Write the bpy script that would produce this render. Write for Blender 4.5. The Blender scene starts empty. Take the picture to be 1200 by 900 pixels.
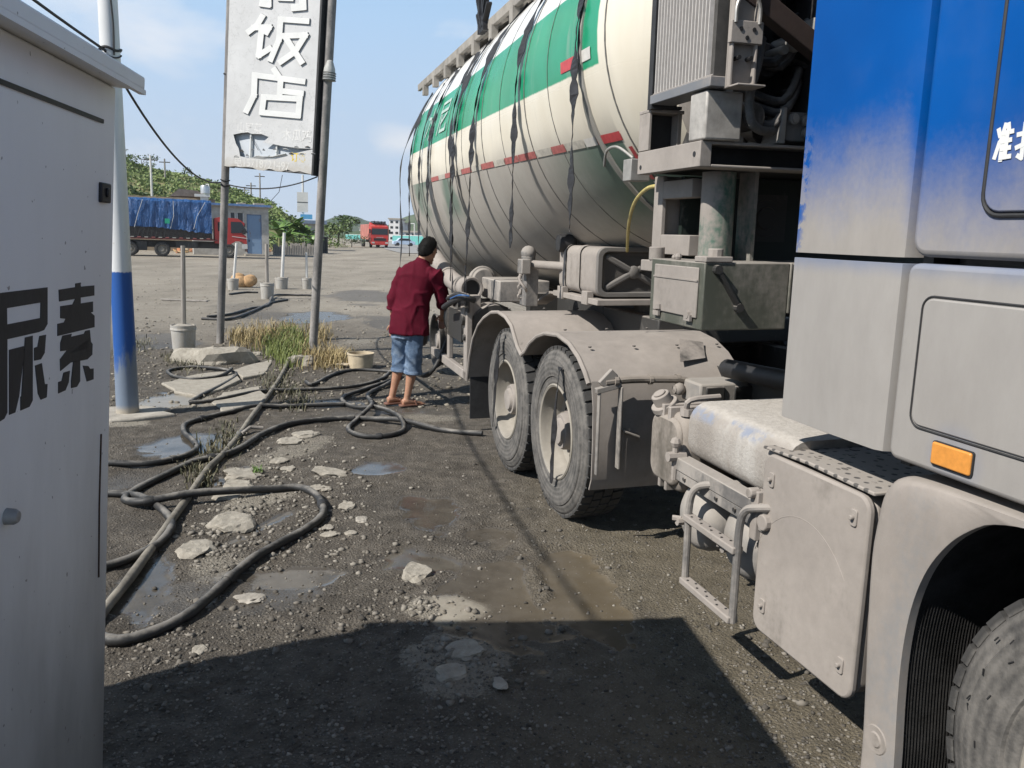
import bpy, bmesh, math, random
import numpy as np
from mathutils import Vector, Matrix, noise as mnoise
random.seed(7); np.random.seed(7); RNG = np.random.RandomState(11)
SC = bpy.context.scene; COL = SC.collection
PI = math.pi
def R(d): return math.radians(d)

# ------------------------------------------------------------------ camera
FPX, CAMH, HOR, ROLL = 950.0, 1.66, 282.0, R(2.0)      # focal length in px of a 1200 wide picture, eye height
PITCH = math.atan((450 - HOR) / FPX * math.cos(ROLL))
FWD = Vector((0, math.cos(PITCH), -math.sin(PITCH)))
_u0 = Vector((0, math.sin(PITCH), math.cos(PITCH))); _r0 = Vector((1, 0, 0))
CRT = _r0 * math.cos(ROLL) + _u0 * math.sin(ROLL); CUP = -_r0 * math.sin(ROLL) + _u0 * math.cos(ROLL)
CPOS = Vector((0, 0, CAMH))
cam = bpy.data.cameras.new('camera'); cam.sensor_width = 36; cam.lens = FPX / 1200 * 36
cam.clip_start = 0.05; cam.clip_end = 9000
camo = bpy.data.objects.new('camera', cam); COL.objects.link(camo)
m = Matrix((CRT, CUP, -FWD)).transposed().to_4x4(); m.translation = CPOS
camo.matrix_world = m; SC.camera = camo
def ray(px, py): return FWD * FPX + CRT * (px - 600) - CUP * (py - 450)
def G(px, py, z=0.0):                                    # a point of the photograph on the ground
    d = ray(px, py); t = (z - CAMH) / d.z
    return CPOS + d * t
def AT(px, py, Y):                                       # a point of the photograph at distance Y
    d = ray(px, py); return CPOS + d * (Y / d.y)

# ------------------------------------------------------------------ light
SUN_AZ, SUN_EL = 33.0, 43.3                              # shadows run 32 degrees left of +x
sdir = Vector((-math.cos(R(SUN_AZ)) * math.cos(R(SUN_EL)), -math.sin(R(SUN_AZ)) * math.cos(R(SUN_EL)), math.sin(R(SUN_EL))))
sun = bpy.data.lights.new('sun', 'SUN'); sun.energy = 5.0; sun.angle = R(0.53); sun.color = (1, 0.955, 0.89)
suno = bpy.data.objects.new('sun', sun); COL.objects.link(suno); suno.location = (0, 0, 30)
suno.rotation_euler = sdir.to_track_quat('Z', 'Y').to_euler()
W = bpy.data.worlds.new('World'); SC.world = W; W.use_nodes = True
nt = W.node_tree; bg = nt.nodes['Background']
sky = nt.nodes.new('ShaderNodeTexSky'); sky.sky_type = 'NISHITA'; sky.sun_disc = False
sky.sun_elevation = R(SUN_EL); sky.sun_rotation = math.atan2(sdir.x, sdir.y)
sky.air_density = 1.0; sky.dust_density = 0.35; sky.ozone_density = 3.6
geo = nt.nodes.new('ShaderNodeTexCoord')
mp = nt.nodes.new('ShaderNodeMapping'); mp.inputs['Scale'].default_value = (1, 1, 2.4)
nt.links.new(geo.outputs['Generated'], mp.inputs['Vector']); mp.inputs['Location'].default_value = (.35, .2, .1)
cn = nt.nodes.new('ShaderNodeTexNoise'); cn.inputs['Scale'].default_value = 6.5; cn.inputs['Detail'].default_value = 7; cn.inputs['Roughness'].default_value = .55
nt.links.new(mp.outputs['Vector'], cn.inputs['Vector'])
cr = nt.nodes.new('ShaderNodeValToRGB'); cr.color_ramp.elements[0].position = .56; cr.color_ramp.elements[1].position = .86
nt.links.new(cn.outputs['Fac'], cr.inputs['Fac'])
cm = nt.nodes.new('ShaderNodeMath'); cm.operation = 'MULTIPLY'; cm.inputs[1].default_value = .75
nt.links.new(cr.outputs['Color'], cm.inputs[0])
mx = nt.nodes.new('ShaderNodeMix'); mx.data_type = 'RGBA'
nt.links.new(cm.outputs[0], mx.inputs['Factor']); mx.inputs[7].default_value = (14.0, 14.1, 14.6, 1)
sz_ = nt.nodes.new('ShaderNodeSeparateXYZ'); nt.links.new(geo.outputs['Generated'], sz_.inputs[0])     # pale humid air low over the horizon, all round
hzr = nt.nodes.new('ShaderNodeValToRGB'); nt.links.new(sz_.outputs[2], hzr.inputs[0]); e_ = hzr.color_ramp.elements; e_.new(.5); e_.new(.6)
for el_, p_, v_ in zip(e_, (0.0, .24, .40, .62), (.97, .95, .72, 0.0)): el_.position = p_; el_.color = (v_, v_, v_, 1)
hzc = nt.nodes.new('ShaderNodeValToRGB'); nt.links.new(sz_.outputs[2], hzc.inputs[0]); e_ = hzc.color_ramp.elements
e_[0].position = .02; e_[0].color = (.64, .76, .93, 1); e_[1].position = .27; e_[1].color = (.44, .69, 1.0, 1)
hzs = nt.nodes.new('ShaderNodeVectorMath'); hzs.operation = 'SCALE'; nt.links.new(hzc.outputs[0], hzs.inputs[0]); hzs.inputs['Scale'].default_value = 14.4
mx2 = nt.nodes.new('ShaderNodeMix'); mx2.data_type = 'RGBA'; nt.links.new(hzs.outputs[0], mx2.inputs[7]); nt.links.new(hzr.outputs[0], mx2.inputs[0]); nt.links.new(sky.outputs['Color'], mx2.inputs[6])
# two soft summer clouds low in the north-west, broken by the same noise
cds = None
for (cpx, cpy, cw) in ((175, 32, .20), (30, 60, .16), (470, 168, .07)):
    cdir = ray(cpx, cpy).normalized(); dsn = nt.nodes.new('ShaderNodeVectorMath'); dsn.operation = 'DISTANCE'; nt.links.new(mp.outputs['Vector'], dsn.inputs[0])
    dsn.inputs[1].default_value = (cdir.x + .35, cdir.y + .2, cdir.z * 2.4 + .1)
    cmr = nt.nodes.new('ShaderNodeMapRange'); cmr.interpolation_type = 'SMOOTHSTEP'; nt.links.new(dsn.outputs['Value'], cmr.inputs[0])
    for i_, q_ in enumerate((cw, .0, -.06, .30)): cmr.inputs[i_ + 1].default_value = q_
    if cds is None: cds = cmr.outputs[0]
    else:
        mxx = nt.nodes.new('ShaderNodeMath'); mxx.operation = 'MAXIMUM'; nt.links.new(cds, mxx.inputs[0]); nt.links.new(cmr.outputs[0], mxx.inputs[1]); cds = mxx.outputs[0]
cad = nt.nodes.new('ShaderNodeMath'); nt.links.new(cn.outputs['Fac'], cad.inputs[0]); nt.links.new(cds, cad.inputs[1]); nt.links.new(cad.outputs[0], cr.inputs['Fac'])
nt.links.new(mx2.outputs[2], mx.inputs[6]); nt.links.new(mx.outputs[2], bg.inputs['Color']); bg.inputs['Strength'].default_value = 0.05
SC.view_settings.view_transform = 'Standard'; SC.view_settings.look = 'None'
SC.view_settings.exposure = 0.45; SC.view_settings.gamma = 1.0; SC.view_settings.use_curve_mapping = False
SC.cycles.max_bounces = 6; SC.cycles.volume_bounces = 0
try: SC.cycles.volume_step_rate = 4; SC.cycles.volume_max_steps = 64
except Exception: pass

# ------------------------------------------------------------------ helpers
class MB:
    def __init__(s): s.v = []; s.f = []
    def add(s, vs, fs):
        b = len(s.v); s.v += [tuple(v) for v in vs]; s.f += [tuple(b + i for i in f) for f in fs]; return s
    def box(s, x0, x1, y0, y1, z0, z1, M=None):
        if x0 > x1: x0, x1 = x1, x0
        if y0 > y1: y0, y1 = y1, y0
        if z0 > z1: z0, z1 = z1, z0
        vs = [(x, y, z) for x in (x0, x1) for y in (y0, y1) for z in (z0, z1)]
        if M: vs = [M @ Vector(v) for v in vs]
        return s.add(vs, [(0, 1, 3, 2), (4, 6, 7, 5), (0, 4, 5, 1), (2, 3, 7, 6), (0, 2, 6, 4), (1, 5, 7, 3)])
    def bar(s, a, b, w, h, up=(0, 0, 1)):                # a box of section w x h from a to b
        a = Vector(a); b = Vector(b); d = (b - a); L = d.length; d = d / L
        up = Vector(up); sd = d.cross(up)
        if sd.length < 1e-4: sd = d.cross(Vector((1, 0, 0)))
        sd.normalize(); u = sd.cross(d)
        M = Matrix((d, sd, u)).transposed().to_4x4(); M.translation = a
        return s.box(0, L, -w / 2, w / 2, -h / 2, h / 2, M)
    def prism(s, pts, axis, a0, a1):                     # pts: outline; 'x': (y,z)  'y': (x,z)  'z': (x,y)
        n = len(pts)
        def P(p, a): return (a, p[0], p[1]) if axis == 'x' else (p[0], a, p[1]) if axis == 'y' else (p[0], p[1], a)
        A = sum(pts[i][0] * pts[(i + 1) % n][1] - pts[(i + 1) % n][0] * pts[i][1] for i in range(n))
        flip = (A < 0) != (axis == 'y')
        if a0 > a1: a0, a1 = a1, a0
        fs = [tuple(range(n))[::-1], tuple(range(n, 2 * n))] + [(i, (i + 1) % n, n + (i + 1) % n, n + i) for i in range(n)]
        if flip: fs = [f[::-1] for f in fs]
        return s.add([P(p, a0) for p in pts] + [P(p, a1) for p in pts], fs)
    def sheet(s, prof, x0, x1, th, axis='x'):            # a bent sheet: profile (y,z), swept along x
        n = len(prof); off = []
        for i in range(n):
            a = Vector(prof[max(0, i - 1)]); b = Vector(prof[min(n - 1, i + 1)]); d = (b - a).normalized()
            off.append((prof[i][0] - d.y * th, prof[i][1] + d.x * th))
        return s.prism(list(prof) + off[::-1], axis, x0, x1)
    def tube(s, path, r, n=10, caps=True):
        P = [Vector(p) for p in path]; k = len(P); rs = r if isinstance(r, (list, tuple)) else [r] * k
        ref = None; vs = []
        for i in range(k):
            t = (P[min(k - 1, i + 1)] - P[max(0, i - 1)]).normalized()
            if ref is None:
                ref = Vector((0, 0, 1)) if abs(t.z) < .9 else Vector((1, 0, 0))
            ref = (ref - t * ref.dot(t)).normalized(); bi = t.cross(ref)
            for j in range(n):
                a = 2 * PI * j / n; vs.append(P[i] + (ref * math.cos(a) + bi * math.sin(a)) * rs[i])
        fs = [(i * n + j, i * n + (j + 1) % n, (i + 1) * n + (j + 1) % n, (i + 1) * n + j) for i in range(k - 1) for j in range(n)]
        if caps: fs += [tuple(range(n))[::-1], tuple(range((k - 1) * n, k * n))]
        return s.add(vs, fs)
    def lathe(s, prof, o=(0, 0, 0), axis='x', n=32, a0=0.0, a1=2 * PI):   # prof: (radius, height along the axis)
        o = Vector(o); full = abs(a1 - a0 - 2 * PI) < 1e-6; m_ = n if full else n + 1; vs = []
        for r, h in prof:
            for j in range(m_):
                a = a0 + (a1 - a0) * j / n; c, q = math.cos(a) * r, math.sin(a) * r
                vs.append(o + Vector((h, c, q) if axis == 'x' else (q, h, c) if axis == 'y' else (c, q, h)))
        k = len(prof); fs = []
        for i in range(k - 1):
            for j in range(n):
                j2 = (j + 1) % m_
                fs.append((i * m_ + j, i * m_ + j2, (i + 1) * m_ + j2, (i + 1) * m_ + j))
        return s.add(vs, fs)
    def cyl(s, a, b, r, n=16): return s.tube([a, b], r, n)
    def ball(s, c, r, n=12, sc=(1, 1, 1)):
        k = n // 2; pr = [(max(1e-4, math.sin(PI * i / k)) * r, -math.cos(PI * i / k) * r) for i in range(k + 1)]
        b = len(s.v); s.lathe(pr, (0, 0, 0), 'z', n)
        for i in range(b, len(s.v)):
            v = s.v[i]; s.v[i] = (c[0] + v[0] * sc[0], c[1] + v[1] * sc[1], c[2] + v[2] * sc[2])
        return s
    def rrect(s, x0, x1, z0, z1, r, axis, a0, a1, n=5):
        return s.prism(rr(x0, x1, z0, z1, r, n), axis, a0, a1)
    def build(s, name, mat=None, parent=None, bevel=0, smooth=35, seg=2):
        me = bpy.data.meshes.new(name); me.from_pydata(s.v, [], s.f); me.update()
        bm = bmesh.new(); bm.from_mesh(me); bmesh.ops.recalc_face_normals(bm, faces=bm.faces); bm.to_mesh(me); bm.free()
        if smooth:
            me.shade_smooth(); me.set_sharp_from_angle(angle=R(smooth))
        o = bpy.data.objects.new(name, me); COL.objects.link(o)
        if mat: me.materials.append(mat)
        if parent: o.parent = parent
        if bevel:
            b = o.modifiers.new('bevel', 'BEVEL'); b.width = bevel; b.segments = seg; b.limit_method = 'ANGLE'; b.angle_limit = R(40)
            b.harden_normals = False
        return o
def rr(x0, x1, z0, z1, r, n=5):
    pts = []
    for cx, cz, a in ((x1 - r, z0 + r, -90), (x1 - r, z1 - r, 0), (x0 + r, z1 - r, 90), (x0 + r, z0 + r, 180)):
        for i in range(n + 1):
            t = R(a + 90 * i / n); pts.append((cx + math.cos(t) * r, cz + math.sin(t) * r))
    return pts
def tag(o, label=None, cat=None, group=None, kind=None):
    if label: o['label'] = label
    if cat: o['category'] = cat
    if group: o['group'] = group
    if kind: o['kind'] = kind
    return o
def thing(name, label, cat, loc=(0, 0, 0), rz=0, group=None):
    o = bpy.data.objects.new(name, None); COL.objects.link(o); o.empty_display_size = .2
    o.location = loc; o.rotation_euler = (0, 0, rz)
    return tag(o, label, cat, group)
def copy_tree(o, parent=None):
    c = o.copy(); COL.objects.link(c); c.parent = parent
    for ch in list(o.children): copy_tree(ch, c)
    return c
def smooth_path(pts, sub=6):                             # Catmull-Rom through the points
    P = [Vector(p) for p in pts]; out = []
    for i in range(len(P) - 1):
        p0 = P[max(0, i - 1)]; p1 = P[i]; p2 = P[i + 1]; p3 = P[min(len(P) - 1, i + 2)]
        for k in range(sub):
            t = k / sub
            out.append(.5 * ((2 * p1) + (p2 - p0) * t + (2 * p0 - 5 * p1 + 4 * p2 - p3) * t * t + (3 * p1 - p0 - 3 * p2 + p3) * t ** 3))
    out.append(P[-1]); return out

# ------------------------------------------------------------------ materials
class NT:
    def __init__(s, name):
        s.m = bpy.data.materials.new(name); s.m.use_nodes = True; s.t = s.m.node_tree
        s.b = s.t.nodes['Principled BSDF']; s._c = None
    def n(s, typ, **kw):
        x = s.t.nodes.new(typ)
        for k, v in kw.items(): setattr(x, k, v)
        return x
    def l(s, a, b): s.t.links.new(a, b)
    def coord(s, which='Object'):
        if s._c is None: s._c = s.n('ShaderNodeTexCoord')
        return s._c.outputs[which]
    def noise(s, scale, detail=5, rough=.6, vec=None, stretch=None):
        v = vec or s.coord()
        if stretch:
            q = s.n('ShaderNodeMapping'); q.inputs['Scale'].default_value = stretch; s.l(v, q.inputs['Vector']); v = q.outputs[0]
        x = s.n('ShaderNodeTexNoise'); x.inputs['Scale'].default_value = scale; x.inputs['Detail'].default_value = detail; x.inputs['Roughness'].default_value = rough
        s.l(v, x.inputs['Vector']); return x.outputs['Fac']
    def ramp(s, fac, *st):
        x = s.n('ShaderNodeValToRGB'); e = x.color_ramp.elements
        while len(e) < len(st): e.new(.5)
        for i, (p, c) in enumerate(st):
            e[i].position = p; e[i].color = (c, c, c, 1) if not isinstance(c, tuple) else (*c[:3], 1)
        s.l(fac, x.inputs['Fac']); return x.outputs['Color']
    def mix(s, f, a, b, bt='MIX'):
        x = s.n('ShaderNodeMix', data_type='RGBA', blend_type=bt)
        for v, i in ((f, 0), (a, 6), (b, 7)):
            if hasattr(v, 'is_linked'): s.l(v, x.inputs[i])
            elif i == 0: x.inputs[0].default_value = v
            else: x.inputs[i].default_value = (*v[:3], 1)
        return x.outputs[2]
    def math(s, op, a, b=0.0, clamp=False):
        x = s.n('ShaderNodeMath', operation=op, use_clamp=clamp)
        for i, v in enumerate((a, b)):
            if hasattr(v, 'is_linked'): s.l(v, x.inputs[i])
            else: x.inputs[i].default_value = v
        return x.outputs[0]
    def sep(s, v):
        x = s.n('ShaderNodeSeparateXYZ'); s.l(v, x.inputs[0]); return x.outputs
    def mrange(s, v, a, b, c=0.0, d=1.0, smooth=True):
        x = s.n('ShaderNodeMapRange'); x.interpolation_type = 'SMOOTHSTEP' if smooth else 'LINEAR'
        s.l(v, x.inputs[0])
        for i, q in enumerate((a, b, c, d)): x.inputs[i + 1].default_value = q
        return x.outputs[0]
    def bump(s, h, strength=.3, dist=.01):
        x = s.n('ShaderNodeBump'); x.inputs['Strength'].default_value = strength; x.inputs['Distance'].default_value = dist
        s.l(h, x.inputs['Height']); s.l(x.outputs[0], s.b.inputs['Normal']); return x
    def set(s, **kw):
        for k, v in kw.items():
            i = s.b.inputs[k.replace('_', ' ')]
            if hasattr(v, 'is_linked'): s.l(v, i)
            else: i.default_value = (*v, 1) if isinstance(v, tuple) and len(v) == 3 else v
        return s.m
def simple(name, c, rough=.6, var=.25, scale=8, metal=0, bump=.15, bscale=60, spec=.5, streak=False, coord='Object'):
    t = NT(name); f = t.noise(scale, 6, .65, vec=t.coord(coord), stretch=(1, 1, .25) if streak else None)
    d = tuple(x * (1 - var) for x in c); u = tuple(min(1, x * (1 + var)) for x in c)
    col = t.ramp(f, (.3, d), (.7, u))
    fine = t.noise(bscale, 3, .6, vec=t.coord(coord))
    t.bump(fine, bump, .004)
    return t.set(Base_Color=col, Roughness=rough, Metallic=metal, **{'Specular_IOR_Level': spec})
DUSTC = (.285, .255, .228)
def dusty(name, base, rough=.55, lo=.35, hi=.6, topk=.7, dust=DUSTC, scale=5, metal=0, streak=True, bump=.12):
    """painted metal under road dust: thick on upward faces, patchy and streaked elsewhere"""
    t = NT(name)
    f1 = t.noise(scale, 7, .65, stretch=(1, 1, .35) if streak else None); f2 = t.noise(38, 4, .6)
    g = t.n('ShaderNodeNewGeometry'); nz = t.sep(g.outputs['Normal'])[2]
    a = t.math('ADD', f1, t.math('MULTIPLY', t.math('SUBTRACT', f2, .5), .3))
    a = t.math('ADD', a, t.math('MULTIPLY', t.math('MAXIMUM', nz, 0.0), topk))
    k = t.mrange(a, lo, hi)
    dd = t.ramp(t.noise(14, 6, .7), (.3, tuple(x * .9 for x in dust)), (.7, tuple(min(1, x * 1.07) for x in dust)))
    col = t.mix(k, base, dd)
    sc_ = t.math('MULTIPLY', t.mrange(t.noise(11, 8, .75), .64, .70), .5); col = t.mix(sc_, col, tuple(x * .45 for x in dust))     # scuffs and oily spots
    gr = t.mrange(t.noise(1.7, 5, .6), .38, .66, .90, 1.07); col = t.mix(1.0, col, gr, 'MULTIPLY')
    rg = t.math('ADD', t.math('MULTIPLY', k, .9 - rough), rough)
    t.bump(t.noise(90, 4, .65), bump, .004)
    return t.set(Base_Color=col, Roughness=rg, Metallic=metal)
M = {}
M['dust'] = dusty('dusty_chassis_paint', (.19, .17, .148), .6, .25, .5)
M['dust_dark'] = dusty('grimy_frame_paint', (.035, .034, .032), .6, .55, .95, .35)
M['dust_blue'] = dusty('dusty_blue_paint', (.12, .19, .36), .5, .18, .42)
M['dust_green'] = dusty('dusty_green_paint', (.03, .085, .06), .55, .36, .62, .5)
M['dust_b'] = dusty('brown_dusty_plastic', (.10, .088, .072), .7, .3, .62, .6, (.25, .22, .19))
M['dust_c'] = dusty('grey_dusty_cylinder', (.22, .21, .20), .5, .3, .6, .6, (.31, .285, .255))
M['dust_d'] = dusty('scuffed_grey_steel', (.13, .125, .12), .5, .36, .62, .5, (.29, .265, .238))
M['black'] = simple('black_rubber', (.022, .022, .023), .65, .4, 12)
M['black_strap'] = simple('weathered_black_strap', (.02, .02, .022), .55, .7, 16, bump=.5)
M['metal'] = simple('bare_galvanised_steel', (.42, .40, .37), .42, .25, 6, .7)
M['metal_dull'] = simple('dull_steel', (.30, .29, .27), .6, .25, 9, .25)
M['dark'] = simple('sooty_engine_metal', (.018, .018, .019), .6, .5, 10)
M['white'] = simple('white_paint', (.62, .62, .60), .5, .08, 5)
M['redref'] = simple('red_reflective_tape', (.45, .055, .06), .45, .2, 30)
M['whiteref'] = simple('white_reflective_tape', (.55, .53, .49), .45, .12, 30)
M['glass'] = simple('dark_glass', (.02, .025, .03), .08, .1, 3, bump=0)
M['concrete'] = simple('old_concrete', (.31, .285, .245), .9, .3, 7, bump=.7, bscale=45)
M['lamp_amber'] = simple('amber_lens', (.60, .25, .05), .4, .15, 40, bump=.1)
# ------------------------------------------------------------------ truck frame (x into the truck, y to the rear, z up)
_y, _l, _s = R(-17.0), R(1.0), R(0.4)
TA = Vector((math.sin(_y) * math.cos(_s), math.cos(_y) * math.cos(_s), math.sin(_s)))
_left = Vector((-math.cos(_y), math.sin(_y), 0)); _up = Vector((-math.sin(_y) * math.sin(_s), -math.cos(_y) * math.sin(_s), math.cos(_s)))
TU = _up * math.cos(_l) + _left * math.sin(_l); TR = TA.cross(TU)
TM = Matrix((TR, TA, TU)).transposed().to_4x4(); TM.translation = G(668, 625)
TMI = TM.inverted()
def LP(px, py, ax, val):                                 # a point of the photograph on a plane of the truck frame
    d = TMI.to_3x3() @ ray(px, py); o = TMI @ CPOS; t = (val - o[ax]) / d[ax]; return o + d * t

def cab_paint():
    t = NT('cab_paint_under_dust'); z = t.sep(t.coord())
    n1 = t.noise(3.2, 6, .6); n2 = t.noise(60, 3, .6)
    n3 = t.noise(7, 7, .7, stretch=(1, 1, .10)); n4 = t.noise(15, 6, .75)
    h = t.math('ADD', z[2], t.math('MULTIPLY', t.math('SUBTRACT', n1, .5), .20))
    h = t.math('ADD', h, t.math('MULTIPLY', t.math('SUBTRACT', n3, .5), .07)); h = t.math('ADD', h, t.math('MULTIPLY', t.math('SUBTRACT', n4, .5), .05))
    h = t.math('ADD', h, t.math('MULTIPLY', t.math('MULTIPLY', t.mrange(z[1], -1.955, -1.90), t.mrange(n4, .46, .56)), .25))
    h = t.math('ADD', h, t.math('MULTIPLY', t.math('SUBTRACT', n2, .5), .05))
    rear = t.math('MULTIPLY', t.mrange(z[1], -2.37, -2.33), .09)          # the fairing caught more road dust than the cab
    k = t.mrange(t.math('SUBTRACT', h, rear), 2.02, 1.62, 0, 1)
    k2 = t.math('MAXIMUM', k, t.math('MULTIPLY', t.mrange(t.noise(2.0, 5, .65), .45, .75), .06))
    blue = t.ramp(t.noise(1.6, 4, .5), (.3, (.0006, .052, .225)), (.7, (.001, .078, .31)))
    du = t.ramp(t.noise(9, 6, .7, stretch=(1, 1, .4)), (.3, (.255, .238, .220)), (.7, (.30, .28, .258)))
    t.bump(t.noise(120, 3, .6), .06, .003)
    rg = t.math('ADD', t.math('MULTIPLY', k2, .45), .42)
    return t.set(Base_Color=t.mix(k2, blue, du), Roughness=rg, Specular_IOR_Level=.10)
def lower_panel():
    t = NT('lower_cab_panel_under_dust'); z = t.sep(t.coord())
    n1 = t.noise(4, 6, .6)
    h = t.math('ADD', z[2], t.math('MULTIPLY', t.math('SUBTRACT', n1, .5), .06))
    k = t.mrange(h, 1.675, 1.60, .45, 1)
    sp = t.mrange(t.noise(5.5, 7, .7), .70, .76)                         # rubbed spots where the paint shows
    k = t.math('SUBTRACT', k, t.math('MULTIPLY', sp, .5), clamp=True)
    dx = t.n('ShaderNodeVectorMath', operation='DISTANCE'); t.l(t.coord(), dx.inputs[0]); dx.inputs[1].default_value = (0, -2.605, 1.178)
    halo = t.mrange(t.math('ADD', dx.outputs['Value'], t.math('MULTIPLY', n1, .06)), .135, .085)
    k = t.math('SUBTRACT', k, t.math('MULTIPLY', halo, .16), clamp=True)
    du = t.ramp(t.noise(7, 6, .7, stretch=(1, 1, .4)), (.3, (.255, .240, .224)), (.7, (.30, .284, .265)))
    t.bump(t.noise(120, 3, .6), .06, .003)
    return t.set(Base_Color=t.mix(k, (.045, .11, .26), du), Roughness=.72)
M['cab'] = cab_paint(); M['cab_low'] = lower_panel()
def tyre_mat():
    t = NT('dusty_tyre_rubber'); g = t.n('ShaderNodeTexCoord').outputs['Object']; s = t.sep(g)
    r = t.math('SQRT', t.math('ADD', t.math('MULTIPLY', s[1], s[1]), t.math('MULTIPLY', s[2], s[2])))
    w = t.math('SINE', t.math('MULTIPLY', r, 210)); n1 = t.noise(11, 6, .7); n2 = t.noise(55, 4, .7)
    a = t.math('ADD', t.math('ADD', n1, t.math('MULTIPLY', w, .06)), t.math('MULTIPLY', t.math('SUBTRACT', n2, .5), .35))
    side = t.mrange(r, .512, .50)                                        # the sidewall is dusty, the tread scrubbed dark
    k = t.math('MULTIPLY', t.mrange(a, .10, .92), t.math('ADD', t.math('MULTIPLY', side, .75), .15))
    t.bump(t.math('ADD', t.math('MULTIPLY', w, .3), n2), .35, .006)
    return t.set(Base_Color=t.mix(k, (.026, .026, .026), (.20, .186, .168)), Roughness=.85)
M['tyre'] = tyre_mat()
M['rim'] = dusty('cream_dusty_rim_paint', (.235, .215, .18), .6, .3, .7, .2, (.28, .256, .218))
def tread_plate():
    t = NT('dusty_tread_plate'); s = t.sep(t.coord())
    v = t.n('ShaderNodeTexVoronoi'); v.inputs['Scale'].default_value = 22; v.inputs['Randomness'].default_value = .15
    t.l(t.coord(), v.inputs['Vector'])
    k = t.mrange(v.outputs['Distance'], .16, .26); t.bump(k, .6, .004)
    return t.set(Base_Color=t.mix(k, (.08, .075, .07), (.29, .262, .232)), Roughness=.85)
M['tread'] = tread_plate()

truck = thing('tractor_truck', 'dusty blue cab tractor unit at the right edge, its tanks caked in grey', 'truck')
truck.matrix_world = TM
TK = truck
# --- cab: side panels, fairing, lockers, lamp
b = MB(); b.rrect(-4.65, -2.384, 1.672, 3.45, .05, 'x', .004, .10); b.build('cab_side_panel', M['cab'], TK, .018, seg=3)
b = MB(); b.rrect(-4.65, -2.384, 1.122, 1.655, .03, 'x', .002, .10)
lowp = b.build('lower_side_panel', M['cab_low'], TK, .014, seg=3)
b = MB(); b.box(.10, 2.42, -4.75, -2.42, 1.12, 3.45); b.build('cab_body', M['cab'], TK, .06)
b = MB(); b.box(.05, 2.46, -2.42, -2.385, 1.1, 3.4); b.build('cab_rear_wall', M['dust_dark'], TK)
def fairing(name, y0, y1, z0, z1, mat):                  # a deep-edged sheet with a rounded leading edge
    pr = [(-y1 * 0 + .05, y1), (0, y1 - .004), (-.006, (y0 + y1) / 2), (0, y0 + .035), (.012, y0 + .012), (.04, y0), (.10, y0)]
    m_ = MB(); n = len(pr); inn = [(x + .018, min(y + .0, y1)) for x, y in pr[:5]] + [(.045, y0 + .02), (.10, y0 + .02)]
    outl = pr + inn[::-1]
    m_.prism(outl, 'z', z0, z1); return m_.build(name, mat, TK, .006)
fa = fairing('rear_side_fairing', -2.370, -1.896, 1.668, 3.3, M['cab'])
fb = fairing('lower_side_fairing', -2.366, -1.892, 1.128, 1.652, M['cab_low'])
fb['label'] = 'grey dust covered lower fairing'
# locker doors: raised bead and shallow panel
def bead(name, pts, r, mat, parent, x):
    q = [Vector((x, p[0], p[1])) for p in pts]; q.append(q[0]); q.append(q[1])
    return MB().tube(q, r, 8, False).build(name, mat, parent)
u_out = rr(-3.35, -2.60, 1.775, 2.55, .05, 6)
d = MB(); d.rrect(-3.343, -2.607, 1.782, 2.543, .046, 'x', -.006, .02); ud = d.build('locker_door', M['cab'], TK, .005)
bead('door_seal', u_out, .006, M['black'], ud, .002)
l_out = rr(-3.3, -2.452, 1.228, 1.574, .035, 6)
d = MB(); d.rrect(-3.294, -2.458, 1.234, 1.568, .031, 'x', -.003, .02); ld = d.build('locker_door', M['cab_low'], TK, .004)
bead('door_seal', l_out, .0028, M['black'], ld, .001)
ld['label'] = 'grey dusty lower locker door'; ud['label'] = 'blue upper locker door with white lettering'
b = MB(); b.rrect(-2.668, -2.545, 1.150, 1.208, .006, 'x', -.010, .01); lampo = b.build('marker_lamp', M['lamp_amber'], TK, .004)
b = MB(); b.rrect(-2.671, -2.542, 1.147, 1.211, .008, 'x', -.004, .01); b.build('lamp_gasket', M['black'], lampo)
# white stencilled characters on the upper locker
def strokes(segs, w, ox, oy, sx, sy, P, depth, slant=0.0):
    """flat bars for brush strokes: segs of points in a unit square, P maps (u, v, lift) to space"""
    m_ = MB(); k = 0
    for sg in segs:
        for (x0, y0), (x1, y1) in zip(sg[:-1], sg[1:]):
            a = Vector((ox + x0 * sx + slant * y0, oy + y0 * sy)); c = Vector((ox + x1 * sx + slant * y1, oy + y1 * sy))
            dd = (c - a); L = dd.length
            if L < 1e-6: continue
            dd /= L; nn = Vector((-dd.y, dd.x)) * w / 2; a = a - dd * w * .42; c = c + dd * w * .42
            lift = .0002 * k; k += 1
            q = [a - nn, c - nn, c + nn, a + nn]
            vs = [P(p.x, p.y, lift) for p in q] + [P(p.x, p.y, lift + depth) for p in q]
            m_.add(vs, [(0, 3, 2, 1), (4, 5, 6, 7), (0, 1, 5, 4), (1, 2, 6, 5), (2, 3, 7, 6), (3, 0, 4, 7)])
    return m_
ZHUN = [[(.08, .86), (.2, .7)], [(.02, .1), (.22, .5)], [(.5, .98), (.3, .55)], [(.42, .72), (.42, .02)], [(.68, .98), (.75, .82)], [(.42, .75), (.98, .78)], [(.42, .53), (.92, .55)], [(.42, .32), (.92, .34)], [(.42, .08), (1.0, .10)], [(.70, .76), (.70, .08)]]
TUO = [[(.0, .72), (.36, .76)], [(.20, 1.0), (.20, .06), (.08, .12)], [(.0, .36), (.38, .48)], [(.58, 1.0), (.44, .66)], [(.52, .82), (1.0, .84)], [(.44, .5), (.96, .6), (.94, .3)], [(.56, .62), (.56, .08), (1.0, .08), (1.0, .2)], [(.74, .72), (.74, .24)]]
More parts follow.
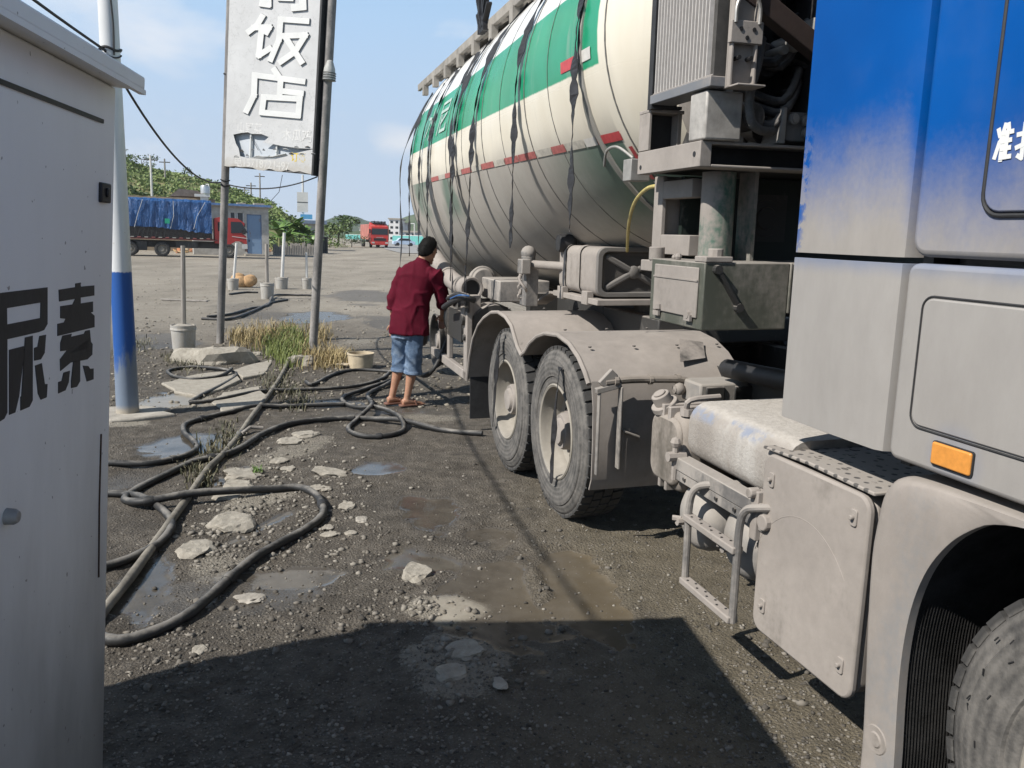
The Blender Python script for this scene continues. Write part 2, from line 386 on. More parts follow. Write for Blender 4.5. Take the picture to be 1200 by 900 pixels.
def Pdoor(u, v, l): return Vector((-.0065 - l, -u, v))
c0_, c1_ = LP(1165, 189, 0, -.006), LP(1189, 144, 0, -.006); st = strokes(ZHUN, .0105, -c0_.y, c0_.z, c0_.y - c1_.y, c1_.z - c0_.z, Pdoor, .0008); st.build('printed_character', M['white'], ud, smooth=0)
c0_ = LP(1190, 188, 0, -.006); st = strokes(TUO, .0105, -c0_.y, c0_.z, .075, c1_.z - c0_.z - .005, Pdoor, .0008); st.build('printed_character', M['white'], ud, smooth=0)
# --- step box beside the front wheel
b = MB(); b.rrect(-2.336, -1.825, .345, .975, .05, 'x', .03, .60); tb = b.build('tool_box', M['dust'], TK, .012)
b = MB(); b.rrect(-2.342, -1.82, .335, .985, .05, 'x', .0, .027); tp = b.build('front_plate', M['dust'], tb, .008)
for yy, zz in ((-1.875, .90), (-2.285, .91), (-1.88, .44), (-2.29, .44)):
    q = MB().rrect(yy - .014, yy + .014, zz - .028, zz + .024, .008, 'x', -.006, .004)
    q.cyl((-.018, yy, zz), (0, yy, zz), .008, 8); q.build('catch', M['dust'], tp, .002)
for z0 in (.58,):                                         # pressed arc on the plate
    arc = [Vector((.001, -2.06 + .30 * math.cos(R(a)), .40 + .42 * math.sin(R(a)))) for a in range(32, 140, 6)]
    MB().tube(arc, .0022, 6).build('pressed_rib', M['dust'], tp)
b = MB(); b.prism([(-1.80, .990), (-1.80, 1.0), (-2.05, 1.012), (-2.35, 1.005), (-2.35, .993), (-2.05, .999)], 'x', .004, .62); b.build('tread_deck', M['tread'], tb, .004)
bo = MB()
for i in range(4):
    for j in range(7): bo.ball((.07 + i * .13 + (j % 2) * .06, -1.88 - j * .065, 1.011 - abs(-1.88 - j * .065 + 2.05) * .03), .011, 6, (1, 1.5, .4))
tag(bo.build('deck_stud', M['dust_dark'], tb), kind='stuff')
# --- front wheel arch
fc, fr = (-3.2, .50), .66
MO = [(-2.402, .06), (-2.40, .25), (-2.385, .45), (-2.37, .62), (-2.36, .79), (-2.36, .93), (-2.37, 1.02), (-2.415, 1.07), (-2.52, 1.088), (-2.75, 1.095), (-3.2, 1.10)]
MI = [(-2.540, .08), (-2.535, .27), (-2.522, .45), (-2.518, .60), (-2.53, .735), (-2.56, .845), (-2.605, .93), (-2.665, 1.0), (-2.75, 1.055), (-2.90, 1.082), (-3.2, 1.086)]
def dense(P, k=4): return [Vector(p[:2]).to_2d() for p in smooth_path([(a, c, 0) for a, c in P], k)]
MOd, MId = dense(MO), dense(MI); mir = lambda P: P + [Vector((-6.4 - p.x, p.y)) for p in P[-2::-1]]
MOd, MId = mir(MOd), mir(MId); rows = []
for o_, i_ in zip(MOd, MId):
    d_ = (o_ - i_); L_ = max(d_.length, 1e-4); d_ = d_ / L_; r_ = min(.022 + .03 * max(0, min(1, (o_.y - .85) / .2)), L_ * .6)
    rows.append([(.03, i_.x, i_.y), (.002, i_.x, i_.y), (0, i_.x + d_.x * .004, i_.y + d_.y * .004)] + [(r_ * (1 - math.cos(R(q))), o_.x - d_.x * r_ * (1 - math.sin(R(q))), o_.y - d_.y * r_ * (1 - math.sin(R(q)))) for q in (0, 22, 45, 68, 90)] + [(.5, o_.x, o_.y)])
b = MB(); n_ = len(rows[0]); b.add([v for r in rows for v in r], [(i * n_ + j, i * n_ + j + 1, (i + 1) * n_ + j + 1, (i + 1) * n_ + j) for i in range(len(rows) - 1) for j in range(n_ - 1)])
fd = b.build('front_mudguard', dusty('mudguard_paint', (.215, .22, .225), .6, .2, .55, .4), TK, smooth=50)
rib = MB(); LX = [.022 + k_ * .0055 for k_ in range(92)]; ang = MId         # splash liner with fine ribs running round the arch
for i_, p in enumerate(MId):
    for k_, x_ in enumerate(LX):
        w_ = .003 + (.0045 if k_ % 2 else 0); e_ = (MOd[i_] - p).normalized() * w_; rib.v.append((x_, p.x + e_.x, p.y + e_.y))
rib.f += [(i_ * 92 + k_, i_ * 92 + k_ + 1, (i_ + 1) * 92 + k_ + 1, (i_ + 1) * 92 + k_) for i_ in range(len(ang) - 1) for k_ in range(91)]
rib.build('splash_liner', simple('muddy_black_liner', (.016, .0155, .015), .9, .6, 10, bump=.8, spec=.2), fd, smooth=0)
q = MB(); q.lathe([(.001, -.006), (.02, -.006), (.024, -.002), (.040, -.003), (.043, 0)], (0, -2.462, .30), 'x', 18); q.build('fixing_cap', M['dust'], fd)

# --- wheels
tyre_prof = [(.27, .05), (.283, .022), (.31, .012), (.335, .012), (.34, .004), (.37, 0), (.42, .0), (.445, .003), (.45, .010), (.475, .016), (.503, .032), (.514, .05), (.514, .25), (.503, .268), (.47, .287), (.37, .30), (.285, .28), (.27, .25)]
def tyre_mesh(blocks=True):
    t = MB(); t.lathe(tyre_prof, n=64)
    if blocks:
        N = 46
        for k in range(N):
            for j, (x0, x1, off) in enumerate(((.028, .088, 0), (.094, .145, .5), (.151, .202, .15), (.208, .272, .6))):
                a0 = 2 * PI * (k + off) / N; a1 = a0 + 2 * PI * .80 / N; hi = .529
                lo = .500 if j in (0, 3) else .512
                vs = []
                for x, sh in ((x0, .10), (x1, -.10)):
                    for a in (a0 + sh / N * 3, a1 + sh / N * 3):
                        for r in (lo, hi - (.006 if (j == 0 and x == x0) or (j == 3 and x == x1) else 0)):
                            vs.append((x, math.cos(a) * r, math.sin(a) * r))
                t.add(vs, [(0, 1, 3, 2), (4, 6, 7, 5), (0, 4, 5, 1), (2, 3, 7, 6), (1, 5, 7, 3)])
    return t
rim_prof = [(.270, .06), (.292, .026), (.294, .014), (.286, .008), (.274, .014), (.266, .04), (.262, .085), (.250, .10), (.244, .135), (.215, .158), (.17, .165), (.155, .150), (.115, .148)]
hub_prof = [(.118, .150), (.112, .06), (.104, .045), (.085, .045), (.075, .025), (.0005, .018)]
steer_prof = [(.270, .06), (.292, .026), (.294, .014), (.286, .008), (.274, .014), (.262, .045), (.235, .05), (.19, .03), (.165, .01), (.12, .008)]
def wheel(c, rim, tyre_me=None, prof=rim_prof, hubp=hub_prof, nut_h=.148):
    w = MB().lathe(prof, n=48).build('wheel', M['rim'], TK, smooth=40); w.location = c
    ty = tyre_mesh().build('tyre', M['tyre'], w, smooth=30)
    h = MB().lathe(hubp, n=24)
    for k in range(10):
        a = 2 * PI * k / 10; yy, zz = math.cos(a) * .142, math.sin(a) * .142
        h.cyl((nut_h + .01, yy, zz), (nut_h - .03, yy, zz), .016, 6)
    h.build('hub', M['dust'], w)
    hh = MB()
    for k in range(8):
        a = 2 * PI * (k + .5) / 8; yy, zz = math.cos(a) * .205, math.sin(a) * .205
        hh.lathe([(.0005, 0), (.026, 0), (.026, .004)], (nut_h + .004 if prof is rim_prof else .034, yy, zz), 'x', 10)
    hh.build('hand_hole', M['dark'], w)
    return w
wB = wheel((0, .345, .522), 1); wA = copy_tree(wB, TK); wA.location = (0, 1.425, .50)
M['caked'] = simple('dust_caked_tyre', (.185, .172, .155), .9, .18, 6, bump=.4, bscale=90)
wF = wheel((.01, -3.175, .515), 1, prof=steer_prof, hubp=[(.12, .01), (.115, -.03), (.09, -.05), (.0005, -.055)], nut_h=.01)
wF.children[0].data.materials[0] = M['caked']
mk = MB(); rn = random.Random(14)
for q in range(60):                                      # wear marks and moulded dashes on the caked sidewall
    a = rn.random() * 6.28; r_ = rn.uniform(.34, .49); dy, dz = math.cos(a), math.sin(a); p = Vector((.0, dy * r_, dz * r_)); t_ = Vector((0, -dz, dy)) * .008 + Vector((0, dy, dz)) * rn.uniform(-.004, .004)
    h_ = .0012 if r_ < .445 else -.004
    mk.bar(p - t_ - Vector((h_, 0, 0)), p + t_ - Vector((h_, 0, 0)), .003, .003)
tag(mk.build('sidewall_mark', M['dark'], wF), kind='stuff')
for yy, zz in ((.345, .522), (1.425, .50)):
    iw = wB.children[0]
    for nm in ('inner',):
        w2 = wB.copy(); COL.objects.link(w2); w2.parent = TK; w2.location = (.34, yy, zz)
        t2 = iw.copy(); COL.objects.link(t2); t2.parent = w2
    w3 = copy_tree(wB, TK); w3.location = (2.4, yy, zz); w3.rotation_euler = (0, 0, PI)
w3 = copy_tree(wF, TK); w3.location = (2.4, -3.175, .515); w3.rotation_euler = (0, 0, PI)
b = MB()
for yy in (.345, 1.425):
    b.cyl((.3, yy, .52), (2.1, yy, .52), .10); b.ball((1.2, yy, .54), .24, 14)
b.cyl((.3, -3.19, .5), (2.1, -3.19, .5), .07); b.build('axle', M['dust_dark'], TK)
# --- rear mudguards over the tandem
pr = [(2.55, .46), (2.47, .66), (2.35, .84), (2.18, .97), (2.0, 1.05), (1.78, 1.115), (1.585, 1.135), (1.4, 1.12), (1.25, 1.075), (1.1, .95), (1.0, .905), (.91, .945), (.82, 1.01), (.67, 1.075), (.52, 1.112), (.29, 1.13), (.10, 1.105), (-.05, 1.05), (-.15, .985), (-.21, .93)]
b = MB(); b.sheet(pr, .0, .93, .012); mg = b.build('rear_mudguard', M['dust'], TK)
lip = [Vector((-.004, p[0], p[1] - .01)) for p in pr]; MB().tube(lip, .014, 8).build('rolled_edge', M['dust'], mg)
b = MB(); b.sheet([(-.215, .935), (-.25, .80), (-.262, .6), (-.262, .40), (-.235, .335)], .01, .66, .010); b.build('splash_panel', M['dust'], mg)
b = MB(); b.box(.02, .66, 2.53, 2.55, .10, .47); b.build('mud_flap', M['black'], TK)
b = MB(); b.bar((.02, -.30, .44), (.02, -.30, .90), .03, .012); b.bar((.0, -.30, .90), (.14, -.30, .93), .035, .03); b.bar((.14, -.305, .47), (.14, -.305, .92), .045, .012)
b.bar((.16, -.29, .68), (.26, -.29, .64), .06, .012); b.bar((.03, -.30, .93), (.10, -.30, 1.0), .03, .05); b.build('mudguard_bracket', M['dust_d'], TK, .004)
bolts = MB()
for xx in (.08, .35, .62, .88):
    for yy, zz in ((2.0, 1.064), (1.585, 1.15), (.4, 1.138), (.0, 1.09)): bolts.ball((xx, yy, zz), .012, 6, (1, 1, .5))
tag(bolts.build('mudguard_bolt', M['dust_dark'], mg), kind='stuff')
# torn grey scrap on the mudguard's front corner
b = MB(); b.add([(.56, -.16, 1.02), (.74, -.12, 1.03), (.80, .02, 1.10), (.66, .05, 1.12)], [(0, 1, 2, 3)]); b.add([(.56, -.16, 1.018), (.74, -.12, 1.028), (.80, .02, 1.098), (.66, .05, 1.118)], [(3, 2, 1, 0)])
b.build('rubber_scrap', M['dust_dark'], mg)
# --- frame rails, cross members, dark driveline
b = MB()
for xx in (.80, 1.62): b.box(xx, xx + .08, -4.4, 2.9, .72, .99)
for yy in (-2.2, -1.2, -.4, .85, 2.0, 2.8): b.box(.88, 1.62, yy - .05, yy + .05, .76, .95)
b.build('frame_rail', M['dust_dark'], TK, .006)
b = MB(); b.box(.75, 1.75, .5, 1.4, 1.02, 1.18); b.cyl((1.25, .95, 1.15), (1.25, .95, 1.24), .42, 28); b.build('fifth_wheel_plate', M['dust_dark'], TK, .01)
b = MB(); b.cyl((1.25, -2.6, .75), (1.25, .3, .6), .07); b.box(.9, 1.6, -3.9, -2.3, .55, 1.1); b.cyl((.7, -1.9, 1.1), (.7, -.4, 1.02), .05); b.build('driveline', M['dark'], TK, .02)
# --- conduit and junction box
b = MB(); b.tube(smooth_path([(.05, -.30, .945), (.2, -.30, .955), (.45, -.31, .95), (.52, -.31, .94)], 4), .021, 10)
for xx in (.10, .3, .46): b.cyl((xx, -.303, .952), (xx + .02, -.303, .952), .027, 10)
b.build('conduit_pipe', M['dust_b'], TK)
b = MB(); b.box(.5, .79, -.50, -.30, .84, .955); jb = b.build('junction_box', M['dust_c'], TK, .012)
for xx in (.53, .70): MB().box(xx, xx + .11, -.512, -.498, .85, .94).build('box_cover', M['dust_dark'], jb, .006)
b = MB(); b.ball((.47, -.33, .90), .035, 10); b.cyl((.44, -.33, .90), (.5, -.33, .90), .022, 10); MB().tube(smooth_path([(.8, -.4, .9), (.95, -.42, .92), (1.1, -.3, .9)], 5), .016, 8).build('cable', M['dust'], jb); b.build('cable_gland', M['dust'], jb)
# --- narrow reservoir with round filler cap
b = MB(); b.rrect(-1.215, -.905, .615, .965, .075, 'x', .03, .40); rs = b.build('narrow_reservoir', M['dust_b'], TK, .03, seg=3)
b = MB(); b.rrect(-1.19, -.93, .64, .94, .07, 'x', .01, .05); b.build('reservoir_rib', M['dust_b'], rs, .015)
b = MB()
for yy in (-1.09, -1.03): b.box(.012, .41, yy - .012, yy + .012, .61, .985)
b.build('reservoir_strap', M['dust'], rs, .004)
b = MB(); ax = Vector((-.5, .0, .86)).normalized(); c0 = Vector((.055, -.985, .955))
b.cyl(c0, c0 + ax * .03, .062, 20); b.cyl(c0 + ax * .03, c0 + ax * .075, .042, 18); b.cyl(c0 + ax * .075, c0 + ax * .085, .028, 14); b.build('filler_cap', M['dust'], rs, .004)
b = MB(); b.tube(smooth_path([(.06, -1.16, .98), (.06, -1.18, 1.03), (.2, -1.18, 1.04)], 4), .013, 8); b.cyl((.06, -1.16, .96), (.06, -1.16, .99), .03, 10); b.build('hose_stub', M['dust'], rs)
# --- big strapped tank under a crust of dust
t = NT('crusted_tank_dust'); n1 = t.noise(4, 6, .65, stretch=(1, 1, .25)); g = t.n('ShaderNodeNewGeometry'); nz = t.sep(g.outputs['Normal'])[2]
edge = t.math('MULTIPLY', t.mrange(nz, .15, .5), t.mrange(nz, .95, .7)); sp = t.math('MULTIPLY', edge, t.mrange(t.noise(7, 6, .7), .48, .62))
cc = t.ramp(n1, (.35, (.25, .226, .20)), (.52, (.30, .275, .247)), (.68, (.42, .40, .37)))
top = t.ramp(t.noise(40, 6, .75), (.3, (.32, .295, .262)), (.7, (.46, .43, .39)))
cc = t.mix(t.mrange(nz, .6, .9), cc, top); cc = t.mix(t.math('MULTIPLY', sp, .8), cc, (.20, .235, .31))
t.bump(t.noise(55, 5, .7), .7, .008); M['crust'] = t.set(Base_Color=cc, Roughness=.95)
b = MB(); n = 9
def tank_sec(y, k):
    return [(x, y, z) for x, z in rr(.03 + k, .70 - k, .79 + k, 1.035 - k, .085, 5)]
ss = [tank_sec(-1.262, .03), tank_sec(-1.25, .008), tank_sec(-1.235, 0), tank_sec(-1.90, 0)]
nn = len(ss[0]); b.add([v for s_ in ss for v in s_], [(i * nn + j, i * nn + (j + 1) % nn, (i + 1) * nn + (j + 1) % nn, (i + 1) * nn + j) for i in range(3) for j in range(nn)] + [tuple(range(nn)), tuple(range(3 * nn, 4 * nn))[::-1]])
bt = b.build('crusted_fuel_tank', M['crust'], TK, smooth=50)
b = MB(); b.box(-.015, .05, -1.86, -1.19, .745, .80); b.box(-.01, .0, -1.86, -1.19, .70, .745); b.build('tank_rail', M['dust_d'], bt, .004)
b = MB(); b.cyl((-.015, -1.215, .70), (-.015, -1.215, .87), .013, 8); b.ball((-.015, -1.215, .86), .024, 8); b.cyl((-.05, -1.215, .80), (.03, -1.215, .80), .022, 8); b.build('tank_clamp', M['dust'], bt)
b = MB(); b.box(-.02, .02, -1.83, -1.79, .66, .84); b.cyl((-.02, -1.86, .74), (.09, -1.86, .74), .03, 10); b.cyl((-.04, -1.80, .83), (.0, -1.80, .83), .02, 8); b.build('tank_bracket', M['dust'], bt, .004)
bolts = MB()
for yy in (-1.3, -1.42, -1.55, -1.68): bolts.cyl((-.018, yy, .725), (-.008, yy, .725), .009, 6)
bolts.build('rail_bolt', M['dust_dark'], bt)
# --- air reservoirs lying crosswise, domed ends out
for yy, zz, k in ((-1.325, .565, 0), (-1.672, .585, 1)):
    b = MB(); b.lathe([(.0005, -.03), (.05, -.027), (.10, -.012), (.13, .012), (.142, .05), (.142, .6)], (.03, yy, zz), 'x', 28); ar = b.build('air_reservoir', M['dust_c'], TK, smooth=60)
    b = MB(); b.cyl((-.05, yy - .0, zz - .01), (.01, yy, zz - .01), .018, 8); b.cyl((-.06, yy + .02, zz), (-.03, yy, zz), .012, 6); b.build('drain_valve', M['dust'], ar)
    b = MB(); b.lathe([(.146, .1), (.148, .1), (.148, .14), (.146, .14)], (.03, yy, zz), 'x', 28); b.build('clamp_band', M['dust_dark'], ar)
# --- hanging step frame: two bent tubes and two treads
sf = MB().tube(smooth_path([(-.05, -1.42, .34), (-.05, -1.42, .50), (-.05, -1.42, .66), (-.04, -1.445, .735), (.0, -1.50, .765), (.12, -1.54, .77)], 5), .0145, 10).build('hanging_step', M['dust_d'], TK)
MB().tube(smooth_path([(-.05, -1.775, .33), (-.05, -1.775, .55), (-.05, -1.778, .70), (-.045, -1.80, .765), (-.02, -1.85, .79), (.08, -1.90, .795)], 5), .0145, 10).build('step_tube', M['dust_d'], sf)
sm_ = dusty('punched_step_metal', (.28, .26, .24), .5, .25, .5, .4)
for zz in (.612, .345):
    q = MB().box(-.075, -.03, -1.782, -1.415, zz - .018, zz + .010)
    tr_ = q.build('step_tread', sm_, sf, .005)
    h = MB()
    for k in range(8): h.lathe([(.0005, .0015), (.005, .0015), (.005, 0)], (-.052 + (.008 if k % 2 else -.008), -1.46 - k * .037, zz + .0105), 'z', 8)
    tag(h.build('drain_hole', M['dark'], tr_), kind='stuff')
# ------------------------------------------------------------------ bulk tank trailer, in the same frame as the truck
trailer = thing('tank_trailer', 'long bulk cement tank trailer striped white green and cream behind the blue cab', 'tank trailer')
trailer.matrix_world = TM; TT = trailer
_by = [-1, 0, 1.2, 2.2, 3.5, 5.5, 8]; _bb = [1.04, 1.07, 1.15, 1.25, 1.36, 1.44, 1.44]; ZT = 3.79; XC, XA = 1.245, 1.235
def tb_(y): return float(np.interp(y, _by, _bb))
def tank_scale(y):
    if y < -.22: return math.sqrt(max(0, 1 - ((-.22 - y) / .60) ** 2))
    if y > 5.45: return math.sqrt(max(0, 1 - ((y - 5.45) / 1.75) ** 2))
    return 1.0
def tank_x(y, z, off=0.0):                               # left side surface of the shell
    f = tank_scale(y); b_ = tb_(y) * f; zc = ZT - tb_(y); q = max(-1, min(1, (z - zc) / max(b_, 1e-3)))
    return XC - (XA * f) * math.sqrt(1 - q * q) - off
ys = [-.22 - .60 * math.sin(R(a)) for a in (90, 88, 84, 78, 70, 60, 50, 40, 30, 20, 10)] + list(np.linspace(-.22, 5.45, 24)) + [5.45 + 1.75 * math.sin(R(a)) for a in (10, 20, 30, 40, 50, 60, 70, 80, 87, 90)]
tk = MB(); N = 72; vs = []
for y in ys:
    f = max(tank_scale(y), .002); b_ = tb_(y); zc = ZT - b_
    for j in range(N):
        a = 2 * PI * j / N; vs.append((XC + math.cos(a) * XA * f, y, zc + math.sin(a) * b_ * f))
tk.add(vs, [(i * N + j, (i + 1) * N + j, (i + 1) * N + (j + 1) % N, i * N + (j + 1) % N) for i in range(len(ys) - 1) for j in range(N)])
def tank_paint():
    t = NT('striped_tank_paint'); s = t.sep(t.coord()); n1 = t.noise(1.8, 6, .6, stretch=(1, 1, .5)); n2 = t.noise(30, 5, .65)
    z = t.math('ADD', s[2], t.math('MULTIPLY', t.math('SUBTRACT', n2, .5), .012))
    edge = lambda a: t.mrange(z, a - .006, a + .006)
    white = t.ramp(n1, (.3, (.66, .655, .63)), (.7, (.76, .755, .73)))
    green = t.ramp(n1, (.3, (.012, .22, .105)), (.7, (.02, .31, .16)))
    cream = t.ramp(t.noise(2.4, 6, .6, stretch=(1, 1, .3)), (.3, (.63, .575, .465)), (.7, (.73, .68, .575)))
    dgreen = (.022, .10, .066)
    dust = t.ramp(t.math('ADD', t.math('MULTIPLY', t.noise(3, 7, .65), .5), t.math('MULTIPLY', t.noise(6, 6, .7, stretch=(1, 1, .12)), .5)), (.3, (.31, .285, .25)), (.7, (.40, .372, .33)))
    ym = t.mrange(s[1], -.1, 1.3); patch = t.mrange(t.noise(.9, 3, .5), .50, .62)
    far = t.math('MULTIPLY', t.math('MULTIPLY', t.mrange(s[1], 3.0, 3.5), t.mrange(z, 1.75, 1.95)), .8)
    k = t.math('MAXIMUM', t.math('MULTIPLY', ym, 1.0), t.mrange(z, 1.95, 1.65))
    k = t.math('SUBTRACT', k, t.math('MULTIPLY', far, patch), clamp=True)
    k = t.math('ADD', t.math('MULTIPLY', k, .78), t.math('MULTIPLY', n1, .45), clamp=True)
    low = t.mix(k, dgreen, dust)
    soft = t.mix(t.math('MULTIPLY', t.mrange(t.math('SUBTRACT', z, t.math('MULTIPLY', n1, .22)), 2.28, 2.08), .55), cream, dust); c = t.mix(edge(2.215), low, soft)
    c2 = t.mix(edge(3.03), green, white)
    c = t.mix(edge(2.565), c, c2)
    dome = t.mix(edge(2.12), low, cream)
    c = t.mix(t.mrange(s[1], -.10, -.12), c, dome)
    drips = t.mrange(t.noise(5, 5, .7, stretch=(1, 1, .06)), .56, .75)
    c = t.mix(t.math('MULTIPLY', drips, .28), c, (.42, .40, .36))
    rough = t.math('ADD', .26, t.math('MULTIPLY', t.mrange(z, 2.6, 1.9), .5))
    wav = t.noise(1.1, 2, .5); t.bump(t.math('ADD', t.math('MULTIPLY', wav, 1.0), t.math('MULTIPLY', n2, .01)), .10, .05)
    return t.set(Base_Color=c, Roughness=rough)
M['tank'] = tank_paint()
tank = tk.build('tank_shell', M['tank'], TT, smooth=60)
def band(y, w, th, mat, name='weld_seam'):
    m_ = MB(); n = 96; k = []
    for yy, o in ((y - w / 2, -.002), (y - w / 2, th), (y + w / 2, th), (y + w / 2, -.002)):
        b_ = tb_(yy); zc = ZT - b_; f = tank_scale(yy)
        for j in range(n):
            a = 2 * PI * j / n; k.append((XC + math.cos(a) * (XA * f + o), yy, zc + math.sin(a) * (b_ * f + o)))
    m_.add(k, [(i * n + j, i * n + (j + 1) % n, (i + 1) * n + (j + 1) % n, (i + 1) * n + j) for i in range(3) for j in range(n)])
    return m_.build(name, mat, tank, smooth=50)
M['seam'] = simple('grimy_seam', (.12, .115, .105), .7, .4, 20)
band(.12, .045, .010, dusty('clamp_ring_paint', (.30, .29, .26), .5, .4, .7), 'clamp_ring')
for y, w in ((-.21, .014), (.66, .006), (1.12, .014), (1.7, .005), (2.22, .014), (2.9, .007), (3.55, .014), (4.3, .008), (4.95, .014), (5.42, .02)): band(y, w, .0025, M['seam'])
def patch(y0, y1, z0, z1, mat, name, off=.004, slope=0.0):
    m_ = MB(); nu, nv = 8, 3; vs = []
    for i in range(nu + 1):
        y = y0 + (y1 - y0) * i / nu
        for j in range(nv + 1):
            z = z0 + (z1 - z0) * j / nv + slope * (y - y0); vs.append((tank_x(y, z, off), y, z))
    m_.add(vs, [(i * (nv + 1) + j, i * (nv + 1) + j + 1, (i + 1) * (nv + 1) + j + 1, (i + 1) * (nv + 1) + j) for i in range(nu) for j in range(nv)])
    return m_.build(name, mat, tank, smooth=60)
patch(.20, .42, 2.60, 2.66, M['redref'], 'reflective_tape'); patch(-.02, .195, 2.605, 2.665, M['whiteref'], 'reflective_tape')
M['redref_d'] = simple('dusty_red_tape', (.36, .11, .10), .55, .3, 25); M['whiteref_d'] = simple('dusty_white_tape', (.42, .39, .335), .6, .25, 25)
yy = -.13
for i, (L_, c) in enumerate([(.30, 'redref'), (.16, 'whiteref'), (.28, 'whiteref_d'), (.22, 'redref_d'), (.28, 'whiteref_d'), (.34, 'redref_d'), (.30, 'redref_d'), (.26, 'whiteref_d'), (.34, 'redref_d'), (.3, 'whiteref_d'), (.34, 'redref_d'), (.3, 'whiteref_d'), (.34, 'redref_d'), (.3, 'whiteref_d'), (.36, 'redref_d'), (.3, 'whiteref_d')]):
    patch(yy, yy + L_ - .012, 2.195, 2.238, M[c], 'reflective_tape'); yy += L_
for z0, z1, c in ((2.0, 2.16, 'redref'), (1.87, 1.99, 'whiteref')):      # tape down the rim of the dome
    patch(-.185, -.145, z0, z1, M[c], 'reflective_tape')
patch(-.40, -.20, 1.82, 1.865, M['redref_d'], 'reflective_tape')
# white lettering on the far part of the green band, mostly lost behind the straps
def Pt(u, v, l): return Vector((tank_x(u, v, .006 + l), u, v))
M['faded'] = simple('faded_pale_lettering', (.36, .46, .41), .5, .25, 20)
SHUI = [[(.5, 1), (.5, .0)], [(.1, .75), (.42, .7), (.05, .15)], [(.9, .8), (.58, .55)], [(.58, .6), (.95, .1)]]
NI = [[(.1, .95), (.9, .95), (.9, .68), (.1, .68)], [(.1, .95), (.1, .3), (.0, .0)], [(.3, .55), (.3, .05), (.9, .05), (.9, .2)], [(.85, .55), (.3, .3)]]
strokes(SHUI, .03, -4.72, 2.64, .42, .30, lambda u, v, l: Pt(-u, v, l), .0006).build('painted_character', M['faded'], tank, smooth=0)
strokes(NI, .03, -4.05, 2.64, .42, .30, lambda u, v, l: Pt(-u, v, l), .0006).build('painted_character', M['faded'], tank, smooth=0)
# walkway rail along the shoulder
b = MB(); rl = simple('walkway_steel', (.27, .25, .22), .75, .3, 5)
b.box(.32, .36, 1.0, 6.75, 3.47, 3.55); b.box(.40, .62, 1.0, 6.7, 3.60, 3.625); b.box(.62, .66, 1.0, 6.6, 3.62, 3.72); wk = b.build('walkway_edge', rl, TT, .004)
for k in range(9):
    y = 1.2 + k * .64; q = MB(); q.bar((.34, y, 3.46), (.64, y, 3.66), .05, .03); q.box(.31, .37, y - .05, y + .05, 3.36, 3.48)
    q.build('walkway_bracket', rl, wk)
# front deck beam (a channel open to the front), posts, radiator frame
b = MB(); b.box(0, .05, -1.245, -.68, 1.98, 2.078); b.box(.05, 2.4, -1.245, -1.12, 2.066, 2.078); b.box(.05, 2.4, -1.245, -1.12, 1.98, 1.99); b.box(.05, 2.4, -1.14, -1.12, 1.99, 2.066)
deck = b.build('deck_beam', M['dust'], TT, .003)
MB().box(.05, 2.4, -1.143, -1.141, 1.991, 2.065).build('channel_web', M['dark'], deck)
b = MB(); b.cyl((-.002, -1.20, 2.03), (.02, -1.20, 2.03), .011, 10); b.cyl((-.002, -.715, 2.01), (.02, -.715, 2.01), .010, 10); b.build('bolt_hole', M['dark'], deck)
b = MB(); b.box(.05, 2.4, -1.12, -.64, 1.99, 2.02); b.build('deck_plate', M['dust_dark'], TT)
b = MB(); b.box(.0, .16, -1.27, -1.14, 2.08, 2.262); b.build('square_post', simple('stained_galvanised_sheet', (.40, .375, .34), .5, .35, 9, .15), TT, .008)
b = MB(); b.box(.0, .014, -.78, -.68, 2.08, 2.24); b.box(.014, .16, -.70, -.68, 2.08, 2.24); b.box(.14, .16, -.78, -.70, 2.08, 2.24); b.box(0, .165, -.79, -.675, 2.24, 2.255); ps = b.build('open_post', M['dust'], TT, .003)
MB().box(.014, .14, -.72, -.702, 2.082, 2.238).build('post_hollow', M['dark'], ps)
b = MB(); b.box(.04, .12, -.80, -.72, 2.255, 2.32); b.box(.03, .14, -.81, -.70, 2.255, 2.268); b.bar((.03, -.78, 2.255), (.03, -.78, 2.30), .02, .02); b.build('rubber_mount', M['black'], ps)
# radiator seen from its finned side
rad = MB().box(.012, .09, -1.29, -.81, 2.31, 3.35).build('radiator', simple('dusty_radiator', (.055, .052, .048), .8, .3, 20), TT)
f = MB(); nf = 17
for i in range(nf):
    y = -.825 - i * (.455 / nf); f.prism([(-.006, y - .004), (-.006, y - .010), (.013, y - .012), (.013, y - .002)], 'z', 2.31, 3.34)
f.build('cooling_fins', simple('pale_cooling_fins', (.43, .405, .38), .75, .12, 30, 0, .1), rad, smooth=0)
b = MB(); b.box(-.012, .10, -1.31, -.80, 2.268, 2.306); b.box(-.006, .0, -1.31, -.80, 2.306, 2.312); b.build('radiator_foot_rail', dusty('foot_rail', (.16, .165, .175), .5, .5, .8), rad, .003)
b = MB(); b.box(-.01, .05, -.815, -.775, 2.25, 3.4); b.build('radiator_side_strip', M['black'], rad)
b = MB(); b.box(.05, .17, -1.40, -1.30, 2.262, 2.27)
b.box(.05, .16, -1.318, -1.308, 2.262, 3.3); b.box(.05, .06, -1.345, -1.318, 2.262, 3.3); b.box(.15, .16, -1.345, -1.318, 2.262, 3.3); b.box(.04, .175, -1.35, -1.325, 2.42, 2.50)
ch = b.build('mounting_channel', M['dust'], TT, .003)
MB().tube(smooth_path([(.055, -1.352, 2.49), (.06, -1.352, 2.56), (.105, -1.352, 2.61), (.15, -1.352, 2.56), (.155, -1.352, 2.49)], 4), .007, 6).build('lifting_loop', M['metal'], ch)
b = MB()
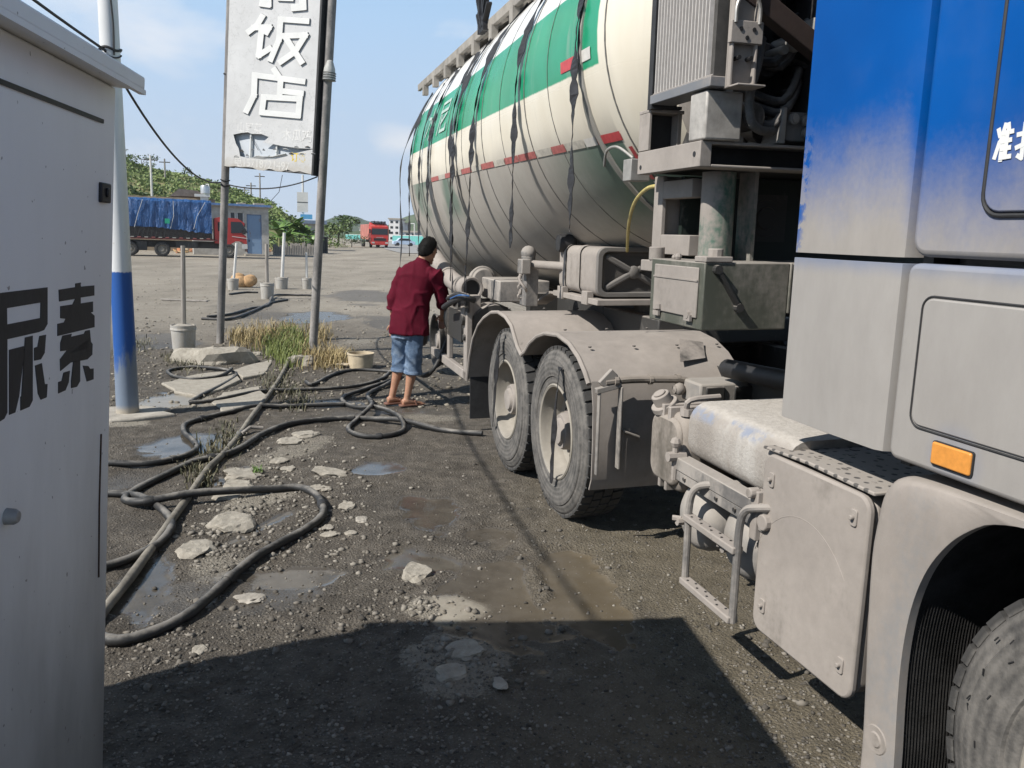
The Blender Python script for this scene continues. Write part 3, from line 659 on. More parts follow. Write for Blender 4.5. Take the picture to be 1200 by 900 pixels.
for xx, zz in ((.08, 2.47), (.135, 2.47), (.08, 2.37), (.13, 2.37), (.107, 2.44)): b.cyl((xx, -1.353, zz), (xx, -1.3, zz), .008, 8)
b.build('bolt_hole', M['dark'], ch)
# engine in the shade behind the cab
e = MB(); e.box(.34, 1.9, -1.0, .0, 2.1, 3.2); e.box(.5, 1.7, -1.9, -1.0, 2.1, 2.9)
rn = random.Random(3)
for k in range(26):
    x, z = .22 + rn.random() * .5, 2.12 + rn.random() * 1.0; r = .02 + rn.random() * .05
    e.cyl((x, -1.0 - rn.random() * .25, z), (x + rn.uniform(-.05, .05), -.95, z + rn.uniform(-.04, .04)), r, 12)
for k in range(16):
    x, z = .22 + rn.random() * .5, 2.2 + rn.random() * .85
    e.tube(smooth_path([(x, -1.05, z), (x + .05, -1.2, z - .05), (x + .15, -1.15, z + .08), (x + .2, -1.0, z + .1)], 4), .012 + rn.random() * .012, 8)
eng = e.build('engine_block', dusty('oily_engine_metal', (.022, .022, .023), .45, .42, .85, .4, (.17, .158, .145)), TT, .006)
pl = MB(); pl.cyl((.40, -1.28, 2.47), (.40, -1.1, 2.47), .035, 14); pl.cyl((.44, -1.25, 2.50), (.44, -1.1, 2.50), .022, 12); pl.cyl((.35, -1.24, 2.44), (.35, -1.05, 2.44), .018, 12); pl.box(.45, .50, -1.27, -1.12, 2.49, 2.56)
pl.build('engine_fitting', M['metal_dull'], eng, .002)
hp = smooth_path([LP(893, 45, 1, -1.25), LP(888, 75, 1, -1.28), LP(879, 110, 1, -1.30), LP(880, 140, 1, -1.30), LP(890, 152, 1, -1.28), LP(906, 154, 1, -1.24)], 14)
MB().tube(hp, [.0165 + (.0018 if i % 2 else 0) for i in range(len(hp))], 10).build('corrugated_hose', simple('grey_hose_rubber', (.09, .09, .088), .7, .3, 30), eng)
d = MB(); d.bar(LP(872, -12, 1, -1.3), LP(962, 62, 1, -1.3), .06, .075); d.build('diagonal_brace', simple('rust_brown_brace', (.035, .022, .018), .7, .3, 9), TT, .004)
bx = MB(); x0, x1 = LP(917, 150, 1, -1.2).x, .62
bx.box(x0, x1, -1.2, -1.0, 2.10, 2.215); bt_ = bx.build('capped_box', simple('grey_cast_box', (.17, .165, .155), .7, .3, 12), TT, .006)
bx = MB(); bx.prism([(x0 - .035, 2.085), (x0 - .004, 2.085), (x0 - .004, 2.225), (x0 - .02, 2.225)], 'y', -1.23, -1.0); bx.build('box_flange', M['metal_dull'], bt_, .003)
bx = MB()
for cx, cz in ((.04, .085), (.10, .082), (.16, .08), (.11, .035)): bx.cyl((x0 + cx, -1.222, 2.10 + cz), (x0 + cx, -1.2, 2.10 + cz), .022, 14); bx.cyl((x0 + cx, -1.23, 2.10 + cz), (x0 + cx, -1.222, 2.10 + cz), .015, 12)
bx.build('round_cap', M['metal_dull'], bt_)
# gooseneck legs, ram and counter box
b = MB(); b.box(.13, .15, -.69, -.60, 1.60, 1.98); b.box(.15, .36, -.655, -.64, 1.60, 1.98); b.box(.34, .36, -.69, -.60, 1.60, 1.98); b.build('gooseneck_column', M['dust'], TT, .003)
for z0_, z1_ in ((1.875, 1.955), (1.625, 1.715)): MB().box(.13, .20, -.96, -.69, z0_, z1_).build('short_beam', M['dust'], TT, .004)
MB().lathe([(.0005, 1.60), (.070, 1.60), (.070, 1.975), (.0005, 1.975)], (.20, -1.06, 0), 'z', 28).build('ram_cylinder', dusty('ram_paint_green_through_dust', (.05, .12, .085), .5, .30, .52, .5), TT)
b = MB(); b.box(.335, .352, -1.12, -1.0, 1.60, 1.98); b.build('edge_plate', M['dust_green'], TT)
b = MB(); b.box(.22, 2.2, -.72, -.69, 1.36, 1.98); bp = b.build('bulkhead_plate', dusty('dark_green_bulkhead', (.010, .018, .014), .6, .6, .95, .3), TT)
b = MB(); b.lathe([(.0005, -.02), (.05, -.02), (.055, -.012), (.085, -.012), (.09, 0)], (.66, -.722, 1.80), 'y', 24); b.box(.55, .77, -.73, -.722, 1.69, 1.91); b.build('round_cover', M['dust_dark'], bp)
M['box_green'] = dusty('olive_box_paint_under_dust', (.075, .08, .062), .6, .40, .80, .5, (.25, .228, .20))
b = MB(); b.box(.0, .385, -1.335, -.875, 1.345, 1.612); cb = b.build('counter_box', M['box_green'], TT, .005)
cb['label'] = 'steel box with a dusty side hatch under the deck beam'
b = MB(); b.box(.40, 1.6, -1.31, -.9, 1.43, 1.608); b.box(.386, .398, -1.34, -.9, 1.41, 1.612); b.build('box_extension', M['box_green'], cb, .004)
b = MB(); b.box(-.008, .0, -1.30, -.92, 1.39, 1.59); hd = b.build('hatch', M['dust'], cb, .004)
b = MB(); b.box(-.012, -.008, -1.30, -.92, 1.535, 1.541); b.bar((-.012, -1.0, 1.41), (-.012, -.95, 1.405), .01, .02); b.box(-.018, -.006, -1.27, -1.22, 1.375, 1.40); b.cyl((-.02, -1.245, 1.40), (-.008, -1.245, 1.40), .016, 8); b.box(-.016, -.006, -.99, -.94, 1.37, 1.39); b.build('hatch_latch', M['dust'], hd)
b = MB(); b.bar((.05, -1.345, 1.585), (.155, -1.345, 1.435), .028, .014); b.cyl((.05, -1.36, 1.585), (.05, -1.33, 1.585), .018, 10); b.cyl((.155, -1.36, 1.435), (.155, -1.33, 1.435), .018, 10); b.build('lever', M['dust_dark'], cb)
MB().box(.03, .11, -.89, -.70, 1.55, 1.60).cyl((.06, -.80, 1.6), (.06, -.80, 1.66), .035, 12).build('base_flange', M['dust'], cb, .004); MB().box(.0, .12, -1.34, -1.25, 1.612, 1.635).cyl((.07, -1.29, 1.63), (.07, -1.29, 1.665), .03, 10).build('base_flange', M['dust'], cb, .004); MB().ball((.03, -1.06, 1.625), .016, 8).build('mud_lump', M['dust'], cb); MB().ball((.045, -1.0, 1.62), .014, 8).build('mud_lump', M['dust'], cb)
# square fuel tank with a pressed cross in its end, set in from the side
FX0, FX1, FZ0, FZ1, FY = .435, .97, 1.300, 1.625, .78
fuel = MB().rrect(FX0, FX1, FZ0, FZ1, .06, 'y', FY + .03, FY + .74).build('square_fuel_tank', M['dust'], TT, .012)
b = MB(); fr_o = rr(FX0, FX1, FZ0, FZ1, .06); fr_i = rr(FX0 + .035, FX1 - .03, FZ0 + .03, FZ1 - .028, .045)
n_ = len(fr_o); b.add([(x, FY, z) for x, z in fr_o] + [(x, FY, z) for x, z in fr_i] + [(x, FY + .03, z) for x, z in fr_i] + [(x, FY + .031, z) for x, z in fr_o],
      [(i, (i + 1) % n_, n_ + (i + 1) % n_, n_ + i) for i in range(n_)] + [(n_ + i, n_ + (i + 1) % n_, 2 * n_ + (i + 1) % n_, 2 * n_ + i) for i in range(n_)] + [(3 * n_ + i, 3 * n_ + (i + 1) % n_, (i + 1) % n_, i) for i in range(n_)] + [tuple(2 * n_ + i for i in range(n_))])
fcx, fcz = (FX0 + FX1) / 2, (FZ0 + FZ1) / 2
pe = b.build('pressed_end', simple('shaded_tank_end', (.15, .14, .13), .85, .12, 5, bump=.15), fuel, .004)
for s in (1, -1):
    c0 = Vector((fcx, FY + .024, fcz)); dd = Vector((.20, 0, .105 * s)); MB().bar(c0 - dd, c0 + dd, .04, .03, up=(0, 1, 0)).build('pressed_rib', pe.data.materials[0], pe, .012)
MB().ball((fcx, FY + .02, fcz), .045, 12, (1, .5, 1)).build('pressed_boss', pe.data.materials[0], pe)
for y in (FY + .58, FY + .30):
    o = rr(FX0 - .01, FX1 + .01, FZ0 - .006, FZ1 + .008, .065); n_ = len(o)
    b = MB(); b.add([(x, y, z) for x, z in o] + [(x, y + .055, z) for x, z in o], [(k, (k + 1) % n_, n_ + (k + 1) % n_, n_ + k) for k in range(n_)]); b.build('tank_strap', M['dust'], fuel)
c0 = LP(663, 285, 0, .45); b = MB(); b.lathe([(.0005, -.06), (.058, -.06), (.066, -.04), (.066, .04), (.04, .075), (.0005, .075)], c0, 'x', 18); b.cyl(c0, c0 + Vector((.08, -.02, -.14)), .04, 10); b.build('breather_cap', M['black'], fuel)
hx0 = [LP(735, 294, 0, .62), LP(737, 262, 0, .44), LP(744, 237, 0, .33), LP(757, 222, 0, .26), LP(770, 218, 0, .21), LP(788, 219, 0, .17)]
MB().tube(smooth_path(hx0, 6), .010, 10).build('yellow_hose', simple('yellowed_clear_hose', (.52, .43, .16), .4, .2, 20), TT)
b = MB(); b.box(FX0 - .02, .98, FY - .06, FY + .80, FZ0 - .05, FZ0 - .012); pf_ = b.build('tank_platform', M['dust'], TT, .004)
MB().prism([(FY + .80, FZ0 - .03), (FY + .95, FZ0 - .03), (FY + 1.35, FZ0 - .16), (FY + 1.35, FZ0 - .17), (FY + .93, FZ0 - .045), (FY + .80, FZ0 - .045)], 'x', FX0, FX0 + .12).build('platform_wing', M['dust'], pf_)
for y in (FY + .1, FY + .58): MB().box(FX0 - .03, FX0 + .02, y, y + .10, FZ0 - .06, FZ0 + .03).build('platform_bracket', M['dust'], pf_, .004)
# skirt under the dome
b = MB(); sk = []
for i in range(25):
    a = R(150 + i * 10); sk.append((XC + math.cos(a) * 1.02, 2.62 + math.sin(a) * .93))
o2 = [(XC + (x - XC) * .93, 2.62 + (z - 2.62) * .93) for x, z in sk]
b.prism(sk + o2[::-1], 'y', -.66, -.50); b.build('dome_skirt', M['dust'], TT, .004)
c = LP(742, 193, 0, .03); b = MB(); b.box(c.x - .02, c.x + .08, c.y - .02, c.y + .07, 1.96, 2.06); b.tube(smooth_path([(.06, -.50, 2.07), (.03, -.38, 2.13), (.02, -.27, 2.12), (.04, -.2, 2.05)], 5), .008, 6); b.build('lamp_cable_box', M['metal_dull'], TT, .006)
# valves, pillar and lines under the belly
b = MB(); p0 = LP(618, 355, 0, .30); p0.x = .30; b.box(.26, .36, p0.y - .08, p0.y + .08, 1.15, 1.45); b.cyl((.30, p0.y, 1.45), (.30, p0.y, 1.53), .055, 14); b.ball((.30, p0.y, 1.55), .06, 14); b.box(.20, .27, p0.y - .16, p0.y - .04, 1.40, 1.51); pl_ = b.build('valve_pillar', M['dust_d'], TT, .006)
b = MB(); b.cyl((.31, p0.y - .1, 1.47), (.47, p0.y - .45, 1.47), .032, 12); b.build('pressure_line', M['dust'], pl_)
b = MB()
for k in range(6): b.lathe([(.016, -.008), (.024, 0), (.016, .008), (.010, 0), (.016, -.008)], (.25, p0.y + .04, 1.22 + .035 * k), 'x' if k % 2 else 'y', 10)
b.build('chain', M['dust'], pl_); MB().tube(smooth_path([(.22, p0.y - .1, 1.40), (.17, p0.y - .2, 1.36), (.2, p0.y - .25, 1.30), (.24, p0.y - .15, 1.27)], 5), .01, 6).build('bent_wire', M['dust'], pl_)
b = MB(); q0 = LP(590, 350, 0, .3); b.box(.25, .7, q0.y - .05, q0.y + .55, 1.12, 1.30); b.lathe([(.0005, -.03), (.10, -.03), (.10, 0), (.125, 0), (.125, .04), (.09, .04), (.09, .2)], (.28, q0.y + .62, 1.27), 'y', 24); b.build('valve_box', M['dust_d'], TT, .01)
b = MB(); b.box(.75, .81, 1.4, 6.8, 1.0, 1.22); b.box(2.1, 2.16, -1.0, 6.8, 1.0, 1.22)
for y in (2.4, 3.6, 4.8, 6.0): b.box(.5, 2.0, y, y + .1, 1.02, 1.2)
b.build('chassis_beam', M['dust_dark'], TT, .005)
# elbow of the discharge pipe beside the man
pp = [LP(504, 291, 0, .08), LP(513, 306, 0, .08), LP(526, 324, 0, .08), LP(538, 334, 0, .09), LP(551, 338, 0, .10)]
b = MB().tube(smooth_path(pp, 5), .085, 20, caps=False); dp = b.build('discharge_pipe', M['dust'], TT)
e0, e1 = pp[-1], (pp[-1] - pp[-2]).normalized()
EM = Matrix.Translation(e0) @ e1.to_track_quat('Y', 'Z').to_matrix().to_4x4()
b = MB(); b.lathe([(.086, -.07), (.105, -.06), (.105, .06), (.098, .066), (.080, .062), (.078, -.06)], (0, 0, 0), 'y', 22); o_ = b.build('pipe_collar', M['dust'], dp); o_.matrix_basis = EM
b = MB(); b.lathe([(.0005, .012), (.078, .012), (.078, .0)], (0, 0, 0), 'y', 20); o_ = b.build('pipe_mouth', M['dark'], dp); o_.matrix_basis = EM
b = MB(); mid = pp[2]; dm = (pp[3] - pp[1]).normalized()
b.tube([mid - dm * .02, mid + dm * .02], .092, 20); b.bar(mid + Vector((-.05, 0, -.05)), mid + Vector((.02, .05, -.5)), .02, .02); b.build('pipe_hanger', M['dust'], dp)
# side lockers, guard bar and bracket ahead of the trailer wheels
b = MB(); b.lathe([(.0005, 0), (.22, .005), (.23, .03), (.23, 1.1), (.0005, 1.1)], (.26, 2.62, .86), 'y', 24); b.build('side_cylinder', M['dust_dark'], TT)
b = MB(); b.box(-.0, .05, 2.62, 4.2, .42, .50); b.box(.0, .05, 2.60, 2.72, .42, 1.12); b.box(.02, .06, 3.4, 3.5, .5, 1.1); b.box(-.01, .14, 2.66, 2.80, .93, 1.16); b.build('side_guard', M['dust'], TT, .006)
b = MB(); b.box(.0, .02, 2.58, 2.95, 1.02, 1.18); b.cyl((-.03, 2.7, .95), (.05, 2.7, .95), .05, 12); b.cyl((-.02, 2.66, .80), (.05, 2.66, .80), .03, 10); b.box(.02, .06, 2.9, 3.5, .72, 1.0); b.build('guard_bracket', M['dust_dark'], TT, .004)
hb = MB(); hb.tube(smooth_path([LP(520, 360, 0, -.08), LP(533, 352, 0, -.10), LP(545, 349, 0, -.08), LP(556, 352, 0, .0)], 6), .025, 10); hb.tube(smooth_path([LP(525, 350, 0, -.05), LP(536, 345, 0, -.08), LP(550, 349, 0, -.02)], 6), .02, 8); hb.build('loose_hose', M['black'], TT)
MB().tube(smooth_path([LP(528, 350, 0, -.12), LP(538, 346, 0, -.13), LP(550, 347, 0, -.06)], 5), .007, 8).build('blue_line', simple('blue_air_line', (.03, .10, .26), .5, .2, 10), TT)
tw = wB.copy(); tw.data = wB.data.copy(); tw.data.materials[0] = M['dust_dark']; COL.objects.link(tw); tw.parent = TT; tw.location = (.06, 4.35, .54); ty_ = wB.children[0].copy(); COL.objects.link(ty_); ty_.parent = tw
hu_ = wB.children[1].copy(); COL.objects.link(hu_); hu_.parent = tw
for y in (5.65, 6.95): 
    c_ = copy_tree(tw, TT); c_.location = (.06, y, .55)
for y in (4.35, 5.65, 6.95):
    c_ = copy_tree(tw, TT); c_.location = (2.45, y, .56); c_.rotation_euler = (0, 0, PI)

# ------------------------------------------------------------------ frayed straps hanging down the shell: a thing each
def strap(pts, w, label, seed, name='hanging_strap', group='black straps hanging down the tank', fray=False):
    """pts in the truck frame, top to bottom; a narrow wavy ribbon with thickness"""
    rn = random.Random(seed); P = smooth_path(pts, 7); m_ = MB(); vs = []; n = len(P); ph = rn.random() * 6
    for i, p in enumerate(P):
        k = i / (n - 1); ww = w * 1.2 * (.40 + .75 * abs(math.sin(ph + i * .55 + rn.random() * .8))) * (1 - .55 * k ** 3) / 2
        tw_ = .5 * math.sin(ph + i * .31); j = rn.uniform(-.007, .007)
        dv = Vector((math.sin(tw_) * .8, math.cos(tw_), 0)) * ww
        vs += [p + Vector((-.003, j, 0)) - dv, p + Vector((-.003, j, 0)) + dv]
    m_.add(vs, [(2 * i, 2 * i + 1, 2 * i + 3, 2 * i + 2) for i in range(n - 1)])
    if fray:
        e_ = P[-1]
        for s in (-1, 1): m_.add([e_ + Vector((-.004, s * .002, .1)), e_ + Vector((-.004, s * .02, .1)), e_ + Vector((-.006, s * .045, -.14)), e_ + Vector((-.006, s * .03, -.12))], [(0, 1, 2, 3)])
    o = m_.build(name, M['black_strap'], None, smooth=0)
    so = o.modifiers.new('thick', 'SOLIDIFY'); so.thickness = .004; so.offset = 0
    o.matrix_world = TM; tag(o, label, 'strap', group); return o
def drape(y, ztop, zend, w, lab, seed, drift=0.0, fray=False):
    zc = ZT - tb_(y); pts = []; n = 9
    for i in range(n + 1):
        z = ztop + (zend - ztop) * i / n; yy = y + drift * i / n
        x = tank_x(yy, z, .018) if z > zc + .05 else tank_x(yy, zc + .05, .02) - .004
        pts.append((x, yy, z))
    return strap(pts, w, lab, seed, fray=fray)
LB = ['widest black strap nearest the dome, hanging over the red tape', 'second black strap from the dome across the green band', 'third strap from the dome with a forked lower end', 'fourth strap from the dome crossing the white lettering', 'fifth strap from the dome, ending near the pipe elbow',
      'sixth strap from the dome over the far green patch', 'seventh strap from the dome, thin and short', 'strap on the far curve of the tank dangling below its lamp', 'outermost strap hanging clear against the sky behind the man']
drape(.13, 3.35, 1.72, .062, LB[0], 1, .0)
drape(1.18, 3.45, 1.60, .062, LB[1], 2, .1)
drape(2.25, 3.45, 1.32, .07, LB[2], 3, .35, True)
drape(3.05, 3.35, 1.25, .07, LB[3], 4, .15)
drape(3.35, 3.3, 1.15, .055, LB[4], 5, -.25)
drape(4.25, 3.3, 1.5, .06, LB[5], 6, .1)
drape(4.75, 3.25, 1.35, .045, LB[6], 7, .1)
drape(5.45, 3.25, 1.40, .06, LB[7], 8, .0)
strap([(tank_x(5.7, 3.3, .02), 5.7, 3.3), (tank_x(5.7, 2.95, .02), 5.7, 2.95), (-.06, 5.7, 2.5), (-.08, 5.68, 2.0), (-.06, 5.72, 1.6), (-.09, 5.7, 1.2), (-.07, 5.7, .95)], .05, LB[8], 9)
strap([LP(588, 388, 0, -.02), LP(585, 405, 0, -.035), LP(581, 450, 0, -.03), LP(578, 500, 0, -.02)], .045, 'black strip hanging from the mudguard over the hindmost truck wheel', 21, 'wheel_strap', 'black strips hanging in front of the truck wheels')
strap([LP(657, 430, 0, -.01), LP(655, 445, 0, -.035), LP(650, 500, 0, -.03), LP(646, 566, 0, -.02)], .05, 'black strip hanging from the mudguard over the nearer truck wheel', 22, 'wheel_strap', 'black strips hanging in front of the truck wheels')
q = LP(566, 16, 0, .3); b = MB(); rn = random.Random(5)
for k in range(9): b.bar(q + Vector((0, rn.uniform(-.1, .1), -.16)), q + Vector((0, rn.uniform(-.22, .2), rn.uniform(.0, .2))), .05, .02)
o = b.build('flapping_scrap', M['black_strap'], None); o.matrix_world = TM; tag(o, 'black scrap flapping on top of the tank walkway', 'scrap')
# ------------------------------------------------------------------ dispensing cabinet at the left edge
def frame(o, X, Y, Z):
    m_ = Matrix((X, Y, Z)).transposed().to_4x4(); m_.translation = o; return m_
def on_frame(F, px, py, ax=1, val=0.0):
    I = F.inverted(); d = I.to_3x3() @ ray(px, py); o = I @ CPOS; t = (val - o[ax]) / d[ax]; return o + d * t
_e1 = Vector((.1426, -.9898, 0)).normalized(); _e2 = Vector((.9898, .1426, 0)).normalized(); _ln = R(3.8)
cz = Vector((0, 0, 1)) * math.cos(_ln) + _e2 * math.sin(_ln); cx_ = _e2 * math.cos(_ln) - Vector((0, 0, 1)) * math.sin(_ln)
CT = Vector((-1.081, 2.256, 2.024)); CF = frame(CT - cz * 2.03, cx_, -_e1, cz)
cab_t = thing('dispensing_cabinet', 'tall pale steel cabinet with large black characters at the left edge', 'cabinet'); cab_t.matrix_world = CF
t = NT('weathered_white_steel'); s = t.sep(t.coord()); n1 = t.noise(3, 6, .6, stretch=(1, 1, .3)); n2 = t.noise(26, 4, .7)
foot_shade = t.math('MULTIPLY', t.mrange(t.math('ADD', s[2], t.math('MULTIPLY', n1, .9)), 1.75, .35), .88)  # light falloff down the wall put into the colour, with some dirt at the foot
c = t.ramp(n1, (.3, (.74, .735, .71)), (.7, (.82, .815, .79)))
c = t.mix(foot_shade, c, (.135, .13, .118)); spk = t.mrange(t.noise(44, 2, .5), .715, .75); c = t.mix(t.math('MULTIPLY', spk, .7), c, (.12, .10, .08))
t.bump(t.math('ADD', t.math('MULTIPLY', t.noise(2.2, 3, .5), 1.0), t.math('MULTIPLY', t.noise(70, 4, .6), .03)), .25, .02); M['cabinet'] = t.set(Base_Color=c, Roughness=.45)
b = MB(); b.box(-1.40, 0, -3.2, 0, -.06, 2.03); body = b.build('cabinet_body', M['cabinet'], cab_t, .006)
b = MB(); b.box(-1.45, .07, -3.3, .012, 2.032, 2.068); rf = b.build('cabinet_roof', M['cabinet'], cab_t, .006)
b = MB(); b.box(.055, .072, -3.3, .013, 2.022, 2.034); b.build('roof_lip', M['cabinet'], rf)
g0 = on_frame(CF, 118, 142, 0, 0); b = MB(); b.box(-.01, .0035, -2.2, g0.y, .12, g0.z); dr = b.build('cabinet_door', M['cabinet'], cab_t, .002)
g1 = on_frame(CF, 2, 89, 0, 0); b = MB(); b.bar((.005, g0.y, g0.z), (.005, g1.y - .3, g0.z), .006, .010); b.build('door_gap', M['dark'], dr)
a, e = on_frame(CF, 114, 213, 0, .0), on_frame(CF, 125, 238, 0, .0)
b = MB(); b.box(-.004, .012, min(a.y, e.y), max(a.y, e.y), e.z, a.z); lk = b.build('lock_plate', M['black'], cab_t, .004)
b = MB(); b.box(.012, .018, (a.y + e.y) / 2 - .008, (a.y + e.y) / 2 + .008, e.z + .015, a.z - .012); b.build('keyhole_cover', M['dark'], lk, .003)
k = on_frame(CF, 5, 605, 0, 0); b = MB(); b.lathe([(.0005, .03), (.012, .028), (.017, .02), (.018, .0)], (.0, k.y, k.z), 'x', 18); b.build('door_knob', M['metal_dull'], cab_t)
k = on_frame(CF, 114, 560, 0, 0); b = MB(); b.tube([(.001, k.y + .02, k.z + .12), (.001, k.y + .015, k.z - .08), (.001, k.y + .02, k.z - .3)], .003, 6); b.build('rust_run', simple('rust_run', (.06, .035, .02), .9, .4, 20), cab_t)
CH = [  # outlines of the two big stencilled characters, in pixels of an enlargement
 ([(-25, 108), (250, 75), (250, 268), (232, 300), (205, 311), (38, 349), (38, 735), (22, 768), (0, 782), (-25, 786)], [(36, 185), (214, 155), (212, 237), (36, 271)]),
 ([(48, 405), (125, 385), (125, 440), (100, 650), (80, 735), (48, 748), (48, 670), (62, 660), (88, 480), (48, 487)], None),
 ([(132, 340), (172, 330), (172, 670), (155, 705), (108, 725), (108, 652), (132, 640)], None),
 ([(208, 332), (242, 325), (235, 420), (215, 455), (180, 462), (180, 395), (198, 388)], None),
 ([(185, 488), (220, 475), (232, 585), (250, 585), (246, 655), (215, 668), (200, 635)], None),
 ([(310, 88), (397, 74), (397, 55), (426, 50), (426, 72), (497, 65), (497, 118), (425, 129), (425, 160), (490, 150), (490, 205), (424, 219), (424, 242), (498, 225), (498, 285), (303, 332), (303, 268), (394, 247), (394, 225), (318, 238), (318, 175), (396, 163), (396, 136), (312, 150)], None),
 ([(330, 330), (378, 320), (374, 336), (443, 320), (450, 305), (473, 300), (470, 345), (448, 372), (405, 379), (366, 422), (462, 402), (468, 380), (488, 375), (486, 430), (460, 455), (372, 472), (318, 517), (316, 455), (352, 408), (318, 412), (318, 368)], None),
 ([(386, 466), (422, 458), (422, 570), (405, 600), (375, 607), (375, 568), (388, 560)], None),
 ([(335, 525), (368, 515), (362, 575), (345, 618), (307, 635), (307, 575), (325, 568)], None),
 ([(437, 488), (465, 490), (475, 505), (493, 503), (493, 560), (458, 572)], None)]
M['stencil'] = simple('black_stencil_paint', (.018, .019, .022), .6, .3, 14)
def flat_char(polys, parent):
    bm = bmesh.new()
    for out, hole in polys:
        pts = [on_frame(CF, x / 4.5, 320 + y / 4.5, 0, .0042) for x, y in out]
        if hole:                                         # ring of quads round the hole, keyhole style
            h = [on_frame(CF, x / 4.5, 320 + y / 4.5, 0, .0042) for x, y in hole]
            O = [bm.verts.new(p) for p in pts]; H = [bm.verts.new(p) for p in h]
            for f in ((O[0], O[1], H[1], H[0]), (O[1], O[2], O[3], O[4], H[2], H[1]), (O[4], O[5], H[3], H[2]), (O[5], O[6], O[7], O[8], O[9], O[0], H[0], H[3])): bm.faces.new(f)
        else: bm.faces.new([bm.verts.new(p) for p in pts])
    bmesh.ops.triangulate(bm, faces=bm.faces); me = bpy.data.meshes.new('stencilled_character'); bm.to_mesh(me); bm.free()
    me.materials.append(M['stencil']); o = bpy.data.objects.new('stencilled_character', me); COL.objects.link(o); o.parent = parent
    so = o.modifiers.new('th', 'SOLIDIFY'); so.thickness = .0012; so.offset = 0
flat_char(CH[:5], dr); flat_char(CH[5:], dr)

# ------------------------------------------------------------------ painted post and sign
wp = G(150, 487)
t = NT('white_and_blue_post_paint'); s = t.sep(t.coord()); n1 = t.noise(9, 6, .7, stretch=(1, 1, .25)); n2 = t.noise(40, 4, .7)
z = t.math('ADD', s[2], t.math('MULTIPLY', t.math('SUBTRACT', n2, .5), .03))
wear = t.mrange(t.math('ADD', t.math('MULTIPLY', s[2], -.70), n1), -.02, .22)
blue = t.mix(wear, (.012, .080, .30), (.17, .21, .27)); white = t.ramp(n1, (.3, (.56, .57, .57)), (.75, (.66, .66, .65)))
chips = t.mrange(t.noise(30, 3, .6), .70, .74); white = t.mix(t.math('MULTIPLY', chips, .6), white, (.42, .38, .32))
low = t.mrange(z, .12, .05); c = t.mix(t.mrange(z, 1.27, 1.285), blue, white); c = t.mix(low, c, (.36, .32, .26))
t.bump(n2, .15, .004); M['post'] = t.set(Base_Color=c, Roughness=.5)
post = thing('painted_post', 'white post with worn blue foot beside the dispensing cabinet', 'post', wp)
b = MB().tube([(0, 0, -.1), (0, 0, .1), (.0, 0, 1.3), (0, 0, 3.0), (0, 0, 5.5)], [.098, .094, .086, .078, .066], 28); b.build('shaft', M['post'], post, smooth=60)
b = MB(); b.tube([(math.cos(R(a)) * .085, math.sin(R(a)) * .085, 3.10 + .012 * math.sin(R(a * 3))) for a in range(0, 375, 15)], .010, 6); b.tube([(math.cos(R(a)) * .084, math.sin(R(a)) * .084, 3.05 + .02 * math.sin(R(a * 2))) for a in range(0, 375, 15)], .006, 6)
b.tube(smooth_path([(.06, -.06, 3.05), (.07, -.07, 3.3), (.06, -.08, 3.55), (.05, -.05, 3.75)], 4), .008, 6); b.ball((.075, -.07, 3.62), .03, 6, (1, 1, 2)); b.build('wire_binding', M['dark'], post)
ft_ = MB(); rn = random.Random(2); pts = [(math.cos(2 * PI * i / 16) * (.30 + rn.random() * .14), math.sin(2 * PI * i / 16) * (.24 + rn.random() * .1)) for i in range(16)]
ft_.prism(pts, 'z', -.03, .035); ft_.build('concrete_footing', M['concrete'], post, .015)

sa, sb = G(258, 401), G(365, 412); ux = (sb - sa).normalized(); tl = R(4.3)
sx = ux * math.cos(tl) - Vector((0, 0, 1)) * math.sin(tl); sz = Vector((0, 0, 1)) * math.cos(tl) + ux * math.sin(tl); sy = sz.cross(sx)
SF = frame(sa, sx, sy, sz); SPN = (sb - sa).length
sign = thing('roadside_sign', 'tall leaning white restaurant sign with torn lower panel on two steel posts', 'sign'); sign.matrix_world = SF
rust = dusty('weathered_sign_post', (.12, .115, .11), .6, .35, .75, .3, (.30, .28, .26))
for x, r in ((0, .055), (SPN + .02, .06)): MB().tube([(x, 0, -.3), (x, 0, 3.0), (x, 0, 6.4)], r, 16).build('sign_post', rust, sign)
t = NT('grubby_white_sign_sheet'); s = t.sep(t.coord()); n1 = t.noise(2.2, 6, .65); n2 = t.noise(14, 6, .7)
c = t.ramp(n1, (.3, (.44, .44, .435)), (.7, (.53, .53, .525))); st_ = t.mrange(t.math('ADD', s[2], t.math('MULTIPLY', n2, .35)), 2.98, 2.70)
c = t.mix(t.math('MULTIPLY', st_, .8), c, (.36, .33, .28)); crack = t.mrange(t.math('ABSOLUTE', t.math('SUBTRACT', t.noise(1.3, 6, .7), .5)), .004, .0)
c = t.mix(t.math('MULTIPLY', crack, .6), c, (.25, .25, .24)); t.bump(n1, .25, .03); M['sheet'] = t.set(Base_Color=c, Roughness=.55)
X0, X1, Z0, Z1 = .07, 1.60, 2.58, 6.3
def SPx(px, py, v=-.112): return on_frame(SF, px, py, 1, v)
zz_ = lambda x, y: SPx(260 + x / 4.286, y / 4.286)
hole = [(58, 676), (95, 668), (128, 664), (150, 672), (200, 674), (236, 688), (222, 702), (204, 716), (250, 722), (300, 733), (380, 744), (466, 748), (400, 762), (330, 778), (262, 796), (190, 795), (130, 792), (92, 785), (84, 745), (70, 720)]
H = [zz_(*p) for p in hole]
bm = bmesh.new(); fr_ = []
O = [(X0, Z0), (X1, Z0), (X1, Z1), (X0, Z1)]; rj = random.Random(3)
vo = [bm.verts.new((x, -.11, z)) for x, z in O]; vh = [bm.verts.new((p.x, -.11, p.z)) for p in H]
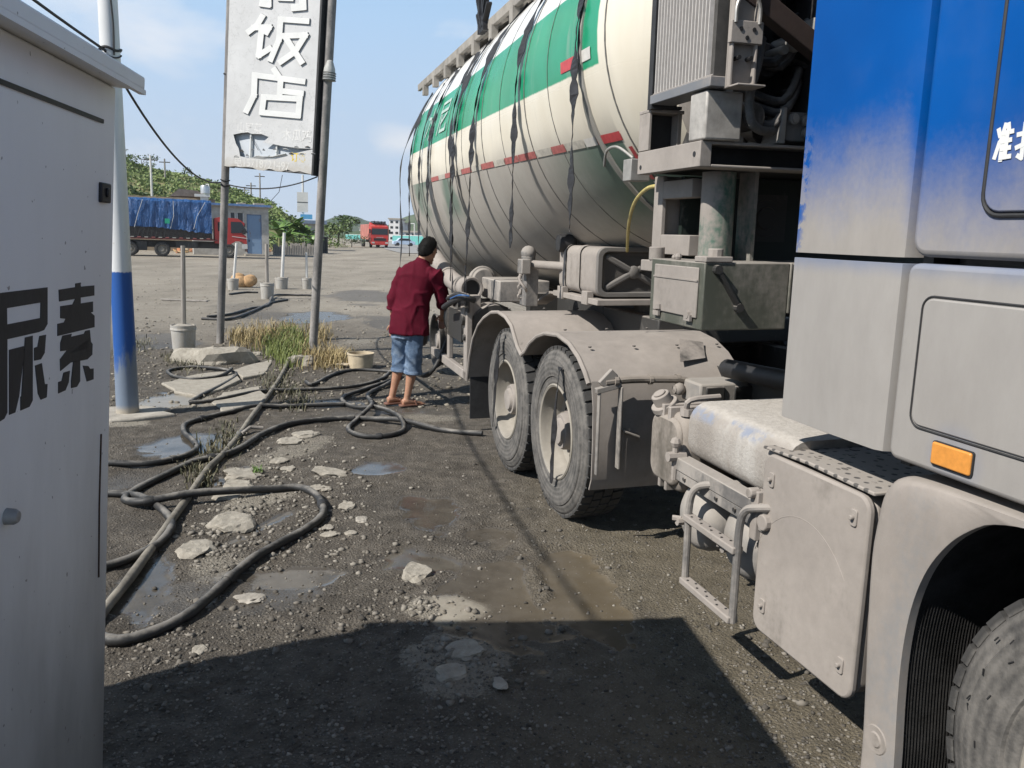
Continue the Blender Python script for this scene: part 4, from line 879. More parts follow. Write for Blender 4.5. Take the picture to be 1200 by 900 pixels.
# split the ring at the left and right tips of the tear
up = [vh[i] for i in range(0, 12)]; lowp_ = [vh[i] for i in range(11, 20)] + [vh[0]]
bm.faces.new([vo[3], vo[2]] + [bm.verts.new((X1, -.11, H[11].z))] + up[::-1] + [bm.verts.new((X0, -.11, H[0].z))])
bm.verts.ensure_lookup_table(); vr, vl = bm.verts[-2], bm.verts[-1]
rag = [bm.verts.new((X0 + (X1 - X0) * q / 15, -.11, Z0 + rj.uniform(-.012, .035))) for q in range(1, 15)]
bm.faces.new([vo[0]] + rag + [vo[1], vr] + lowp_ + [vl])
bmesh.ops.triangulate(bm, faces=bm.faces); bmesh.ops.recalc_face_normals(bm, faces=bm.faces)
me = bpy.data.meshes.new('front_sheet'); bm.to_mesh(me); bm.free(); me.materials.append(M['sheet'])
fs = bpy.data.objects.new('front_sheet', me); COL.objects.link(fs); fs.parent = sign
so = fs.modifiers.new('th', 'SOLIDIFY'); so.thickness = .006; so.offset = 0
b = MB(); b.box(X0, X1, -.045, -.035, Z0, Z1); b.build('back_sheet', simple('grey_inner_panel', (.46, .49, .52), .6, .08, 4), sign)
b = MB(); b.box(X0 - .01, X0 + .012, -.115, .10, Z0 - .01, Z1); b.box(X0, X1, -.10, .10, Z0 + .0, Z0 + .015); b.build('sign_frame', rust, sign, .003)
b = MB(); b.box(X1 - .004, X1 + .03, -.118, .11, Z0 - .015, Z1); b.build('side_panel', M['black'], sign, .003)
b = MB()
for px in (136 / 4.286 + 260, 268 / 4.286 + 260): p = SPx(px, 170); b.cyl((p.x, -.075, 2.6), (p.x, -.06, 5.8), .016, 8)
b.build('lamp_tube', M['white'], sign)
b = MB(); p = SPx(260 + 150 / 4.286, 165); b.tube([(p.x - .05, -.085, p.z + .06), (p.x + .1, -.085, p.z - .12)], .004, 6); b.build('loose_wire', M['dark'], sign)
fl = MB(); q = [zz_(*p) for p in ((150, 793), (215, 800), (265, 799), (330, 781), (326, 772), (262, 787), (215, 787), (180, 783))]
n_ = len(q); fl.add([(p.x, -.115 - (.025 if i > 3 else 0), p.z) for i, p in enumerate(q)], [tuple(range(n_))]); fo = fl.build('torn_flap', M['white'], sign, smooth=0); sm = fo.modifiers.new('t', 'SOLIDIFY'); sm.thickness = .005
rs_ = random.Random(17)                                 # curled and stained scraps along the lips of the tear
for q in range(15):
    t_ = q / 14; x_, z_ = 75 + 385 * t_, (760 if q % 2 else 792) - 18 * t_ + rs_.uniform(-5, 5); a = zz_(x_, z_); w_, h_ = rs_.uniform(.02, .06), rs_.uniform(.012, .035)
    f_ = MB(); f_.add([(a.x - w_, -.114, a.z), (a.x + w_ * .8, -.114, a.z + rs_.uniform(-.01, .01)), (a.x + w_ * .3, -.135, a.z + h_), (a.x - w_ * .5, -.13, a.z + h_ * .7)], [(0, 1, 2, 3)])
    o_ = f_.build('torn_scrap', [M['white'], rust, M['sheet']][q % 3], sign, smooth=0); sm = o_.modifiers.new('t', 'SOLIDIFY'); sm.thickness = .004
# raised lettering: dark returns with white faces
FAN = [[(207, 85), (180, 130), (140, 160)], [(165, 140), (243, 138), (228, 165)], [(203, 160), (190, 280), (246, 245)], [(432, 108), (300, 98), (292, 200), (250, 300)], [(312, 182), (424, 178), (372, 262), (300, 312)], [(322, 185), (405, 312)]]
DIAN = [[(268, 352), (290, 385)], [(168, 378), (412, 410)], [(170, 380), (166, 480), (128, 558)], [(300, 405), (294, 492)], [(300, 458), (404, 470)], [(214, 488), (396, 498), (388, 582), (206, 566), (216, 488)]]
TOPC = [[(236, -60), (236, 22), (208, 18)], [(300, -60), (300, -12), (350, -10)], [(408, -80), (412, 36), (368, 40)]]
M['return'] = simple('dark_letter_return', (.20, .20, .20), .7, .2, 10)
def s_char(segs, w):
    P = lambda u, v, l: (lambda p: Vector((p.x, -.113 - l, p.z)))(zz_(u, v))
    a_ = strokes(segs, w + 1.5, 0, 0, 1, 1, P, .014).build('raised_character', M['return'], sign, smooth=0)
    P2 = lambda u, v, l: (lambda p: Vector((p.x, -.131 - l, p.z)))(zz_(u, v))
    strokes(segs, w, 0, 0, 1, 1, P2, .003).build('letter_face', M['white'], a_, smooth=0)
s_char(FAN, 29); s_char(DIAN, 29); s_char(TOPC, 36)
def text(body, F, size, mat, parent, name='painted_lettering', bold=.0):
    cu = bpy.data.curves.new(name, 'FONT'); cu.body = body; cu.size = size; cu.offset = bold
    o = bpy.data.objects.new(name, cu); COL.objects.link(o); bpy.context.view_layer.update()
    me = bpy.data.meshes.new_from_object(o.evaluated_get(bpy.context.evaluated_depsgraph_get())); COL.objects.unlink(o); bpy.data.objects.remove(o)
    me.name = name; me.materials.clear(); me.materials.append(mat); o = bpy.data.objects.new(name, me); COL.objects.link(o); o.parent = parent; o.matrix_local = F; return o
TF = lambda x, z, y=-.1145: Matrix.Translation((x, y, z)) @ Matrix.Rotation(PI / 2, 4, 'X')
p = SPx(260 + 300 / 4.286, 690 / 4.286); text('木瓜鸡', TF(p.x, p.z - .02), .17, simple('worn_white_lettering', (.57, .565, .55), .6, .2, 20), sign, bold=.004)
p = SPx(260 + 75 / 4.286, 655 / 4.286); text('山野菜', TF(p.x, p.z - .01), .15, simple('worn_white_lettering', (.56, .555, .54), .6, .2, 20), sign, bold=.003)
p = SPx(260 + 60 / 4.286, 830 / 4.286); text('电15718721497', TF(p.x, p.z), .15, simple('faded_white_lettering', (.52, .51, .48), .6, .2, 20), sign, bold=.003)
p = SPx(260 + 345 / 4.286, 805 / 4.286); text('订餐', TF(p.x, p.z), .13, simple('faded_yellow_lettering', (.55, .42, .08), .6, .3, 20), sign, bold=.003)
# little caged lamp on the sign's right edge
p = SPx(390, 84); b = MB(); b.lathe([(.0005, .17), (.04, .15), (.075, .05), (.085, -.10), (.0005, -.11)], (X1 + .13, -.02, p.z), 'z', 12); lp_ = b.build('side_lamp', simple('dull_lamp_housing', (.36, .36, .34), .6, .2, 20), sign)
b = MB(); b.bar((X1 + .0, -.02, p.z), (X1 + .12, -.02, p.z), .03, .03)
for k in range(4): b.lathe([(.088, -.1 + k * .03), (.092, -.1 + k * .03), (.092, -.09 + k * .03)], (X1 + .13, -.02, p.z), 'z', 12)
b.build('lamp_cage', M['dark'], lp_); MB().tube([(X1 + .1, -.02, p.z + .15), (X1 + .09, -.02, p.z + .3), (X1 + .1, 0, p.z + .36)], .006, 5).build('lamp_wire', M['dark'], lp_)
b = MB()
for zc_ in (SPx(265, 86).z, SPx(259, 211).z, SPx(259, 217).z): b.tube([(math.cos(R(a)) * .062, math.sin(R(a)) * .062, zc_ + .008 * math.sin(R(a * 2))) for a in range(0, 375, 20)], .009, 5)
b.build('post_binding', M['dark'], sign)

# ------------------------------------------------------------------ overhead cable
def wire(pts, r, name, label, sub=10, mat=None):
    o = MB().tube(smooth_path(pts, sub), r, 6).build(name, mat or M['black']); return tag(o, label, 'cable')
wt = SF @ Vector((-.06, -.02, SPx(259, 214).z)); pt = wp + Vector((.0, -.09, 3.08))
def sag(a, c, d, n=8): return [a.lerp(c, i / n) - Vector((0, 0, 4 * d * (i / n) * (1 - i / n))) for i in range(n + 1)]
wire(sag(wt, pt, .30), .011, 'overhead_cable', 'black cable slung from the white post down to the sign post', 3)
wire(sag(pt, Vector((-2.97, .6, 3.95)), .12), .012, 'overhead_cable', 'black cable running back from the white post over the cabinet roof', 3)
w2 = SF @ Vector((SPN - .05, -.02, SPx(372, 207).z)); wire(sag(wt, w2, .12), .009, 'slack_wire', 'thin slack wire strung between the two sign posts', 3)
MB().tube([SF @ SPx(331, 205), SF @ SPx(327, 225), SF @ SPx(316, 237)], .004, 5).build('dangling_wire', M['black'])
tag(bpy.data.objects['dangling_wire'], 'short loose wire dangling below the sign board', 'wire')

# ------------------------------------------------------------------ poles set in concrete filled buckets
M['bucket'] = dusty('dirty_white_bucket', (.40, .385, .355), .6, .40, .80, .2, (.30, .26, .205)); M['wood'] = simple('grey_weathered_wood', (.29, .265, .235), .9, .35, 6, streak=True, bump=.5)
M['palewood'] = simple('whitewashed_pole', (.58, .57, .54), .85, .25, 8, streak=True)
def bucket_post(px, py, h, r, lean, lab, mat, bw, bh=.36):
    g = G(px, py); o = thing('bucket_post', lab, 'post', (g.x, g.y + bw, 0), 0, 'poles standing in concrete filled buckets')
    k = MB().lathe([(.0005, 0), (bw * .86, 0), (bw * .88, .01), (bw * .97, bh * .8), (bw * 1.03, bh * .82), (bw * 1.03, bh * .88), (bw, bh * .9), (bw * 1.02, bh), (bw * .94, bh), (bw * .93, bh - .02)], n=24, axis='z').build('bucket', M['bucket'], o)
    MB().lathe([(bw * .94, bh - .02), (bw * .5, bh + .01), (.0005, bh + .02)], n=20, axis='z').build('concrete_fill', M['concrete'], o)
    b = MB().tube([(0, 0, .1), (lean * .5, 0, h * .5), (lean, 0, h)], [r, r * .95, r * .9], 8); b.build('pole', mat, o); return o
bucket_post(210, 414, 1.44, .035, .035, 'weathered square pole in the nearest white bucket left of the sign', M['wood'], .165, .37)
bucket_post(271, 340, 1.32, .04, .13, 'pale pole in a bucket beside the tan sack', M['palewood'], .16, .32)
bucket_post(311, 351, 1.37, .045, .0, 'dark pole in the middle bucket just left of the far hoses', M['wood'], .17, .40)
bucket_post(328, 339, 1.66, .05, .10, 'tallest pale pole in a bucket behind the middle bucket', M['palewood'], .19, .34)
bucket_post(358, 339, 1.10, .035, .0, 'short white pole in the bucket next to the right sign post', M['palewood'], .15, .33)
g = G(421, 432); o = thing('tipped_bucket', 'cream cracked plastic tub lying right of the sign posts', 'tub', (g.x, g.y + .1, 0))
tub = simple('sun_bleached_cream_plastic', (.46, .385, .27), .6, .2, 12)
MB().lathe([(.0005, 0), (.15, 0), (.165, .17), (.172, .17), (.172, .19), (.16, .19), (.145, .02), (.0005, .02)], n=24, axis='z').build('tub_body', tub, o)
MB().box(-.30, -.14, -.10, .02, .03, .05).build('tub_lid', tub, o, .01)
g = G(285, 337); b = MB(); rn = random.Random(4)
for k in range(5): b.ball((rn.uniform(-.22, .22), rn.uniform(-.1, .1), .13 + rn.random() * .1), .2 + rn.random() * .06, 10, (1, .8, .85))
o = b.build('sack', simple('tan_sack', (.42, .26, .13), .9, .35, 12, bump=.9, bscale=20)); o.location = (g.x, g.y + .2, 0); tag(o, 'tan crumpled sack on the ground between two bucket poles', 'sack')
# ------------------------------------------------------------------ ground: one sheet to the horizon, relief and wet / pale / dry masks near by
_perm = np.random.RandomState(5).permutation(512)
def vnoise(x, y):
    xi = np.floor(x).astype(int); yi = np.floor(y).astype(int); fx = x - xi; fy = y - yi
    u = fx * fx * fx * (fx * (fx * 6 - 15) + 10); v = fy * fy * fy * (fy * (fy * 6 - 15) + 10)
    h = lambda a, b: _perm[(_perm[a & 511] + b) & 511] / 511.0
    return (h(xi, yi) * (1 - u) + h(xi + 1, yi) * u) * (1 - v) + (h(xi, yi + 1) * (1 - u) + h(xi + 1, yi + 1) * u) * v
def fbm(x, y, f, o=4, g=.5):
    s = 0; a = 1; t = 0
    for k in range(o): s = s + a * vnoise(x * f + 17.3 * k, y * f + 9.1 * k); t += a; a *= g; f *= 2.03
    return s / t
def blob(x, y, px, py, rx, ry, soft=.35, rot=0.0, warp=.5):
    g = G(px, py); dx = x - g.x; dy = y - g.y; c, s = math.cos(rot), math.sin(rot)
    d = np.sqrt(((dx * c + dy * s) / rx) ** 2 + ((-dx * s + dy * c) / ry) ** 2)
    d = d + warp * (fbm(x + px, y + py, 1.6 / max(.25, min(rx, ry)) * .5, 4, .6) - .5) * 2
    return np.clip((1 - d) / soft, 0, 1)
WET = [(160, 560, .3, .5, 0, .5), (250, 700, .5, .3, .2, .5), (420, 480, .7, .5, 0, .45), (175, 690, .16, .55, .25), (215, 520, .35, .45, 0), (190, 470, .35, .5, .3), (330, 675, .32, .13, .15), (590, 690, .30, .75, .1), (690, 700, .22, .6, .2), (500, 600, .22, .35, .2), (490, 655, .28, .22, 0), (530, 690, .14, .22, 0),
       (445, 548, .22, .18, 0), (610, 735, .35, .16, 0), (430, 350, 1.5, 3.2, .2, .62), (170, 400, .9, 1.2, 0, .66), (380, 372, .9, 1.3, .2, .75), (330, 370, 1.0, 1.0, 0, .6), (450, 378, .5, 1.8, .2, .6), (290, 360, 1.2, 1.6, .2, .5), (265, 560, .14, .3, -.4), (690, 815, .5, .25, .2, .5), (300, 620, .08, .35, -.3)]
PALE = [(420, 400, .85, 1.7, .15, .5), (500, 345, .8, 3.4, .2, .6), (415, 305, 4, 12, 0, .3), (220, 470, .5, .55, 0, .8), (150, 497, .38, .3, 0, .9), (280, 415, .7, .55, 0, .9), (525, 712, .28, .14, 0, 1.0), (535, 772, .24, .30, .3, .95), (340, 530, .22, .8, -.3, .5), (500, 490, .5, .35, 0, .5), (165, 395, 1.0, 1.5, 0, .3),
        (295, 590, .22, .5, -.3, .6), (260, 660, .18, .3, -.2, .5), (640, 560, .35, .35, 0, .2), (450, 640, .5, .3, 0, .15)]
def masks(x, y):
    wet = np.zeros_like(x); pale = np.zeros_like(x)
    for px, py, rx, ry, r, *am in WET: wet = np.maximum(wet, (am[0] if am else 1.0) * blob(x, y, px, py, rx, ry, .30, r, .75))
    for px, py, rx, ry, r, a in PALE: pale = np.maximum(pale, a * blob(x, y, px, py, rx, ry, .6, r, .6))
    far = np.clip((y - 10.5 + (fbm(x, y, .35, 3) - .5) * 7) / 6.5, 0, 1)
    nearwet = np.clip((fbm(x + 31, y, .5, 4) - .52) * 5, 0, 1) * np.clip((12 - y) / 4, 0, 1) * .38
    return np.clip(wet + nearwet, 0, 1), pale, far
def height(x, y, wet, pale):
    near = np.clip((24 - y) / 10, 0, 1) * np.clip((np.abs(x) < 12), 0, 1)
    h = (fbm(x, y, .7, 3) - .5) * .05 + (fbm(x, y, 3.2, 4, .6) - .5) * .040 + (fbm(x + 5, y, 14, 3, .6) - .5) * .016
    h = h * (1 - .8 * wet) * (1 - .6 * pale) - .014 * wet + .012 * pale
    return h * near
yv = list(np.linspace(-60, -4, 12)) + list(np.linspace(-3.5, 1.3, 16))
y = 1.32
while y < 4200: yv.append(y); y *= 1.0085 if y < 16 else 1.03
xv = list(np.linspace(-3.6, 3.6, 330)); sx_ = []; x = 3.63; d = .024
while x < 4200: sx_.append(x); d *= 1.045; x += d
xv = [-q for q in sx_[::-1]] + xv + sx_; xv = np.array(xv); yv = np.array(yv)
X, Y = np.meshgrid(xv - 0.0, yv); X = X - .35 * np.clip(Y, 0, 14) * .0
wet, pale, far = masks(X, Y); Z = height(X, Y, wet, pale); Z = Z - np.clip(Y - 40, 0, None) * 0.0
def gz(px, py):
    g = G(px, py); a = np.array([g.x]); b_ = np.array([g.y]); w, p, f = masks(a, b_); return Vector((g.x, g.y, float(height(a, b_, w, p)[0])))
ny, nx = X.shape; co = np.stack([X, Y, Z], -1).reshape(-1, 3).astype(np.float32)
idx = np.arange(ny * nx).reshape(ny, nx); fq = np.stack([idx[:-1, :-1], idx[:-1, 1:], idx[1:, 1:], idx[1:, :-1]], -1).reshape(-1, 4)
me = bpy.data.meshes.new('ground'); me.vertices.add(len(co)); me.vertices.foreach_set('co', co.ravel()); me.loops.add(fq.size); me.loops.foreach_set('vertex_index', fq.ravel().astype(np.int32))
me.polygons.add(len(fq)); me.polygons.foreach_set('loop_start', np.arange(0, fq.size, 4, dtype=np.int32)); me.update(); me.validate()
ca = me.color_attributes.new('masks', 'FLOAT_COLOR', 'POINT'); buf = np.ones((ny * nx, 4), np.float32); buf[:, 0] = wet.ravel(); buf[:, 1] = pale.ravel(); buf[:, 2] = far.ravel(); ca.data.foreach_set('color', buf.ravel())
me.polygons.foreach_set('use_smooth', np.ones(len(fq), bool)); me.update()
ground = bpy.data.objects.new('ground', me); COL.objects.link(ground); tag(ground, 'muddy gravel yard with puddles', kind='structure')
t = NT('muddy_gravel'); at = t.n('ShaderNodeAttribute'); at.attribute_name = 'masks'; s = t.n('ShaderNodeSeparateColor'); t.l(at.outputs['Color'], s.inputs[0]); w_, p_, f_ = s.outputs
n1 = t.noise(1.3, 6, .6); n2 = t.noise(9, 6, .65); n3 = t.noise(70, 5, .7); n4 = t.noise(260, 3, .6)
mud = t.ramp(n2, (.25, (.052, .044, .035)), (.5, (.105, .09, .071)), (.75, (.175, .153, .124)))
olive = t.ramp(n2, (.3, (.105, .087, .057)), (.7, (.19, .162, .115)))
sx__ = t.sep(t.coord()); right = t.mrange(t.math('ADD', sx__[0], t.math('MULTIPLY', n1, .8)), .1, 1.1)
mud = t.mix(right, mud, olive); mud = t.mix(t.math('MULTIPLY', t.mrange(t.noise(.8, 7, .7), .50, .62), .45), mud, (.045, .038, .03))
grit = t.n('ShaderNodeTexVoronoi'); grit.inputs['Scale'].default_value = 75; t.l(t.coord(), grit.inputs['Vector'])
gk = t.math('MULTIPLY', t.mrange(grit.outputs['Distance'], .32, .12), t.mrange(n2, .42, .62)); gc = t.mix(t.sep(grit.outputs['Color'])[0], (.11, .10, .09), (.36, .335, .295))
mud = t.mix(t.math('MULTIPLY', gk, .8), mud, gc)
pc = t.ramp(t.math('ADD', t.math('MULTIPLY', n3, .5), t.math('MULTIPLY', n2, .5)), (.3, (.22, .196, .157)), (.7, (.36, .328, .27)))
fc_ = t.ramp(t.math('ADD', t.math('MULTIPLY', t.noise(.35, 7, .72, stretch=(1, .4, 1)), .62), t.math('ADD', t.math('MULTIPLY', n2, .22), t.math('MULTIPLY', n1, .16))), (.34, (.13, .113, .088)), (.47, (.27, .238, .19)), (.62, (.375, .335, .272)))
pk = t.mrange(t.math('ADD', p_, t.math('MULTIPLY', t.math('SUBTRACT', n3, .5), .9)), .30, .62); pk = t.math('MULTIPLY', pk, t.mrange(p_, .02, .12))
c = t.mix(f_, mud, fc_); c = t.mix(pk, c, pc)
wk = t.mrange(t.math('ADD', w_, t.math('MULTIPLY', t.math('SUBTRACT', n3, .5), .35)), .25, .8); wk = t.math('MULTIPLY', wk, t.math('SUBTRACT', 1.0, t.math('MULTIPLY', p_, .9)))
damp = t.mix(right, (.038, .034, .029), (.12, .092, .052)); dm = t.mix(t.math('MULTIPLY', n2, .9), damp, (.12, .105, .085))
c = t.mix(t.math('MULTIPLY', wk, .85), c, dm)
wat = t.mrange(w_, .55, .85); ro = t.math('SUBTRACT', .92, t.math('MULTIPLY', wk, .35)); ro = t.math('SUBTRACT', ro, t.math('MULTIPLY', wat, .49), clamp=True)
hh = t.math('ADD', t.math('MULTIPLY', n3, 1.0), t.math('MULTIPLY', n4, .35)); hh = t.math('ADD', hh, t.math('MULTIPLY', grit.outputs['Distance'], -.6))
bp_ = t.bump(hh, .9, .022); inv = t.math('SUBTRACT', 1.0, t.math('MULTIPLY', wat, .97)); t.l(t.math('MULTIPLY', inv, .95), bp_.inputs['Strength'])
ground.data.materials.append(t.set(Base_Color=c, Roughness=ro))

# pebbles and clods, thousands of small faceted stones joined by kind
bm = bmesh.new(); bmesh.ops.create_icosphere(bm, subdivisions=1, radius=1); ICV = np.array([v.co[:] for v in bm.verts]); ICF = np.array([[v.index for v in f.verts] for f in bm.faces]); bm.free()
def stones(name, n, sampler, smin, smax, mat, label, power=2.2):
    V = []; F = []; k = 0
    P = sampler(n); w, p, f = masks(P[:, 0], P[:, 1]); hz = height(P[:, 0], P[:, 1], w, p)
    keep = RNG.rand(len(P)) > w * .8; P = P[keep]; hz = hz[keep]
    for (x, y), z in zip(P, hz):
        s_ = smin + (smax - smin) * RNG.rand() ** power; v = ICV * (1 + .8 * (RNG.rand(len(ICV), 1) - .5)) * s_ * np.array([1, .6 + .5 * RNG.rand(), .4 + .35 * RNG.rand()])
        a = RNG.rand() * 6.28; ca_, sa_ = math.cos(a), math.sin(a); v = np.stack([v[:, 0] * ca_ - v[:, 1] * sa_, v[:, 0] * sa_ + v[:, 1] * ca_, v[:, 2]], -1)
        V.append(v + [x, y, z + s_ * .12]); F.append(ICF + k); k += len(ICV)
    V = np.concatenate(V); F = np.concatenate(F); me = bpy.data.meshes.new(name)
    me.vertices.add(len(V)); me.vertices.foreach_set('co', V.astype(np.float32).ravel()); me.loops.add(F.size); me.loops.foreach_set('vertex_index', F.ravel().astype(np.int32)); me.polygons.add(len(F)); me.polygons.foreach_set('loop_start', np.arange(0, F.size, 3, dtype=np.int32)); me.update()
    me.materials.append(mat); o = bpy.data.objects.new(name, me); COL.objects.link(o); return tag(o, label, kind='stuff')
def image_sampler(x0, x1, y0, y1):
    def f(n):
        px = x0 + (x1 - x0) * RNG.rand(n); py = y0 + (y1 - y0) * RNG.rand(n) ** .8; q = [G(a, b)[:2] for a, b in zip(px, py)]; return np.array(q)
    return f
def cluster_sampler(cs):
    def f(n):
        out = []
        for k in range(n):
            px, py, sx2, sy2 = cs[RNG.randint(len(cs))]; out.append(G(px + RNG.randn() * sx2, py + RNG.randn() * sy2)[:2])
        return np.array(out)
    return f
def stone_mat(name, a, b):
    t = NT(name); g = t.n('ShaderNodeNewGeometry'); k = t.mix(g.outputs['Random Per Island'], a, b); n = t.noise(60, 3, .6); c = t.mix(t.math('MULTIPLY', n, .5), k, tuple(x * .6 for x in a)); return t.set(Base_Color=c, Roughness=.9)
M['peb_d'] = stone_mat('dark_muddy_pebble', (.05, .044, .036), (.26, .235, .20)); M['peb_y'] = stone_mat('yard_stone', (.12, .105, .082), (.36, .325, .265)); M['peb_p'] = stone_mat('pale_limestone_chip', (.13, .116, .095), (.34, .312, .265))
stones('gravel', 15000, image_sampler(110, 1100, 470, 905), .002, .0095, M['peb_d'], 'dark muddy gravel strewn over the yard', 2.6)
stones('pale_gravel', 4500, image_sampler(110, 1000, 440, 905), .002, .010, M['peb_p'], 'scattered pale stone chips in the mud', 3)
stones('limestone_chips', 1700, cluster_sampler([(340, 530, 45, 30), (380, 580, 35, 30), (290, 600, 25, 35), (345, 610, 40, 28), (300, 560, 30, 30), (400, 640, 50, 30), (250, 630, 20, 25)]), .004, .022, M['peb_p'], 'pale broken stone chips beside the hoses', 2.4)
stones('yard_gravel', 5000, image_sampler(130, 700, 296, 480), .008, .035, M['peb_y'], 'loose stones over the pale yard', 3)
stones('crumbs', 420, cluster_sampler([(530, 770, 28, 22), (520, 715, 30, 10)]), .005, .022, M['peb_p'], 'pale concrete crumbs in the shade', 2.2)
stones('mud_clods', 700, cluster_sampler([(300, 690, 60, 25), (200, 760, 40, 30), (350, 720, 80, 20), (900, 780, 30, 60), (480, 640, 90, 60), (600, 640, 60, 80)]), .006, .022, M['peb_d'], 'dark clods of mud by the puddles', 2)
# ------------------------------------------------------------------ larger broken concrete pieces, each a thing
def rock(px, py, wpx, hpx, lab, seed, flat=.24, mat=None, name='concrete_piece', grp='broken concrete pieces beside the hoses'):
    g = gz(px, py + hpx * .35); sc_ = (g - CPOS).dot(FWD) / FPX; w = wpx * sc_ * .62; dpt = max(w * .5, hpx * sc_ * 1.25); rn = random.Random(seed)
    bm = bmesh.new(); bmesh.ops.create_icosphere(bm, subdivisions=3, radius=1)
    for v in bm.verts:
        n = mnoise.noise(v.co * 1.3 + Vector((seed * 3.1, 0, 0))) * .42 + mnoise.noise(v.co * 5 + Vector((seed, 2, 0))) * .12
        v.co *= 1 + n; v.co.z = max(-.35, min(.42 + .16 * mnoise.noise(v.co * 3), v.co.z)); v.co = Vector((v.co.x * w, v.co.y * dpt, v.co.z * min(w, dpt) * flat * 1.7))
    me = bpy.data.meshes.new(name); bm.to_mesh(me); bm.free(); me.materials.append(mat or M['rockc']); o = bpy.data.objects.new(name, me); COL.objects.link(o)
    o.location = g + Vector((0, 0, .004)); o.rotation_euler = (rn.uniform(-.08, .08), rn.uniform(-.08, .08), rn.uniform(-.3, .3)); return tag(o, lab, 'rubble', grp)
t = NT('dusty_broken_concrete'); n1 = t.noise(18, 7, .7); n2 = t.noise(60, 5, .7); t.bump(t.math('ADD', n1, t.math('MULTIPLY', n2, .5)), .7, .012); M['rockc'] = t.set(Base_Color=t.ramp(n1, (.3, (.23, .207, .17)), (.7, (.375, .345, .29))), Roughness=.95)
RK = [(287, 549, 38, 18, 'largest pale flat stone among the hoses left of the green weed'), (280, 567, 28, 12, 'pale flat stone just below the largest one'), (267, 578, 28, 12, 'low pale stone touching the big loop of hose'), (357, 506, 25, 15, 'pale stone beside the hose that crosses to the tyre'),
      (340, 514, 22, 13, 'pale stone left of the stone by the crossing hose'), (327, 539, 16, 8, 'small pale stone right of the largest flat stone'), (337, 547, 14, 7, 'small chipped stone between the gravel chips'), (386, 550, 34, 12, 'long pale stone at the right end of the rubble trail'),
      (369, 570, 13, 12, 'small upright stone inside the hose loop'), (407, 589, 14, 11, 'pale wedge of concrete just right of the hose loop'), (382, 572, 11, 8, 'tiny pale stone above the loop bend'), (272, 607, 40, 24, 'broad crumbling slab piece inside the hose loop'),
      (230, 638, 32, 20, 'crumbling pale piece left inside the hose loop'), (384, 617, 10, 9, 'small stone touching the outer bend of the loop'), (386, 627, 16, 5, 'thin flat chip below the outer bend of the loop'), (411, 624, 11, 7, 'small chip right of the outer bend'),
      (424, 608, 12, 8, 'dark grey stone right of the loop'), (487, 662, 30, 22, 'curved pale shard lying alone in the brown mud'), (233, 762, 13, 8, 'lone grey stone at the edge of the shade'), (292, 697, 26, 9, 'dark flat stone by the lower puddle'), (586, 797, 14, 11, 'round grey stone in the shade beside the crumbs'),
      (545, 760, 34, 16, 'grey concrete lump in the shade'), (530, 785, 30, 14, 'second concrete lump in the shade below the first')]
for i, (px, py, w, h, lab) in enumerate(RK): rock(px, py, w, h, lab, i + 1, mat=M['concrete'] if i in (16, 19, 20) else None)
def slab(pts, th, lab, name='concrete_slab', lift=.0):
    P = [G(*p) for p in pts]; c = sum(P, Vector()) / len(P); rn = random.Random(int(pts[0][0])); m_ = MB(); Q = []
    for i, p in enumerate(P):
        q = P[(i + 1) % len(P)]
        for k in range(4): r_ = p.lerp(q, k / 4) + Vector((rn.uniform(-.02, .02), rn.uniform(-.03, .03), 0)); Q.append((r_.x - c.x, r_.y - c.y))
    m_.prism(Q, 'z', -.03, th); o = m_.build(name, M['rockc'], None, .012); o.location = (c.x, c.y, lift); return tag(o, lab, 'slab', 'old concrete slabs under the hoses')
slab([(190, 451), (228, 441), (272, 436), (282, 447), (258, 458), (232, 466), (205, 461)], .022, 'long pale concrete slab crossed by the upper hose loop')
slab([(262, 463), (305, 455), (312, 470), (300, 482), (265, 486), (248, 474)], .028, 'small pale slab below the upper hose loop')
slab([(272, 436), (300, 428), (318, 424), (312, 440), (285, 445)], .03, 'pale slab at the foot of the rubble mound')
for (px, py, w, h, lab, sd) in ((250, 413, 78, 27, 'mound of broken concrete round the left sign post', 31), (354, 421, 30, 15, 'low lump of concrete round the right sign post', 32)):
    o = rock(px, py, w, h, lab, sd, .55, name='concrete_mound', grp='concrete mounds at the sign posts')
rn = random.Random(9)
for k, (px, py, w) in enumerate(((285, 412, 14), (272, 419, 12), (292, 420, 10), (262, 424, 12), (300, 414, 9))): rock(px, py, w, w * .6, ['grey lump at the right end of the mound', 'middle loose lump on the face of the mound', 'lump lying in the dry grass by the mound', 'lowest loose lump at the front of the mound', 'outermost small lump beside the grass'][k], 50 + k, .6, name='rubble_lump')
b = MB().box(-.55, .55, -.05, .05, 0, .03).build('plank', M['wood'], None, .005); g = G(216, 353); b.location = (g.x, g.y, .01); b.rotation_euler = (0, 0, -.05); tag(b, 'dark plank lying on the pale yard behind the bucket pole', 'plank')

